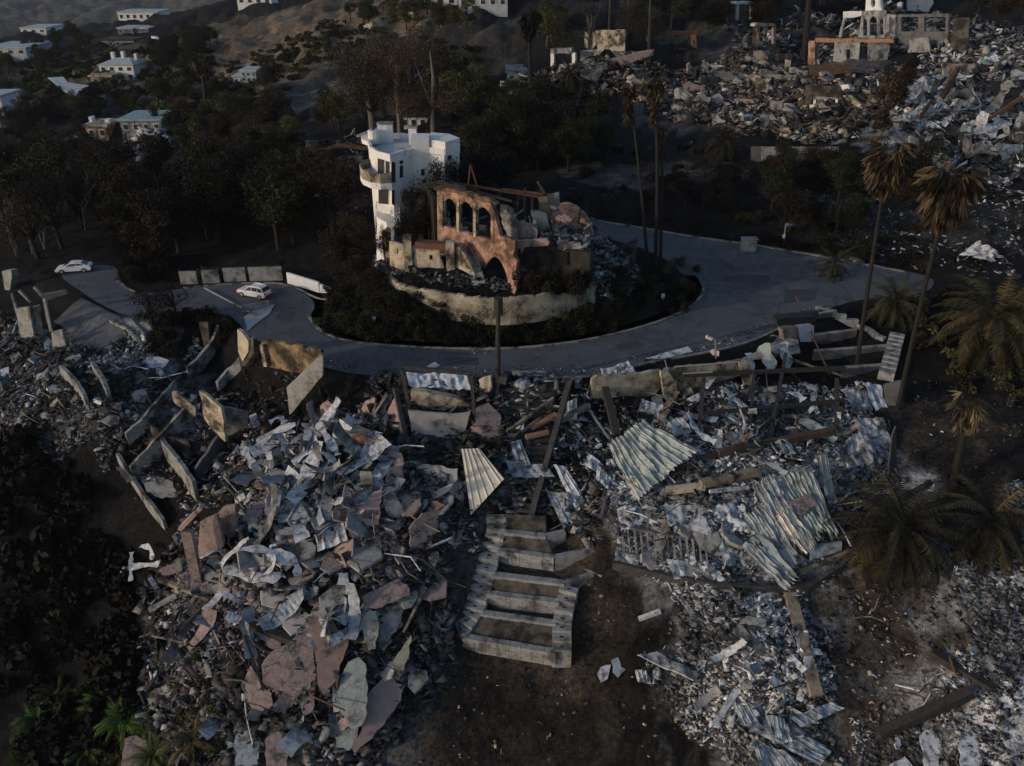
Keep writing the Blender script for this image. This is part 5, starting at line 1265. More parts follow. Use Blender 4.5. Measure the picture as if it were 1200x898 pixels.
slab_px('plaster_slab','small pink folded slab at the right foot of the frame','plaster slab',[(548,492),(560,496),(572,502),(566,510),(552,506)],pinkw,(0,-.7,.7),1.0)
slab_px('plaster_slab','pointed dusty-pink fragment on top of the grey heap edge','plaster slab',[(375,476),(384,469),(404,486),(400,500),(388,494),(380,488)],pinkw,(-.3,-.6,.7),1.1)
slab_px('plaster_slab','upright cream panel beside the utility pole foot','plaster slab',[(561,445),(575,440),(576,455),(566,468),(562,462)],cream,(-.5,-.85,.1),.6,at=(568,465))
wall_px('ruin_wall','rusty-stained broken wall band in the middle of the left heap','wall',(405,525),(445,535),[(392,514),(400,505),(420,510),(446,516),(448,535),(436,537),(412,528),(394,524)],pink_st,.5,rough=.08)
slab_px('plaster_slab','yellow-stained lump of board over the rusty wall band','plaster slab',[(398,508),(402,500),(420,498),(436,506),(420,512),(404,514)],mat('yellow_stain',(.45,.38,.20),(.3,.24,.13)),U,1.6)
slab_px('plaster_slab','wide cream wall piece lying below the steel frame','plaster slab',[(476,540),(500,544),(536,549),(536,562),(530,574),(510,568),(490,562),(480,552)],mat('pale_plaster',(.5,.46,.43)),(0,-.75,.65),1.0)
slab_px('plaster_slab','dusky pink triangular slab in the middle of the left heap','plaster slab',[(407,602),(448,570),(444,614),(430,616)],pinkw,(0,-.6,.8),1.0)
slab_px('plaster_slab','white and dark curved fragment right of the triangular pink slab','plaster slab',[(448,574),(460,570),(473,600),(468,606),(456,604),(450,590)],greyst,(.2,-.6,.8),1.0)
slab_px('plaster_slab','tall dark grey leaning slab above the concrete terrace','plaster slab',[(480,620),(495,602),(516,598),(512,620),(498,660),(486,680),(481,660)],pinkd,(.4,-.8,.35),1.2)
sheet_px('corrugated_sheet','cream ribbed metal sheet standing at the top of the concrete terrace','metal sheet',[(541,527),(562,526),(591,562),(552,604)],metal_c,(-.1,-.65,.75),2.0,waves=5,amp=.12,along='u',curl=.2,nu=50)
slab_px('plaster_slab','orange-stained torn piece above the tall dark slab','plaster slab',[(498,590),(512,587),(522,592),(512,598)],orange_w,U,1.4)
# middle-left
slab_px('plaster_slab','grey flat slab lying left in the heap under the pale folded duct','plaster slab',[(316,612),(340,618),(370,640),(368,652),(350,660),(328,640)],greyst,(0,-.5,.86),.8)
slab_px('plaster_slab','dim olive-grey block at the left edge of the heap','plaster slab',[(288,606),(312,610),(316,620),(310,634),(290,622)],greyst,(0,-.6,.8),.7)
sheet_px('sheet_metal','whitish flattened box duct in the centre of the left heap','metal sheet',[(369,626),(402,612),(408,634),(372,646)],metal_w,U,1.0,waves=2,amp=.15,crumple=.2,seed=6)
wall_px('ruin_wall','brown-grey leaning wall panel, right of the broken upright post','wall',(226,660),(262,655),[(234,612),(250,604),(254,604),(262,640),(240,662),(232,650)],pinkd,.3,rough=.05)
wall_px('ruin_wall','second brown-grey wall panel joined to the leaning one','wall',(256,640),(278,632),[(253,604),(262,594),(275,592),(278,620),(272,632),(258,636)],pinkd,.3,rough=.05)
def upright():
    b = P(234,692); t = thing('broken_post', 'tall broken mauve plaster post with a torn cap at the lower left', 'post', b)
    MB().bar(line_up(b, (219,622)) , b, .95, .6).obj('shaft', pinkd, t)
    MB().bar(line_up(b, (211,620)), line_up(b, (236,594)), .5, .35).obj('broken_cap', pinkw, t)
upright()
slab_px('plaster_slab','low mauve slab fallen left of the broken upright post','plaster slab',[(186,668),(210,658),(224,652),(226,664),(205,672),(190,674)],pinkd,U,.8)
# bottom-left big pink slabs
slab_px('plaster_slab','largest dull mauve plaster sheet at the bottom of the left heap','plaster slab',[(306,780),(318,764),(340,752),(360,738),(368,760),(371,800),(366,834),(356,840),(350,822),(336,812),(318,806),(308,800)],pinkd,(0,-.55,.83),1.3,.22,.12)
slab_px('plaster_slab','red-brown torn plaster sheet right of the largest mauve one','plaster slab',[(361,722),(372,724),(376,738),(384,720),(392,730),(396,738),(408,742),(408,756),(398,780),(392,800),(380,816),(372,800),(368,760),(362,740)],pinkw if False else mat('red_brown_plaster',(.30,.20,.165),(.22,.15,.13),stain=.15,stain_c=(.08,.07,.07)),(.1,-.55,.83),1.5,.22,.12)
slab_px('plaster_slab','folded mauve sheet at the left end of the biggest slab','plaster slab',[(286,800),(294,780),(306,800),(318,812),(320,826),(312,838),(300,834),(290,820)],pinkd,(-.2,-.5,.85),1.0,.2)
slab_px('plaster_slab','thin mauve sheet between the two biggest plaster sheets','plaster slab',[(300,742),(310,738),(330,752),(328,762),(314,758)],pinkd,U,1.0)
slab_px('plaster_slab','grey-green upright plaster sheet in the bottom left heap','plaster slab',[(398,800),(408,776),(420,770),(428,778),(430,800),(430,836),(424,850),(410,854),(400,836),(394,818)],greenst,(-.1,-.6,.8),1.4,.22,.12)
slab_px('plaster_slab','small grey-green piece at the foot of the grey-green sheet','plaster slab',[(392,850),(402,846),(420,852),(418,868),(408,880),(394,876)],greenst,(-.1,-.5,.86),.9,.2)
slab_px('plaster_slab','long rose plaster sheet slanting down at the edge of the bare earth','plaster slab',[(430,816),(444,800),(456,786),(464,800),(474,804),(470,820),(452,846),(430,870),(416,884),(412,876),(424,856)],pinkw if False else mat('rose_plaster',(.30,.22,.21),(.23,.17,.165),stain=.15,stain_c=(.1,.09,.09)),(.2,-.6,.8),1.2,.22,.12)
slab_px('plaster_slab','pointed cream shard standing above the rose sheet','plaster slab',[(460,780),(466,766),(482,744),(480,764),(470,792),(462,788)],cream,(.2,-.6,.8),1.5)
slab_px('plaster_slab','broken cream blocks at the right edge of the bottom left heap','plaster slab',[(478,792),(490,784),(500,786),(502,796),(486,812),(478,804)],greyst,(0,-.4,.9),1.0,.5)
slab_px('plaster_slab','dark grey slab lying across the top of the lower heap','plaster slab',[(424,700),(446,688),(468,678),(480,690),(480,698),(460,706),(428,716)],pinkd,(0,-.5,.86),1.3)
slab_px('plaster_slab','green-grey piece below the dark grey slab','plaster slab',[(420,722),(440,716),(444,730),(440,760),(432,762),(426,744)],greenst,(-.1,-.6,.8),1.1)
slab_px('plaster_slab','sooty plaster patch with ash right of the green-grey piece','plaster slab',[(442,716),(478,700),(470,728),(450,762),(444,758)],greyst,(.1,-.55,.83),.9)
slab_px('plaster_slab','pale grey slab on the bottom edge at the lower left','plaster slab',[(276,862),(296,850),(306,866),(304,898),(276,898)],metal_b,(0,-.5,.86),.8)
slab_px('plaster_slab','dull brown slab beside the pale one on the bottom edge','plaster slab',[(310,868),(324,856),(344,862),(336,898),(312,898)],pinkd,(0,-.5,.86),.9)
slab_px('plaster_slab','mauve slab at the bottom left among the green clumps','plaster slab',[(146,866),(160,862),(178,872),(172,898),(142,898)],pinkd,(0,-.5,.86),.8)
slab_px('plaster_slab','small mauve flake above the yellow-brown clump','plaster slab',[(172,820),(182,806),(190,806),(184,822)],pinkd,(0,-.5,.86),.8)
# curled white ribbons, left
def ribbon(name, label, pts, w_, m, lift=.9, arch=.0, group=None, seed=1, cat='metal strip', th=.04, twist=.5):
    g = random.Random(seed); W = [P(*p, lift + arch*math.sin(math.pi*i/(len(pts)-1))) for i, p in enumerate(pts)]
    # smooth
    for _ in range(2):
        q = [W[0]]
        for i in range(len(W)-1): q += [W[i].lerp(W[i+1], .25), W[i].lerp(W[i+1], .75)]
        W = q + [W[-1]]
    V = []; n = len(W)
    for i, p in enumerate(W):
        d = (W[min(i+1,n-1)]-W[max(i-1,0)]).normalized(); s_ = d.cross(Vector((0,-.4,.9))).normalized(); up_ = s_.cross(d); a = twist*math.sin(i/n*3+seed)
        s2 = s_*math.cos(a) + up_*math.sin(a); u2 = s2.cross(d)
        ww = w_*(.8+.3*math.sin(i*1.3+seed))
        V += [p + s2*ww/2, p - s2*ww/2, p - s2*ww/2 - u2*th, p + s2*ww/2 - u2*th]
    fs = [(i*4+j, i*4+(j+1) % 4, i*4+4+(j+1) % 4, i*4+4+j) for i in range(n-1) for j in range(4)] + [(0,1,2,3), (4*n-1,4*n-2,4*n-3,4*n-4)]
    return tag(MB().add(V, fs).obj(name, m), label, cat, group)
ribbon('metal_strip','white curled strip forming the upper arc of the tangled duct, lower left',[(262,676),(275,662),(300,660),(325,664),(344,676)],.9,metal_w,1.3,.6)
ribbon('metal_strip','white sagging strip forming the lower arc of the tangled duct',[(260,668),(275,684),(300,692),(320,692),(334,682)],1.0,metal_w,1.1,.4,seed=2)
ribbon('metal_strip','pale ring-shaped strip at the right of the tangled duct',[(316,664),(326,676),(318,690),(300,690)],.7,metal_w,1.6,.3,seed=3)
ribbon('metal_strip','straight white strip pointing up out of the tangled duct',[(262,674),(278,658),(294,644)],.45,metal_w,1.4,.1,seed=4)
ribbon('metal_strip','blue-white strip hanging to the right of the duct tangle',[(318,656),(338,664),(352,678),(350,690)],.8,metal_w,1.5,.1,seed=5)
ribbon('metal_strip','pale thick strip curving left of the duct tangle',[(232,668),(248,660),(262,656),(272,664)],.7,metal_b,1.0,.4,seed=6)
ribbon('metal_strip','blue-white strip jutting left over the dark gully',[(145,680),(160,676),(190,673)],.8,metal_w,1.4,.0,seed=7,twist=.1)
ribbon('metal_strip','short white strip hanging down over the dark gully edge',[(158,660),(157,676),(157,694)],.5,metal_w,1.5,.0,seed=8,twist=.1)
ribbon('metal_strip','bent pale bracket-shaped strip above the gully edge',[(168,652),(180,654),(182,668)],.6,metal_w,1.4,.1,seed=9)
ribbon('metal_strip','long pale angled strip at the top left of the grey heap',[(305,534),(320,522),(348,510)],.9,metal_w,1.4,.2,seed=10,twist=.2)
ribbon('metal_strip','long slanting pale strip on top of the grey heap',[(374,510),(384,526),(398,548)],.9,metal_w,1.5,.2,seed=11,twist=.2)
ribbon('metal_strip','curved pale strip below the slanting strip in the grey heap',[(345,556),(365,544),(385,548),(396,556)],.8,metal_w,1.3,.5,seed=12)
ribbon('metal_strip','pale hooked strip at the upper left of the grey heap',[(318,508),(330,502),(336,508)],.9,metal_w,1.4,.3,seed=13)
ribbon('metal_strip','wide pale folded strip in the upper grey heap',[(358,544),(364,522),(360,508)],.9,metal_b,1.3,.3,seed=14)
ribbon('metal_strip','short stubby strip beside the slanting strip',[(362,516),(370,530),(378,536)],.8,metal_w,1.3,.2,seed=15)
ribbon('metal_strip','blue strip at the left rim of the grey heap',[(284,534),(294,548),(300,560)],.9,metal_b,1.2,.2,seed=16)
slab_px('vent_box','small white square vent box at the left rim of the heap','box',[(274,578),(284,574),(288,584),(276,592)],metal_w,(-.3,-.6,.7),1.0,.7,.02)
slab_px('sheet_metal','white torn triangle of metal in the bare strip beside the steps','metal sheet',[(700,790),(704,782),(716,779),(712,796),(704,800)],metal_w,U,.3,.03)
slab_px('sheet_metal','grey bent plate next to the white torn triangle','metal sheet',[(716,774),(724,770),(728,782),(734,784),(724,794),(718,788)],metal_b,U,.3,.05)
beam_px('wood_plank','short pale plank lying on the bare earth below the right house','plank',(748,728),(774,719),.35,metal_w,.25,.3)
# stairs area: dark diagonal beams and torn sheets
def dbeam():
    b = P(622,615)
    tag(MB().bar(line_up(P(665,455), (668,446)) , b + Vector((0,0,.7)), .55, .7).obj('burnt_beam', char_s), 'long black burnt beam leaning down over the dark stair', 'beam')
dbeam()
beam_px('wood_plank','orange-brown split timber beside the dark beam','plank',(622,512),(652,500),.8,orange_w,1.2,1.5,.3)
beam_px('wood_plank','second orange timber just below the split one','plank',(616,522),(642,517),.6,orange_w,1.0,1.1,.3)
beam_px('wood_plank','long pale pole reaching from the stair up to the right','plank',(594,515),(648,482),.3,wood,.9,1.6)
beam_px('wood_plank','grey pole parallel to the long pale one','plank',(598,522),(645,494),.25,wood,.8,1.3)
beam_px('wood_plank','pale stripped log across the stair top','plank',(652,506),(690,488),.55,wood,1.2,1.4)
beam_px('steel_pole','thin bent pole leaning on the cream wall','pole',(681,488),(696,446),.16,rust,.8,1.0)
for i, (q, lb, m_) in enumerate([([(592,540),(640,545),(650,560),(600,560)],'rounded blue-grey metal sheet over the dark stair, left part',metal_b),([(598,520),(610,515),(622,545),(606,548)],'upright grey metal flap left of the dark stair',metal_b),
    ([(648,545),(662,548),(690,590),(676,600)],'long torn silver sheet right of the dark beam',metal_w),([(640,575),(668,578),(690,610),(662,622)],'crumpled silver sheet beside the lower stair',metal_b),
    ([(664,470),(676,468),(676,492),(664,492)],'bluish cloth-like metal sheet hanging behind the dark beam',tarp_m),([(690,530),(708,545),(700,555),(684,545)],'pale plate between the dark beam and the green ribbed roof',metal_w),([(700,545),(716,560),(712,574),(698,562)],'light slab beside the green ribbed roof',metal_w)]):
    sheet_px('sheet_metal', lb, 'metal sheet', q, m_, (0,-.6,.8), 1.0, waves=2, amp=.1, crumple=.35, seed=20+i, nu=20, nv=14)
# right house
sheet_px('corrugated_roof','large pale green ribbed metal roof panel draped over the right house','metal roof',[(713,523),(752,492),(820,530),(746,590)],metal_g,(-.10,-.50,.86),2.6,waves=10,amp=.22,along='u',curl=.25,crumple=.3,nu=90,nv=16,ragged=.06,seed=4)
sheet_px('sheet_metal','crumpled pale metal sheet behind the green ribbed roof, left piece','metal sheet',[(752,468),(782,478),(778,492),(748,482)],metal_w,(0,-.6,.8),1.6,waves=2,amp=.1,crumple=.4,seed=31)
sheet_px('sheet_metal','crumpled pale metal sheet behind the green ribbed roof, right piece','metal sheet',[(770,486),(800,492),(812,506),(790,512)],metal_w,(0,-.6,.8),1.8,waves=2,amp=.1,crumple=.6,seed=32)
ribbon('metal_strip','pale twisted strip trailing off the green ribbed roof',[(806,500),(812,520),(824,530),(836,534)],.7,metal_w,1.6,.2,seed=33)
# fan of grey-green roofing
FANS = [([(880,566),(905,552),(952,640),(928,650)],'fan-shaped ribbed roofing, long middle piece'),([(904,560),(930,548),(975,620),(956,640)],'fan-shaped ribbed roofing, broad upper piece'),([(932,548),(948,544),(985,630),(975,636)],'fan-shaped ribbed roofing, upper right piece'),
        ([(957,532),(968,530),(982,590),(972,596)],'narrow ribbed strip pointing up right in the roofing fan'),([(868,600),(900,588),(936,650),(930,690)],'lower grey piece of the ribbed roofing fan'),([(866,640),(900,640),(938,678),(925,696)],'lowest grey piece of the ribbed roofing fan'),
        ([(905,602),(925,592),(960,640),(944,652)],'cream-stained ribs in the middle of the roofing fan')]
for i, (q, lb) in enumerate(FANS):
    sheet_px('corrugated_roof', lb, 'metal roof', q, metal_c if i == 6 else metal_g if i in (1,2,3) else mat('grey_metal_roof',(.36,.40,.41),(.25,.29,.31),scale=.6,rough=.6,stain=.28,stain_c=(.13,.14,.15),edge=(.45,.48,.48)), (-.05+.03*i,-.43,.9), 1.2+.12*(i % 4), waves=[4,6,3,2,5,5,4][i], amp=.11, along='u', curl=.15, crumple=.24, nu=40, nv=24, ragged=.16, seed=40+i)
for i, (a, b) in enumerate([((908,530),(918,545)),((916,528),(926,546)),((893,555),(918,570)),((885,640),(925,690)),((870,650),(915,695))]):
    ribbon('metal_strip', 'narrow loose rib sticking out of the roofing fan', [a, ((a[0]+b[0])/2+2,(a[1]+b[1])/2), b], .7, metal_g, 1.4, .2, seed=50+i, group='loose ribs of the roofing fan')
sheet_px('metal_duct','dark blue-grey curved hood at the foot of the roofing fan','duct',[(948,636),(985,630),(988,642),(950,654)],metal_b,(0,-.3,.95),1.0,waves=1,amp=.02,curl=-.5,seed=60)
slab_px('dark_board','square dark panel lying on the roofing fan','panel',[(922,590),(948,578),(958,592),(940,604),(926,600)],pinkd,U,1.9,.08)
for i, (q, lb) in enumerate([([(722,592),(772,590),(782,618),(728,622)],'ash-white crumpled sheet left of the joist row, upper one'),([(776,588),(828,592),(834,622),(784,618)],'ash-white crumpled sheet in the middle of the ash field'),([(826,590),(872,588),(880,625),(836,628)],'ash-white crumpled sheet left of the roofing fan'),
    ([(838,630),(886,628),(905,664),(850,664)],'ash-white crumpled sheet touching the lower roofing fan'),([(780,655),(835,660),(850,682),(790,680)],'ash-grey crumpled sheet right of the joist row, lower one'),([(722,640),(742,642),(748,664),(720,658)],'small ash-grey crumpled sheet at the left corner of the ash field')]):
    sheet_px('ash_sheet', lb, 'metal sheet', q, metal_w if i % 2 == 0 else mat('grey_metal_roof',(.36,.40,.41)), (0,-.42,.9), .35, waves=2, amp=.03, crumple=.35, seed=170+i, nu=26, nv=20, ragged=.12)
ash_roof = mat('ash_covered_roof',(.48,.49,.52),(.20,.21,.23),scale=1.2,stain=.25,stain_c=(.06,.06,.065),cracks=(.9,.05,.7))
# white crumpled roof at the right end
for i, (q, lb, m_) in enumerate([([(985,455),(1022,455),(1030,482),(1000,484)],'ash-white broken roof slab at the upper right end of the house',ash_roof),([(1010,448),(1032,450),(1040,480),(1028,486)],'smooth blue-grey curved panel beside the ash-white slab',tarp_m),
    ([(1000,486),(1034,490),(1046,520),(1020,560)],'large ash-white crumpled roof sheet at the right end of the house',ash_roof),([(990,515),(1012,500),(1040,560),(1005,570)],'lower ash-white roof sheet beside the black steel plate',ash_roof),([(996,495),(1026,492),(1028,512),(1010,516)],'tan inner patch of the torn ash-white roof',greyst)]):
    sheet_px('roof_sheet', lb, 'metal roof', q, m_, (.1,-.6,.8), .9+.15*(i % 3), waves=2, amp=.05, crumple=.32, seed=70+i, nu=24, nv=24, ragged=.06)
slab_px('steel_plate','dark upright steel plate edging the right house above the black palm','steel plate',[(1046,510),(1050,500),(1052,580),(1048,590),(1040,588),(1042,545)],char_s,(.5,-.8,.2),1.0,.15,.02)
ridge([(718,664),(780,680),(840,690),(900,692),(950,690),(985,668),(1010,640),(1030,600)], .7, .4, char_s, 'foundation_edge', 'dark curved foundation edge below the ash field of the right house')
def studs():
    t = thing('floor_frame', 'row of grey joists exposed in the ash field below the green ribbed roof', 'floor frame', P(770,650))
    for a, b in (((726,650),(836,672)),((722,618),(830,640))): MB().bar(P(*a,.3), P(*b,.3), .3).obj('edge_beam', conc_d, t)
    for i in range(14): x = 728 + i*7.6; MB().bar(P(int(x), int(622+i*1.2), .35), P(int(x+3), int(650+i*1.6), .35), .16).obj('joist', greyst, t)
studs()
for i, (a, b, w_, m_, la, lb, L) in enumerate([
 ((800,462),(985,455),.5,char,2.4,2.6,'long black beam at the top of the burnt frame in the right house'),((820,500),(985,488),.45,char,1.6,2.0,'middle black beam of the burnt frame in the right house'),((822,465),(818,512),.55,char,2.4,.8,'black upright of the burnt frame, left of the middle'),
 ((880,460),(878,502),.4,char,2.4,.8,'black upright in the centre of the burnt frame'),((916,440),(905,500),.45,char,2.8,1.0,'black upright near the green metal strips'),((975,470),(978,510),.5,char,2.8,1.0,'black upright at the right end of the burnt frame'),
 ((820,575),(888,560),.9,wood,.8,.8,'thick brown timber lying below the burnt frame'),((780,580),(825,576),.8,cream,.5,.6,'pale tan timber continuing left from the thick brown one'),((840,540),(975,515),.8,rust,.9,1.1,'long red-brown beam between frame and roofing fan'),
 ((815,545),(900,528),.5,char,.8,.9,'short black beam above the thick brown timber'),((830,585),(876,580),.35,metal_w,.9,.9,'thin white pipe in front of the thick brown timber'),((708,470),(722,520),.9,char,1.6,1.0,'black flat board leaning against the end of the cream wall'),
 ((690,492),(712,522),.22,steel_p,1.2,1.0,'thin silver pole beside the black flat board'),((930,365),(970,448),.18,rust,2.0,1.0,'thin rusty pole leaning on the dark terraces'),((900,430),(985,452),.3,wood,1.8,1.3,'pale pole across the upper right corner of the house'),
 ((1028,866),(1135,818),1.0,char,.6,.7,'black charred log lying over the lower right ash'),((924,700),(955,820),1.3,wood,.3,.3,'thick fallen palm log on the lower right slope'),((1090,770),(1160,810),.8,char,.5,.3,'dark beam end inside the pit at the lower right'),
 ((918,684),(1020,640),.5,wood,.5,.4,'pale splintered plank above the black palm'),((1050,590),(1090,568),.5,char,.3,.3,'black branch on the ground between the palms'),
 ((222,742),(250,716),.4,char,1.2,1.4,'black bar crossing the lower left tangle'),((190,690),(260,716),.5,wood,1.2,1.0,'long weathered beam slanting under the broken upright post'),((285,738),(350,760),.9,char,.9,.8,'thick black beam above the biggest mauve sheet'),
 ((290,760),(312,822),.25,char,1.6,1.4,'thin black rod across the biggest mauve sheet'),((474,752),(500,700),.3,wood,1.1,1.2,'pale thin lath at the right edge of the lower heap'),((500,650),(530,640),.2,metal_w,.7,1.0,'thin white curved pipe above the concrete terrace'),
 ((205,735),(208,780),.25,char,1.5,1.2,'thin black upright rod in the lower left tangle'),((600,440),(640,440),.6,conc,.2,.2,'short grey kerb stone at the head of the dark stair'),
 ((955,378),(905,385),.8,char,1.2,1.4,'dark burnt board on the roadside above the right terraces'),((160,500),(208,472),.3,wood,.8,.9,'thin charred rafter over the left debris edge'),
 ((175,470),(190,505),.25,char,.9,.5,'thin black bar sticking out of the left debris edge'),((240,340),(300,372),.2,conc,.3,.3,'thin pale line of kerb in front of the hedge')]):
    beam_px('burnt_beam' if m_ in (char, char_s) else 'beam', L, 'beam', a, b, w_*.8, m_, la, lb)
for i, (a, b, lb) in enumerate([((890,422),(900,452),'greenish vertical metal sheet, left of the two beside the terraces'),((912,420),(920,450),'greenish vertical metal sheet, right of the two beside the terraces'),((874,432),(878,458),'white upright plank at the end of the cream wall'),((920,478),(938,488),'white broken plank in the upper right tangle')]):
    ribbon('metal_strip', lb, [a, ((a[0]+b[0])/2+2, (a[1]+b[1])/2), b], 1.6 if i < 2 else .9, metal_g if i < 2 else metal_w, 2.0, .3, seed=80+i)
# small white boards in the burnt frame
for i, (x, y, dx, dy) in enumerate([(838,478,20,12),(862,480,18,14),(792,470,-12,16),(852,498,16,8),(880,520,-14,6),(846,466,12,8),(896,470,14,10),(940,460,16,6),(930,500,18,-4),(835,452,-10,12),(960,480,12,8)]):
    beam_px('broken_board','pale broken board lying in the burnt frame of the right house','plank',(x,y),(x+dx,y+dy),.7,metal_w if i % 2 else wood,1.2,1.0,.1,group='pale boards in the burnt frame')
sheet_px('corrugated_roof','small white ribbed panel on the bare slope below the right house','metal roof',[(746,768),(770,764),(822,790),(812,798)],metal_w,(0,-.42,.9),.9,waves=9,amp=.14,along='u',crumple=.3,seed=90)
sheet_px('corrugated_roof','lower torn edge of the small white ribbed panel','metal roof',[(744,785),(775,786),(772,802),(748,800)],metal_w,(0,-.45,.9),.4,waves=6,amp=.14,along='u',crumple=.4,seed=91)
for i, (q, lb) in enumerate([([(858,822),(890,828),(912,850),(870,850)],'blue-grey folded roof sheet at the bottom right, left piece'),([(870,850),(925,845),(975,880),(960,898)],'largest blue-grey ribbed roof sheet on the bottom edge'),([(898,838),(920,842),(930,870),(905,872)],'small twisted plate on the largest bottom sheet'),
   ([(925,842),(975,822),(990,830),(940,852)],'narrow pale channel section pointing right at the bottom'),([(880,870),(920,880),(940,898),(890,898)],'dark-edged sheet at the very bottom right of centre')]):
    sheet_px('corrugated_roof', lb, 'metal roof', q, metal_b, (0,-.45,.9), .6+.15*i, waves=5, amp=.08, crumple=.35, seed=95+i)
for i, (q, lb) in enumerate([([(1125,870),(1148,852),(1150,898),(1126,898)],'white cracked floor slab on the bottom edge at the right'),([(1078,862),(1096,850),(1106,870),(1100,898),(1084,898)],'jagged white slab left of the cracked floor slab'),([(1040,900),(1060,886),(1070,898)],'small jagged slab on the bottom edge, right of centre')]):
    slab_px('floor_slab', lb, 'slab', q, metal_w, (0,-.45,.9), .3, .12)
# left debris field pieces
slab_px('concrete_slab','smooth pale slab in the far left debris field below the charred hedge','slab',[(168,420),(186,418),(198,422),(190,434),(172,436),(166,430)],metal_w,(0,-.4,.9),.5,.2)
slab_px('concrete_slab','small pale block at the left frame edge of the far left debris','slab',[(0,434),(10,430),(12,440),(4,448),(0,444)],metal_w,(0,-.5,.86),.5,.3)
slab_px('concrete_slab','grey square slab in the middle of the far left debris','slab',[(12,420),(22,412),(28,420),(18,432)],greenst,(0,-.5,.86),.5,.3)
slab_px('concrete_slab','pale floor patch in the lower left sunken room','slab',[(160,556),(180,548),(205,562),(212,580),(190,584),(172,576)],conc,(0,-.3,.95),.3,.1)
slab_px('concrete_slab','pale floor patch in the upper left sunken room','slab',[(132,540),(150,536),(160,560),(148,566)],conc_d,(0,-.3,.95),.3,.1)
slab_px('brick_wall_panel','rust-red panel inside the sunken left rooms','panel',[(168,500),(190,510),(200,530),(180,528),(168,516)],rust,(0,-.5,.86),.4,.2)
sheet_px('sheet_metal','striped pale metal panel lying by the road above the cream wall','metal sheet',[(757,420),(806,406),(812,412),(762,425)],metal_w,(0,-.2,.98),.3,waves=1,amp=.06,seed=101)
sheet_px('sheet_metal','crumpled white sheet at the roadside above the cream wall','metal sheet',[(704,432),(722,430),(724,440),(706,441)],metal_w,(0,-.5,.86),.9,crumple=.3,seed=102,nu=16)
sheet_px('sheet_metal','second crumpled sheet, standing higher, beside the white one at the roadside','metal sheet',[(720,428),(736,422),(744,438),(724,440)],metal_w,(0,-.6,.8),1.1,crumple=.5,seed=103,nu=16)
sheet_px('tarp','white tarp over a heap behind the large date palm','tarp',[(1124,298),(1144,284),(1176,300),(1170,312)],metal_w,(0,-.6,.8),1.2,crumple=.8,seed=104,nu=24)
sheet_px('tarp','grey-white sheet at the far kerb beyond the road, left of the two tall palms','tarp',[(985,305),(1000,301),(1014,306),(1010,314)],greyst,(0,-.5,.86),.5,crumple=.4,seed=105,nu=16)
slab_px('landing_slab','pale grey concrete apron by the road above the right house','slab',[(862,415),(905,392),(935,398),(938,412),(900,418),(868,421)],conc,(0,-.12,.99),.25,.25,.03)
# ---- mid-size anonymous wreckage: every piece is still its own object
ZONES = [('broken_plaster','piece of broken plaster in the grey and pink heap of the left house','plaster piece',[(300,530),(380,500),(470,530),(560,560),(560,600),(520,660),(510,760),(470,800),(400,760),(300,720),(250,690),(230,650),(300,600)],150,[pinkw,greyst,pinkd,greenst,greyst,conc,mat('pale_plaster',(.5,.46,.43))],(.7,3.6),'plaster pieces of the left heap'),
 ('metal_scrap','bent scrap of pale metal in the grey heap of the left house','scrap',[(290,530),(400,490),(450,540),(440,620),(330,620),(280,590)],110,[metal_w,metal_b,greyst],(1.2,4.6),'metal scraps of the grey heap'),
 ('sheet_scrap','bent scrap of metal in the lower part of the left heap','scrap',[(180,690),(330,680),(430,700),(470,760),(400,860),(270,880),(190,760)],90,[metal_b,char_s,greyst,pinkd,metal_w],(1.0,4.2),'metal scraps of the lower left heap'),
 ('ash_chunk','ash-covered chunk in the pale field of the right house','chunk',[(720,600),(860,600),(920,660),(900,690),(760,680),(715,650)],60,[metal_w,greyst,greyst],(.5,2.2),'ash-covered chunks of the right field'),
 ('twisted_scrap','twisted scrap behind the burnt frame of the right house','scrap',[(700,475),(860,460),(985,455),(990,520),(850,540),(820,520),(720,500)],80,[metal_w,char,wood,metal_b,metal_g],(.7,2.8),'scraps behind the burnt frame'),
 ('pale_scrap','pale scrap on the ash slope at the lower right','scrap',[(790,700),(930,700),(960,800),(940,890),(850,880),(800,790)],60,[metal_w,metal_b,greyst,char],(.5,2.4),'scraps on the lower right ash slope'),
 ('broken_masonry','block of broken masonry in the far left debris field','masonry block',[(0,380),(60,400),(200,430),(150,490),(90,520),(0,490)],100,[conc,greyst,metal_w,conc_d,char,char_s],(.5,2.0),'masonry blocks of the far left field'),
 ('broken_masonry','pale block of masonry in the upper sunlit rubble field','masonry block',[(745,90),(880,75),(1000,95),(1040,130),(900,150),(790,130)],110,[cream,greyst,conc,pinkd,soot_w,soot_w,conc_d],(1.0,3.8),'masonry blocks of the upper field'),
 ('roof_scrap','pale twisted roof scrap in the debris field at the upper right edge','scrap',[(1060,90),(1120,60),(1200,60),(1200,190),(1150,200),(1070,150)],110,[metal_w,metal_b,greyst,greenst,conc_d,char],(1.4,5.0),'roof scraps of the upper right field'),
 ('charred_scrap','charred scrap inside the burnt mansion','scrap',[(500,290),(620,265),(690,275),(720,310),(690,320),(640,300)],36,[char,metal_b,greyst,rust],(.5,1.6),'charred scraps in the mansion'),
 ('slope_scrap','scrap of metal on the burnt slope beside the dark stair','scrap',[(600,500),(700,500),(705,600),(640,600)],36,[metal_w,metal_b,char,wood],(.5,1.5),'scraps beside the dark stair'),
 ('ash_chunk','pale chunk in the bright ash bank at the lower right edge','chunk',[(1120,680),(1200,620),(1200,890),(1030,890),(1110,800)],40,[metal_w,greyst,metal_b],(.3,.9),'chunks of the lower right ash bank')]
gd = random.Random(99)
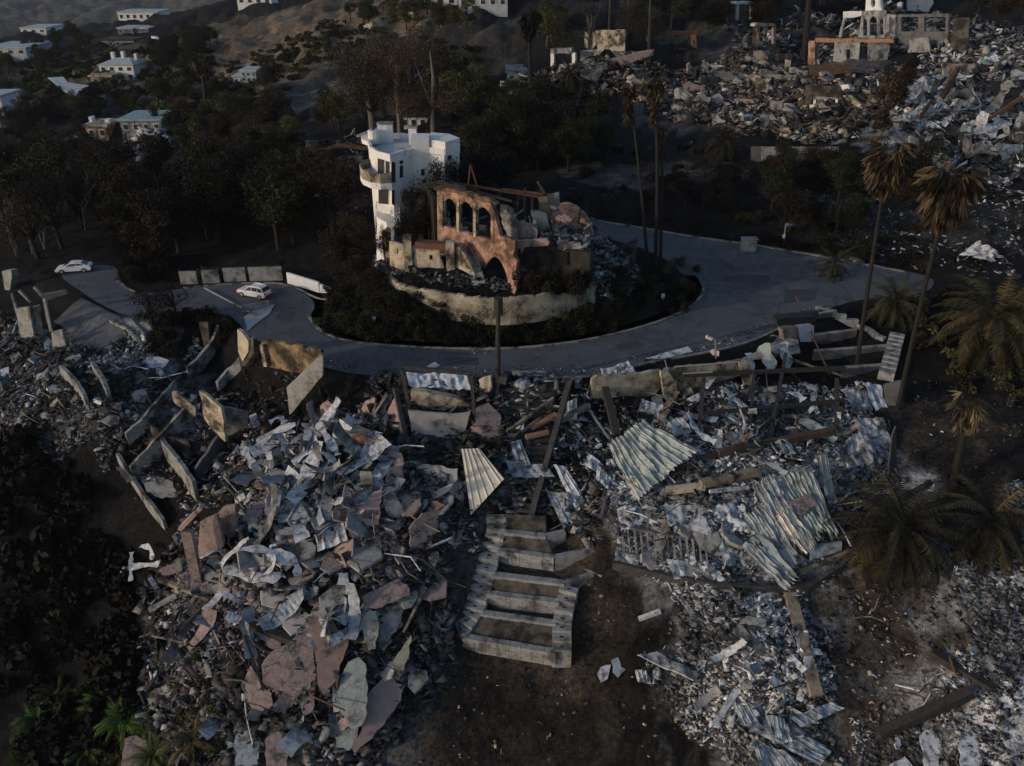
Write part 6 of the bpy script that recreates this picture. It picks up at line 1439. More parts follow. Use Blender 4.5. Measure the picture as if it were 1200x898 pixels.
for (nm, lb, cat, poly, n, ms, (s0, s1), grp) in ZONES:
    xs = [p[0] for p in poly]; ys = [p[1] for p in poly]; k = 0
    while k < n:
        px = gd.uniform(min(xs), max(xs)); py = gd.uniform(min(ys), max(ys))
        if float(poly_sd(np.array([px]), np.array([py]), poly)[0]) > 0: continue
        k += 1; p = P(px, py); s_ = s0 + (s1-s0)*gd.random()**1.8; p.z += .2 + s_*.12
        N_ = Vector((gd.gauss(0,.35), -.4+gd.gauss(0,.3), 1)).normalized(); ex = N_.cross(Vector((gd.uniform(-1,1), gd.uniform(-1,1), .1))).normalized(); ey = N_.cross(ex)
        ty = gd.random(); mb = MB()
        if 'plaster' in nm or 'masonry' in nm or 'chunk' in nm:
            m_ = gd.randint(5, 8); asp = gd.uniform(.45, 1)
            th = gd.uniform(.1,.22) if 'plaster' in nm else gd.uniform(.12,.3)*min(s_,1.6)
            O = [Vector((math.cos(6.283*j/m_)*s_*.6*gd.uniform(.6,1.15), math.sin(6.283*j/m_)*s_*.6*asp*gd.uniform(.6,1.15))) for j in range(m_)]
            V = [p + ex*q.x + ey*q.y + N_*gd.uniform(-.04,.04) for q in O] + [p + ex*q.x*1.05 + ey*q.y*1.05 - N_*th for q in O]
            mb.add(V, [tuple(range(m_)), tuple(range(2*m_-1, m_-1, -1))] + [(j, m_+j, m_+(j+1) % m_, (j+1) % m_) for j in range(m_)])
        else:
            seg = 9; W_ = s_*gd.uniform(.18,.5); cu = gd.uniform(-1.1,1.1); tw = gd.uniform(-.6,.6); L = s_*gd.uniform(1.1,1.8); V = []; a = 0; q = p - ex*L*.5
            for j in range(seg+1):
                dd = ex*math.cos(a) + N_*math.sin(a); up_ = N_*math.cos(a) - ex*math.sin(a); b_ = tw*(j/seg-.5)*2; sd2 = ey*math.cos(b_) + up_*math.sin(b_); wj = W_*gd.uniform(.8,1.15)
                V += [q + sd2*wj/2, q - sd2*wj/2, q - sd2*wj/2 - up_*.035, q + sd2*wj/2 - up_*.035]; q = q + dd*L/seg; a += cu/seg*2
            mb.add(V, [(j*4+i, j*4+(i+1) % 4, j*4+4+(i+1) % 4, j*4+4+i) for j in range(seg) for i in range(4)] + [(0,1,2,3), (4*seg+3,4*seg+2,4*seg+1,4*seg)])
        tag(mb.obj(nm, gd.choice(ms), loc=p), lb, cat, grp)

for (lb, grp, poly, n, L0, L1) in [('thin bent pipe or cable lying in the grey and pink heap of the left house','bent pipes of the left heap',[(290,540),(380,490),(560,540),(520,680),(500,780),(400,860),(230,860),(200,690)],70,1.5,5),
    ('thin bent pipe or rod lying in the burnt right house','bent pipes of the right house',[(600,480),(700,460),(980,455),(1030,560),(960,640),(720,650),(620,590)],60,1.5,5),
    ('thin rod lying on the pale lower right slope','rods of the lower right slope',[(760,700),(940,690),(1190,660),(1190,880),(850,880)],40,1,4),
    ('dark thin rafter or pipe in the far left debris field','rods of the far left field',[(0,380),(200,430),(150,490),(60,520),(0,490)],40,1.5,5),
    ('charred rafter sticking out of the upper ruins','rafters of the upper ruins',[(740,85),(1040,95),(1040,140),(800,140)],34,2.5,8),
    ('rusty rod in the debris at the upper right edge','rods of the upper right field',[(1060,90),(1190,70),(1190,190),(1070,150)],30,2.5,9)]:
    xs = [p[0] for p in poly]; ys = [p[1] for p in poly]; k = 0
    while k < n:
        px = gd.uniform(min(xs), max(xs)); py = gd.uniform(min(ys), max(ys))
        if float(poly_sd(np.array([px]), np.array([py]), poly)[0]) > 0: continue
        k += 1; p = P(px, py, .45); L = gd.uniform(L0, L1); az = gd.uniform(0, 6.28); d = Vector((math.cos(az), math.sin(az), gd.uniform(-.1,.45) + .35*math.sin(az))).normalized(); b_ = Vector((gd.gauss(0,.12), gd.gauss(0,.12), gd.uniform(0,.15)))*L
        tag(MB().tube([p, p + d*L*.5 + b_, p + d*L], gd.uniform(.03,.09)*(1 if L1 < 6 else 1.6), 5).obj('bent_rod', gd.choice([char, rust, char_s, metal_w, wood]), loc=p), lb, 'rod', grp)
# ------------------------------------------------------------------ ruins on the upper slope
def on(t, b0, b1, out, m_, th=.5, holes=(), name='wall', off=0., rough=.1):
    a, n = wall_dir(b0, b1)
    nn = n if n.dot(ray(600,449)) < 0 else -n
    return plate(MB(), out, a + nn*off, n, th, holes, rough if not holes else 0, 1.2).obj(name, m_, t)
def rct(x0, y0, x1, y1): return [(x0,y0),(x0,y1),(x1,y1),(x1,y0)]
def archh(x0, x1, yt, yb, k=7): return [(x0,yb)] + [(x0+(x1-x0)*i/k, yt + (x1-x0)*.55*(1-math.sin(math.pi*i/k))) for i in range(k+1)] + [(x1,yb)]
def plaster_ruin():
    t = thing('plaster_ruin', 'sunlit cream box-shaped ruin wall standing left of the upper rubble field', 'house ruin', P(710,66))
    on(t, (698,66), (731,66), [(698,36),(732,35),(732,60),(722,60),(700,60)], cream, .6, name='back_wall')
    on(t, (722,62), (732,62), [(722,35),(732,35),(732,60),(723,60)], white_st, .8, off=.6, name='end_wall')
    on(t, (684,60), (697,62), [(685,38),(696,37),(698,52),(694,58),(685,56)], cream, .6, name='side_wall', off=.4)
    on(t, (680,72), (768,72), [(680,60),(700,58),(745,61),(766,58),(764,66),(735,72),(700,74),(680,72)], greyst, .8, off=1.2, name='low_wall')
    on(t, (722,76), (760,72), [(722,68),(755,60),(765,59),(760,66),(728,78)], pinkw, .5, off=1.6, name='fallen_wall')
plaster_ruin()
def gate_ruin():
    t = thing('gate_ruin', 'pale gateway ruin with two pillars and a lintel at the left of the upper field', 'ruin', P(658,84))
    for r_ in (rct(645,62,649,80), rct(670,62,674,78)): on(t, (645,82), (674,82), r_, white_st, .6, name='pillar')
    on(t, (645,82), (674,82), [(645,57),(670,56),(671,63),(645,63)], greyst, .9, name='lintel', off=.1)
    on(t, (678,104), (712,98), [(680,82),(700,78),(712,76),(706,82),(700,98),(690,94),(680,90)], greyst, .5, name='fallen_slab')
gate_ruin()
def kiosk():
    t = thing('doorway_ruin', 'dark brick doorway ruin with one side tinted orange for warm light above the rubble', 'ruin', P(803,60))
    on(t, (790,58), (818,58), rct(790,38,818,58), soot_w, .8, [rct(795,42,807,57)], name='wall')
    on(t, (808,58), (817,58), rct(809,41,816,56), orange_w, .5, off=.6, name='warm_tint_wall')  # orange colour puts warm light into this wall face
    on(t, (790,58), (818,58), rct(789,37,819,41), brown_r, 1.4, name='lintel', off=.3)
kiosk()
def pergola():
    t = thing('pergola_frame', 'white pergola frame at the top edge above the upper rubble', 'pergola', P(872,24))
    for x in (864,880): on(t, (864,24), (880,24), rct(x,4,x+2,24), white_st, .5, name='post')
    on(t, (864,24), (880,24), rct(862,2,886,5), white_st, 1.6, name='beam', off=.2)
pergola()
def columns():
    t = thing('column_ruin', 'three slim cream columns under a lintel at the left of the upper arches', 'ruin', P(898,58))
    for x, y1, m_ in ((888,57,cream),(897,48,cream),(907,52,pinkw)): on(t, (886,57), (910,53), [(x,30),(x+2.4,30),(x+2,y1),(x-.5,y1)], m_, .6, name='column')
    on(t, (886,57), (910,53), [(886,27),(910,28),(910,31),(884,31)], cream, 1.2, name='lintel', off=.2)
    on(t, (880,57), (888,57), [(882,30),(888,30),(888,58),(882,55)], soot_w, .5, name='side_wall')
columns()
def arches():
    t = thing('chapel_ruin', 'pale gabled ruin with a tall arch and pierced gable top at the upper right', 'house ruin', P(1025,45))
    on(t, (1007,45), (1036,45), [(1010,13),(1038,12),(1036,46),(1006,45)], conc, .8, [archh(1019,1027.5,19,42), archh(1011.5,1016,22,42), archh(1031,1035,22,41)], name='arch_wall')
    on(t, (1014,45), (1032,45), [(1015,-4),(1031,-6),(1033,12),(1014,13)], white_st, .8, [circ(1023,3.5,2.6,5.5)], name='gable')
    on(t, (988,26), (1012,26), [(988,14),(1011,13),(1012,18),(1004,20),(988,22)], white_st, .8, name='white_wall', off=.3)
    on(t, (985,45), (992,45), [(988,22),(990,22),(986,44),(982,44)], conc, .6, name='pier', off=.3)
    on(t, (1036,45), (1050,46), [(1037,16),(1050,18),(1048,44),(1036,46)], greyst, .7, [rct(1042,20,1045,40)], name='side_wall')
    on(t, (996,44), (1012,44), [(995,42),(1002,37),(1010,40),(1010,45),(996,45)], cream, .8, name='low_wall', off=1.)
arches()
def terrace_house():
    t = thing('terrace_ruin', 'ruin below the arches with a long orange rusted beam over grey walls', 'house ruin', P(985,75))
    on(t, (950,76), (1050,72), [(955,45),(1046,46),(1048,50),(956,50)], orange_w, 1.0, name='rusted_beam', off=.8)
    on(t, (947,76), (956,76), rct(947,48,955,76), pink_st, 1.4, name='pillar', off=.8)
    on(t, (975,74), (1010,72), [(978,51),(1008,50),(1006,72),(995,74),(976,72)], conc, .6, [rct(984,55,987,62), rct(992,58,996,70)], name='wall')
    on(t, (1018,72), (1045,70), [(1018,50),(1044,50),(1040,70),(1018,72)], greyst, .6, name='wall')
    on(t, (950,92), (1000,88), [(950,80),(975,77),(1000,78),(998,86),(972,90),(950,88)], rust, 1.6, name='rubble_wall', off=1., rough=.3)
terrace_house()
def grid_ruin():
    t = thing('grey_frame_ruin', 'grey concrete frame ruin with two square openings right of the arches', 'house ruin', P(1080,55))
    on(t, (1052,58), (1112,58), [(1052,17),(1112,16),(1110,62),(1096,60),(1068,62),(1052,44)], conc_d, .7, [rct(1056,20,1076,37), rct(1083,20,1108,37)], name='frame_wall')
    on(t, (1064,62), (1090,62), [(1066,46),(1088,44),(1090,61),(1064,62)], greyst, .6, name='lower_wall', off=.7)
    on(t, (1112,60), (1138,60), [(1118,22),(1136,21),(1134,60),(1112,60)], soot_w, .8, name='dark_wall', off=.3)
    on(t, (1062,14), (1094,14), [(1064,0),(1072,-8),(1092,-6),(1094,4),(1088,14),(1064,13)], white_st, .8, name='upper_wall')
grid_ruin()
for nm, lb, out, m_, th in [('wall_block','pale upright wall block in the middle of the upper rubble',[(886,98),(901,99),(898,116),(885,114)],cream,.5),('wall_block','cream rounded wall stump at the left of the upper rubble',[(886,60),(894,60),(900,68),(896,73),(887,70)],cream,1.5),
    ('wall_block','long cream wall fallen on the upper right debris field',[(1104,75),(1142,76),(1140,92),(1106,90)],cream,.5),('wall_block','small white block at the right of the dark undercroft',[(985,100),(994,99),(996,107),(988,109)],white_st,1.),
    ('wall_block','ochre slab fallen on the slope below the terrace ruin',[(987,112),(996,112),(1011,124),(1004,126)],cream,.6),('wall_block','long grey low wall in the middle of the upper rubble',[(897,88),(928,88),(928,95),(897,96)],conc,.8),
    ('wall_block','pink-brown plinth wall along the lower edge of the upper rubble',[(860,116),(900,118),(900,123),(858,122)],pinkw,.8),('wall_block','small cream pier in front of the black palm trunk',[(921,70),(927,71),(926,84),(920,84)],cream,.8),
    ('wall_block','peach wall stub left of the black palm trunk',[(912,64),(928,63),(929,72),(912,72)],pink_st,.8)]:
    cx = sum(p[0] for p in out)/len(out); by = max(p[1] for p in out)
    a, n = wall_dir((cx-6, by), (cx+6, by)); tag(plate(MB(), out, a, n, th, (), .1, 1.2).obj(nm, m_), lb, 'wall')
gw = random.Random(41)
for i in range(46):
    if i < 28: px = gw.uniform(735, 1040); py = gw.uniform(80, 150)
    else: px = gw.uniform(1060, 1200); py = gw.uniform(75, 185)
    W_ = gw.uniform(8, 26); Hh = gw.uniform(5, 13); sl = gw.uniform(-4, 4)
    out = [(px, py-Hh*gw.uniform(.6,1)), (px+W_*.3, py-Hh), (px+W_*.6, py-Hh*gw.uniform(.4,1)+sl*.5), (px+W_, py-Hh*gw.uniform(.3,1)+sl), (px+W_, py+sl+2), (px, py+2)]
    a, n = wall_dir((px, py), (px+W_, py+sl)); a = a + Vector((0,-1.2,.3))
    tag(plate(MB(), out, a, n, gw.uniform(.3,.8), (), .25, .8).obj('wall_stub', gw.choice([conc,greyst,soot_w,cream,conc_d,pinkd] if i < 28 else [greyst,conc_d,metal_b,conc])), 'broken wall stub standing in the upper rubble field' if i < 28 else 'broken wall stub in the debris at the upper right edge', 'wall', 'wall stubs of the upper field' if i < 28 else 'wall stubs of the upper right field')
def undercroft():
    t = thing('undercroft', 'dark undercroft with three short white pillars below the upper terrace ruin', 'ruin', P(965,126))
    on(t, (946,126), (988,126), [(944,100),(985,102),(988,118),(990,128),(944,127)], soot_w, .8, [rct(951,116,985,126)], name='wall')
    for x in (953,966,979): on(t, (946,126), (988,126), rct(x,116,x+3,126), white_st, .6, name='pillar', off=.2)
    on(t, (946,126), (988,126), rct(950,114,986,117), greyst, .8, name='lintel', off=.2)
undercroft()
t = thing('hillside_fence', 'pale grey panelled fence wall on the bank below the upper ruins', 'fence', P(930,190))
for i in range(9):
    x0 = 880+i*11.5; on(t, (880,191), (985,190), [(x0,172),(x0+11,172.5),(x0+11,190),(x0,191)], greyst if i % 3 else conc_d, .3, name='panel', rough=.02)
for i, (q, lb) in enumerate([([(1052,125),(1075,92),(1110,86),(1080,122)],'dark blue-grey slatted roof section, left side of the upper right debris'),([(1050,142),(1080,122),(1104,128),(1082,148)],'grey fallen roof section just below the slatted one'),([(1082,146),(1120,134),(1118,142),(1098,154)],'pale roof section at the lower middle of the upper right debris'),
    ([(1092,110),(1112,92),(1120,92),(1104,116)],'narrow pale roof panel beside the slatted roof section'),([(1126,148),(1145,140),(1142,150),(1130,154)],'small white roof panel in the upper right debris'),([(1144,74),(1165,66),(1186,84),(1168,86)],'white roof scrap at the top of the upper right debris')]):
    sheet_px('corrugated_roof', lb, 'metal roof', q, [metal_b,metal_b,metal_w,metal_w,metal_w,metal_w][i], (0,-.45,.9), 1.2, waves=7, amp=.22, crumple=.6, seed=120+i, nu=40)
for i, (a, b, lb) in enumerate([((1100,122),(1122,78),'rusty leaning pole standing in the upper right debris, left one'),((1104,120),(1124,80),'rusty leaning pole just right of the other leaning one'),((1144,152),(1198,114),'long rusty beam slanting up to the right photo edge'),((1074,146),(1092,118),'short rust-brown beam below the slatted roof section')]):
    m = MB(); A_ = P(*a, .5); m.bar(A_, line_up(A_, b), .5); tag(m.obj('beam', rust), lb, 'beam')
ribbon('metal_strip','white boat-like curled sheet in the lower right of the upper debris',[(1152,166),(1165,160),(1178,148)],3.0,metal_w,1.5,.4,seed=130)
ribbon('metal_strip','pale hooked gutter left of the boat-like sheet',[(1150,152),(1142,162),(1148,168)],1.6,metal_w,1.2,.3,seed=131)
sheet_px('sheet_metal','big grey curved sheet at the right photo edge of the upper debris','metal sheet',[(1176,170),(1196,130),(1212,150),(1200,180)],greyst,(-.2,-.7,.7),2.5,crumple=.8,seed=132,nu=20)

# ------------------------------------------------------------------ distant and middle-distance houses
def house(label, px0, px1, py_base, h_px, dep, m_, roof=None, nwin=3, hip=False, floors=1, extras=(), name='house', wm=glass):
    a = P((px0+px1)/2, py_base); dist = (a-CAM).length; s_ = dist/F
    w_ = (px1-px0)*s_; h = h_px*s_; t = thing(name, label, 'house', a)
    x0 = a.x-w_/2; x1 = a.x+w_/2; y0 = a.y; y1 = a.y+dep
    m = MB(); m.box((a.x, a.y+dep/2, a.z+h/2-1.5), w_, dep, h+3); m.obj('wall', m_, t)
    m = MB()
    if hip: m.add([(x0-.6,y0-.6,a.z+h),(x1+.6,y0-.6,a.z+h),(x1+.6,y1+.6,a.z+h),(x0-.6,y1+.6,a.z+h),(x0+w_*.3,(y0+y1)/2,a.z+h*1.35),(x1-w_*.3,(y0+y1)/2,a.z+h*1.35)], [(0,1,5,4),(1,2,5),(2,3,4,5),(3,0,4),(3,2,1,0)])
    else: m.box((a.x, a.y+dep/2, a.z+h+.3), w_+1.0, dep+1.0, .6)
    m.obj('roof', roof or roof_white, t)
    for f in range(floors):
        for i in range(nwin):
            x = x0 + w_*(i+.5)/nwin; z = a.z + h*(f+.5)/floors
            f_ = MB().box((x, y0-.03, z), w_/nwin*.55, .12, h/floors*.55).obj('window', white_st, t); MB().box((x, y0-.11, z), w_/nwin*.45, .06, h/floors*.45).obj('pane', wm, f_)
    for (ex0, ex1, ez0, ez1, em, nm) in extras:
        m = MB(); m.box((x0+w_*(ex0+ex1)/2, y0-(1.2 if nm != 'chimney' else -dep*.5), a.z+h*(ez0+ez1)/2), w_*(ex1-ex0), 2.0, h*(ez1-ez0)); m.obj(nm, em, t)
    return t
house('white two-storey house with pale hipped roof and chimneys on the left hillside', 122, 156, 94, 14, 16, white_st, mat('pale_blue_roof',(.5,.56,.58)), 4, True, 2, [(.2,.28,1.1,1.7,white_st,'chimney'),(.5,.58,1.2,1.75,white_st,'chimney'),(.88,.95,1.0,1.6,white_st,'chimney')])
house('low terracotta-walled annex in front of the hipped-roof house', 109, 130, 99, 7, 8, pink_st, cream, 2)
house('long white villa on the far ridge below the hazy hills', 143, 182, 24, 7, 22, white_st, None, 6, False, 1)
house('low white pavilion below the ridge villa, left one', 140, 155, 39, 4, 14, greyst, None, 3)
house('low white pavilion below the ridge villa, right one', 160, 173, 39, 4, 14, greyst, None, 3)
house('small white house on the ridge at the far left', 28, 52, 39, 4, 22, white_st, None, 3)
house('grey burnt house with white gaps below the ridge villa', 122, 155, 54, 5, 14, greyst, char, 5)
house('white flat-roofed building at the left photo edge in the hills', -12, 27, 65, 6, 26, roof_white, None, 4)
house('tall white house cut by the left photo edge', -8, 8, 150, 28, 12, white_st, None, 2, False, 3)
house('white stepped house on the slope right of the palm', 284, 300, 96, 10, 14, roof_white, None, 3, False, 2)
house('low white wing of the stepped hillside house', 275, 286, 98, 6, 10, white_st, None, 2)
house('pale flat-roofed house with teal roof strip among the left trees', 146, 188, 156, 12, 12, greyst, mat('teal_roof',(.30,.42,.47)), 4)
house('small salmon house with two white chimneys among the left trees', 105, 126, 163, 12, 8, pink_st, cream, 2, False, 1, [(0,.15,.8,1.6,white_st,'chimney'),(.75,.95,.8,1.4,white_st,'chimney')])
house('white low house with grey roof at the lower left edge of the valley', -5, 12, 188, 9, 10, roof_white, None, 3)
house('white ruined cottage with charred roof behind the white villa', 470, 500, 150, 12, 8, white_st, char, 3)
house('white modern house with curved terrace at the top centre', 498, 534, 8, 12, 20, white_st, roof_white, 3)
house('white pool pavilion right of the modern house at the top', 540, 592, 8, 9, 18, roof_white, white_st, 5)
house('grey ruin with pale posts on the slope behind the yellow-green trees', 533, 570, 118, 10, 10, greyst, greyst, 6)
house('small white building in the distance at the top centre-left', 281, 316, 6, 8, 14, white_st, None, 4)
house('pale garage-like ruin wall left of the upper gateway', 595, 615, 95, 8, 10, roof_white, greyst, 2)
def rubble_house():
    t = thing('burnt_hillside_house', 'burnt house with rust-red bent roof beam left of the white villa', 'house ruin', P(395,215))
    b = P(395,205)
    for p, q in (((360,178),(382,176)),((382,176),(398,170)),((398,170),(430,174)),((430,174),(455,172))): MB().bar(line_up(b, p), line_up(b, q), .6).obj('roof_beam', rust, t)
    for p, q in (((371,180),(373,210)),((349,175),(350,200)),((418,160),(450,148))): MB().bar(line_up(b, p), line_up(b, q), .45).obj('post', conc, t)
    on(t, (358,176), (374,176), rct(358,165,373,175), conc_d, .5, name='wall'); on(t, (380,200), (425,200), [(380,182),(425,184),(425,198),(380,200)], soot_w, .5, name='wall')
rubble_house()
t = thing('slope_fence', 'low pale lattice fence crossing the dark slope left of the villa', 'fence', P(320,245))
pts = [P(x, y) for x, y in ((282,232),(300,238),(325,246),(352,256))]
for i in range(3):
    a, b = pts[i], pts[i+1]; k = max(4, int((b-a).length/.5)); m = MB()
    for j in range(k): q = a.lerp(b, j/k); m.bar(q + Vector((0,0,-.3)), q + Vector((0,0,1.4)), .14)
    m.bar(a + Vector((0,0,1.4)), b + Vector((0,0,1.4)), .12); m.bar(a + Vector((0,0,.3)), b + Vector((0,0,.3)), .12); m.obj('fence_panel', mat('fence_pale',(.45,.43,.33)), t)
ridge([(426,36),(436,31),(450,26),(466,22),(486,19)], 1.6, .8, cream, 'path_wall', 'sunlit curving wall along the crest path at the top centre')
ridge([(180,46),(190,50),(202,56),(216,59)], 1.5, 2.0, white_st, 'path_wall', 'white stepped wall at the end of the far road on the ridge')
ridge([(516,104),(535,102),(568,101)], 2.4, .6, conc, 'path_wall', 'pale grey wall with posts behind the yellow-green trees')
slab_px('far_driveway','pale switchback driveway on the left hillside','driveway',[(56,91),(74,90),(80,97),(104,100),(98,106),(92,112),(82,112)],roof_white,(0,-.15,.98),2.5,.3,.0)
slab_px('far_driveway','pale driveway leading to the far ridge road','driveway',[(178,48),(188,46),(216,58),(205,59)],roof_white,(0,-.15,.98),2,.3,.0)
slab_px('far_driveway','white path wedge left of the salmon house','driveway',[(70,164),(94,155),(96,160),(80,168)],roof_white,(0,-.15,.98),2,.3,.0)

# ------------------------------------------------------------------ cars
def loft(profile, hw, name, m_, t, bev=.0):
    """side profile (x, z, half-width factor) swept across the car"""
    mb = MB(); n = len(profile)
    cols = []
    for s_ in (-1, -.85, 0, .85, 1):
        cols.append([(x, s_*hw*wf, z + (0 if abs(s_) < 1 else 0) - (abs(s_) == 1)*0.0) for x, z, wf in profile])
    V = [p for c in cols for p in c]; fs = []
    for k in range(4):
        for i in range(n): fs.append((k*n+i, k*n+(i+1) % n, (k+1)*n+(i+1) % n, (k+1)*n+i))
    fs += [tuple(range(n))[::-1], tuple(4*n+i for i in range(n))]
    mb.add(V, fs); o = mb.obj(name, m_, t)
    bv = o.modifiers.new('b', 'BEVEL'); bv.width = .05; bv.segments = 2; bv.limit_method = 'ANGLE'; bv.angle_limit = R(25)
    return o
def car(label, p, heading, kind, red_rear=False):
    t = thing('car', label, 'car', (0,0,0))
    if kind == 'hatch':
        L = 4.5; body = [(-2.25,.42,.96),(-2.28,.75,.97),(-2.15,.98,.96),(2.0,.96,.96),(2.22,.78,.92),(2.25,.42,.92),(1.9,.25,.95),(-1.95,.25,.95)]
        cab = [(-2.08,.97,.90),(-1.75,1.58,.76),(-1.2,1.66,.76),(.25,1.60,.74),(1.12,.97,.86)]
        wins = [[(-1.95,1.04),(-1.70,1.50),(-1.15,1.53),(-1.15,1.04)],[(-1.05,1.04),(-1.05,1.53),(-.25,1.52),(-.25,1.04)],[(-.15,1.04),(-.15,1.51),(.22,1.49),(.85,1.04)]]
    else:
        L = 4.8; body = [(-2.4,.42,.95),(-2.42,.78,.95),(-2.25,.98,.92),(-1.6,1.0,.95),(1.0,.92,.95),(2.1,.76,.92),(2.38,.55,.88),(2.3,.28,.92),(-2.2,.26,.93)]
        cab = [(-2.0,.98,.84),(-1.15,1.36,.72),(-.3,1.43,.72),(.35,1.38,.72),(1.35,.92,.84)]
        wins = [[(-1.55,1.05),(-1.1,1.28),(-.55,1.33),(-.55,1.03)],[(-.45,1.03),(-.45,1.34),(.25,1.31),(.95,1.0)]]
    hw = .92
    bd = loft(body, hw, 'body', paintw, t); cb = loft(cab, hw, 'cabin', paintw, t)
    for s_ in (-1, 1):
        for wv in wins:
            mb = MB(); q = []
            for x, z in wv:
                wf = .895 - (z-1.0)*.21 if kind == 'hatch' else .86 - (z-.97)*.27
                q.append((x, s_*(hw*wf+.012), z))
            q2 = [(a, b - s_*.03, c) for a, b, c in q]; n = len(q)
            mb.add(q+q2, [tuple(range(n)), tuple(range(2*n-1,n-1,-1))] + [(i,(i+1) % n,n+(i+1) % n,n+i) for i in range(n)]); mb.obj('side_window', glass, t)
    def pane(name, a, b, w0, w1, off, m_=glass):
        (x0,z0),(x1,z1) = a, b; d = Vector((x1-x0,0,z1-z0)).normalized(); nrm = Vector((d.z*off,0,-d.x*off)) ; nrm = nrm if nrm.z > 0 else -nrm
        q = [Vector((x0,-w0,z0)),Vector((x0,w0,z0)),Vector((x1,w1,z1)),Vector((x1,-w1,z1))]; q = [v + nrm for v in q]; q2 = [v - nrm*1.5 for v in q]
        MB().add(q+q2, [(0,1,2,3),(7,6,5,4),(0,4,5,1),(1,5,6,2),(2,6,7,3),(3,7,4,0)]).obj(name, m_, t)
    if kind == 'hatch': pane('windscreen',(1.06,1.02),(.32,1.55),.72,.62,.02); pane('rear_window',(-2.03,1.06),(-1.78,1.52),.74,.64,.02)
    else: pane('windscreen',(1.25,.97),(.42,1.35),.70,.60,.02); pane('rear_window',(-1.9,1.03),(-1.2,1.33),.70,.60,.02)
    for x in ((1.42,-1.38) if kind == 'hatch' else (1.48,-1.42)):
        for s_ in (-1, 1):
            w_ = MB().tube([(x,s_*.72,.33),(x,s_*.935,.33)], .335, 18).obj('wheel', rubber, t); MB().tube([(x,s_*.90,.33),(x,s_*.945,.33)], .20, 12).obj('rim', steel_p, w_)
    f_ = body[5 if kind == 'hatch' else 6]; rx = body[1][0]
    for s_ in (-1, 1):
        MB().box((2.2 if kind == 'hatch' else 2.24, s_*.62, .70 if kind == 'hatch' else .64), .14, .34, .14).obj('headlight', glass, t)
        MB().box((rx+.03, s_*.72, .84), .14, .26, .22 if kind == 'hatch' else .12).obj('tail_light', red_p, t)
        MB().box((.75, s_*1.0, 1.03), .12, .18, .12).obj('wing_mirror', paintw, t)
    if kind == 'hatch':
        for s_ in (-1,1): MB().box((-.7, s_*.55, 1.68), 1.7, .05, .06).obj('roof_rail', steel_p, t)
    MB().box((rx-.01, 0, .5), .08, 1.5, .2).obj('rear_bumper', red_p if red_rear else conc_d, t)
    MB().box((2.28, 0, .42), .08, 1.4, .18).obj('front_bumper', conc_d, t)
    if red_rear:
        for s_ in (-1,1): MB().box((1.7, s_*.9, .45), 1.0, .06, .24).obj('red_side_panel', red_p, t)
    t.location = p; t.rotation_euler = (0, 0, heading)
    return t
p = hit(299,347, road_h); p.z = float(road_h(p.x,p.y)) + .012
car('white hatchback with dark rear window and red lower bodywork parked by the pale garden walls', p, R(158), 'hatch', True)
p = hit(88,318, road_h); p.z = float(road_h(p.x,p.y)) + .012
car('white low saloon parked on the left road below the dark trees', p, R(192), 'sedan')
# burnt-out car shell in the dark at the fork
# ------------------------------------------------------------------ sign, lamps, poles, boxes
b = P(918,287); t = thing('street_sign', 'small blue street name sign on a thin pole at the far side of the road', 'street sign', b)
MB().bar(b + Vector((0,0,-.3)), line_up(b, (921,262)), .16).obj('pole', steel_p, t)
q = line_up(b, (921,263)); MB().box(q + Vector((.7,-.1,0)), 1.5, .06, .42).obj('sign_plate', mat('sign_blue',(.10,.25,.62),(.10,.25,.62),bump=0), t)
q = line_up(b, (918,277)); MB().box(q + Vector((0,-.15,0)), .42, .06, .55).obj('notice_plate', white_st, t)
def pole():
    b = P(583,462); tp = line_up(b, (584,352)); t = thing('utility_pole', 'charred black utility pole standing in front of the planted island', 'utility pole', b)
    MB().tube([b + Vector((0,0,-1)), b.lerp(tp,.5), tp], [.34,.27,.2], 9).obj('pole', char, t)
    MB().tube([tp + Vector((0,0,-1.5)), tp + Vector((0,0,.3))], .45, 8).obj('charred_top', char, t)
    MB().bar(line_up(b, (588,448)) , line_up(b, (590,440)), .8).obj('switch_box', conc_d, t)
pole()
for (x0,y0,y1,lb) in [(760,70,-20,'tall thin dark pole rising past the top of the photo above the slim palms'),(713,58,-20,'slim dark pole behind the cream box-shaped ruin'),(735,58,-20,'thicker dark pole right of the cream box-shaped ruin')]:
    b = P(x0,y0); tag(MB().tube([b, line_up(b,(x0+3,y1))], [.35,.28], 7).obj('utility_pole', char, loc=b), lb, 'utility pole')
b = P(839,420); t = thing('bent_lamp', 'small pink-white bent lamp post at the roadside end of the cream wall', 'lamp', b)
MB().bar(b, line_up(b, (838,398)), .16).obj('pole', steel_p, t)
MB().bar(line_up(b, (838,398)), line_up(b,(832,396)), .14).obj('arm', steel_p, t); q = line_up(b,(831,396)); MB().box(q, .7, .5, .3, Matrix.Rotation(.4,3,'Y')).obj('lamp_head', mat('pinkish_white',(.7,.6,.58),bump=0), t)
slab_px('fallen_box','two small pink-white boxes at the foot of the bent lamp','box',[(832,411),(836,409),(843,412),(842,421),(836,419)],mat('pinkish_white',(.7,.6,.58)),(-.2,-.8,.5),.8,.6,.02)
b = P(876,294); t = thing('meter_cabinet', 'small grey-beige cabinet with a pale door frame beyond the far kerb', 'cabinet', b)
m = MB(); m.box(b + Vector((0,0,.9)), 2.2, 1.0, 2.0); m.obj('body', greyst, t)
for dx in (-.55,.55): MB().box(b + Vector((dx,-.53,.9)), .9, .05, 1.6).obj('door', conc, t)
MB().box(b + Vector((0,-.05,1.95)), 2.4, 1.2, .12).obj('top', conc, t)
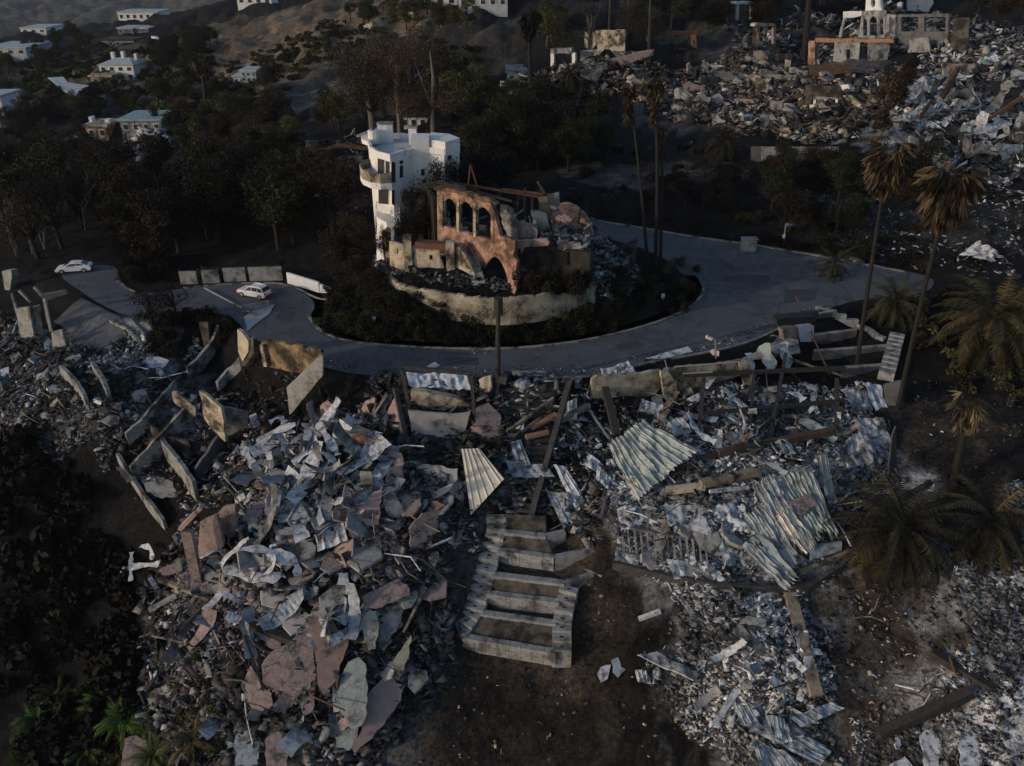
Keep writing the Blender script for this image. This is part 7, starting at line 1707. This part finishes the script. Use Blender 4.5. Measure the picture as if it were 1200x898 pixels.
def gate_arm():
    b = P(744,318); t = thing('scorched_gate', 'black slanting gate rail and post at the inner side of the bend', 'gate', b)
    MB().bar(line_up(b,(714,298)), line_up(b,(746,281)), .32).obj('rail', char, t); MB().bar(line_up(b,(742,308)), line_up(b,(744,281)), .45).obj('post', char_s, t)
gate_arm()
for x, y, lb in ((438,374,'small pale notice plate standing in the island shrubs on the left'),(777,347,'small pale notice plate standing in the shrubs at the island tip'),(221,322,'small white plate above the low garden walls')):
    b = P(x, y+6); t = thing('marker_post', lb, 'marker post', b); q = line_up(b,(x,y)); MB().bar(b, q, .08).obj('post', steel_p, t); MB().box(q, .42, .06, .6).obj('plate', white_st, t)
def bins():
    b = P(925,398); t = thing('burnt_cabin', 'charred roadside hut with a pale box front and dark roof above the right terraces', 'hut', b)
    for out, m_, off in (([(917,386),(934,384),(934,398),(919,398)],pinkd,.2),([(936,384),(954,382),(954,400),(938,402)],tarp_m,.2),([(910,374),(956,371),(956,378),(912,382)],char,.6)):
        on(t, (910,400), (956,398), out, m_, .8, off=off, name='panel' if m_ is not char else 'roof', rough=.03)
bins()
b = P(330,362); tag(sheet([tuple(hit(*q, road_h).xy) for q in [(286,372),(298,364),(322,357),(316,368),(300,380),(290,388)]], lambda x, y: .07, 'pavement', mat('pale_concrete_apron',(.42,.43,.45),(.33,.34,.36)), 1.0), kind='structure')
m = MB(); a = hit(284,366,road_h); q = hit(316,360,road_h); m.bar((a.x,a.y,.35),(q.x,q.y,.35),.3,1.1); tag(m.obj('garden_wall', conc, loc=a), 'short pale wall between white hatchback and parking apron', 'wall')

# ------------------------------------------------------------------ the air
def haze():
    m = bpy.data.materials.new('air'); m.use_nodes = True; N = m.node_tree; N.nodes.clear()
    pv = N.nodes.new('ShaderNodeVolumePrincipled'); pv.inputs['Color'].default_value = (.80,.82,.90,1); pv.inputs['Density'].default_value = .00006; pv.inputs['Anisotropy'].default_value = .2
    o_ = N.nodes.new('ShaderNodeOutputMaterial'); N.links.new(pv.outputs[0], o_.inputs['Volume'])
    mb = MB(); mb.box((0, 2060, 90), 9000, 4300, 520); o = mb.obj('haze', m, loc=(0,2060,0)); tag(o, kind='stuff'); o.display_type = 'WIRE'
haze()
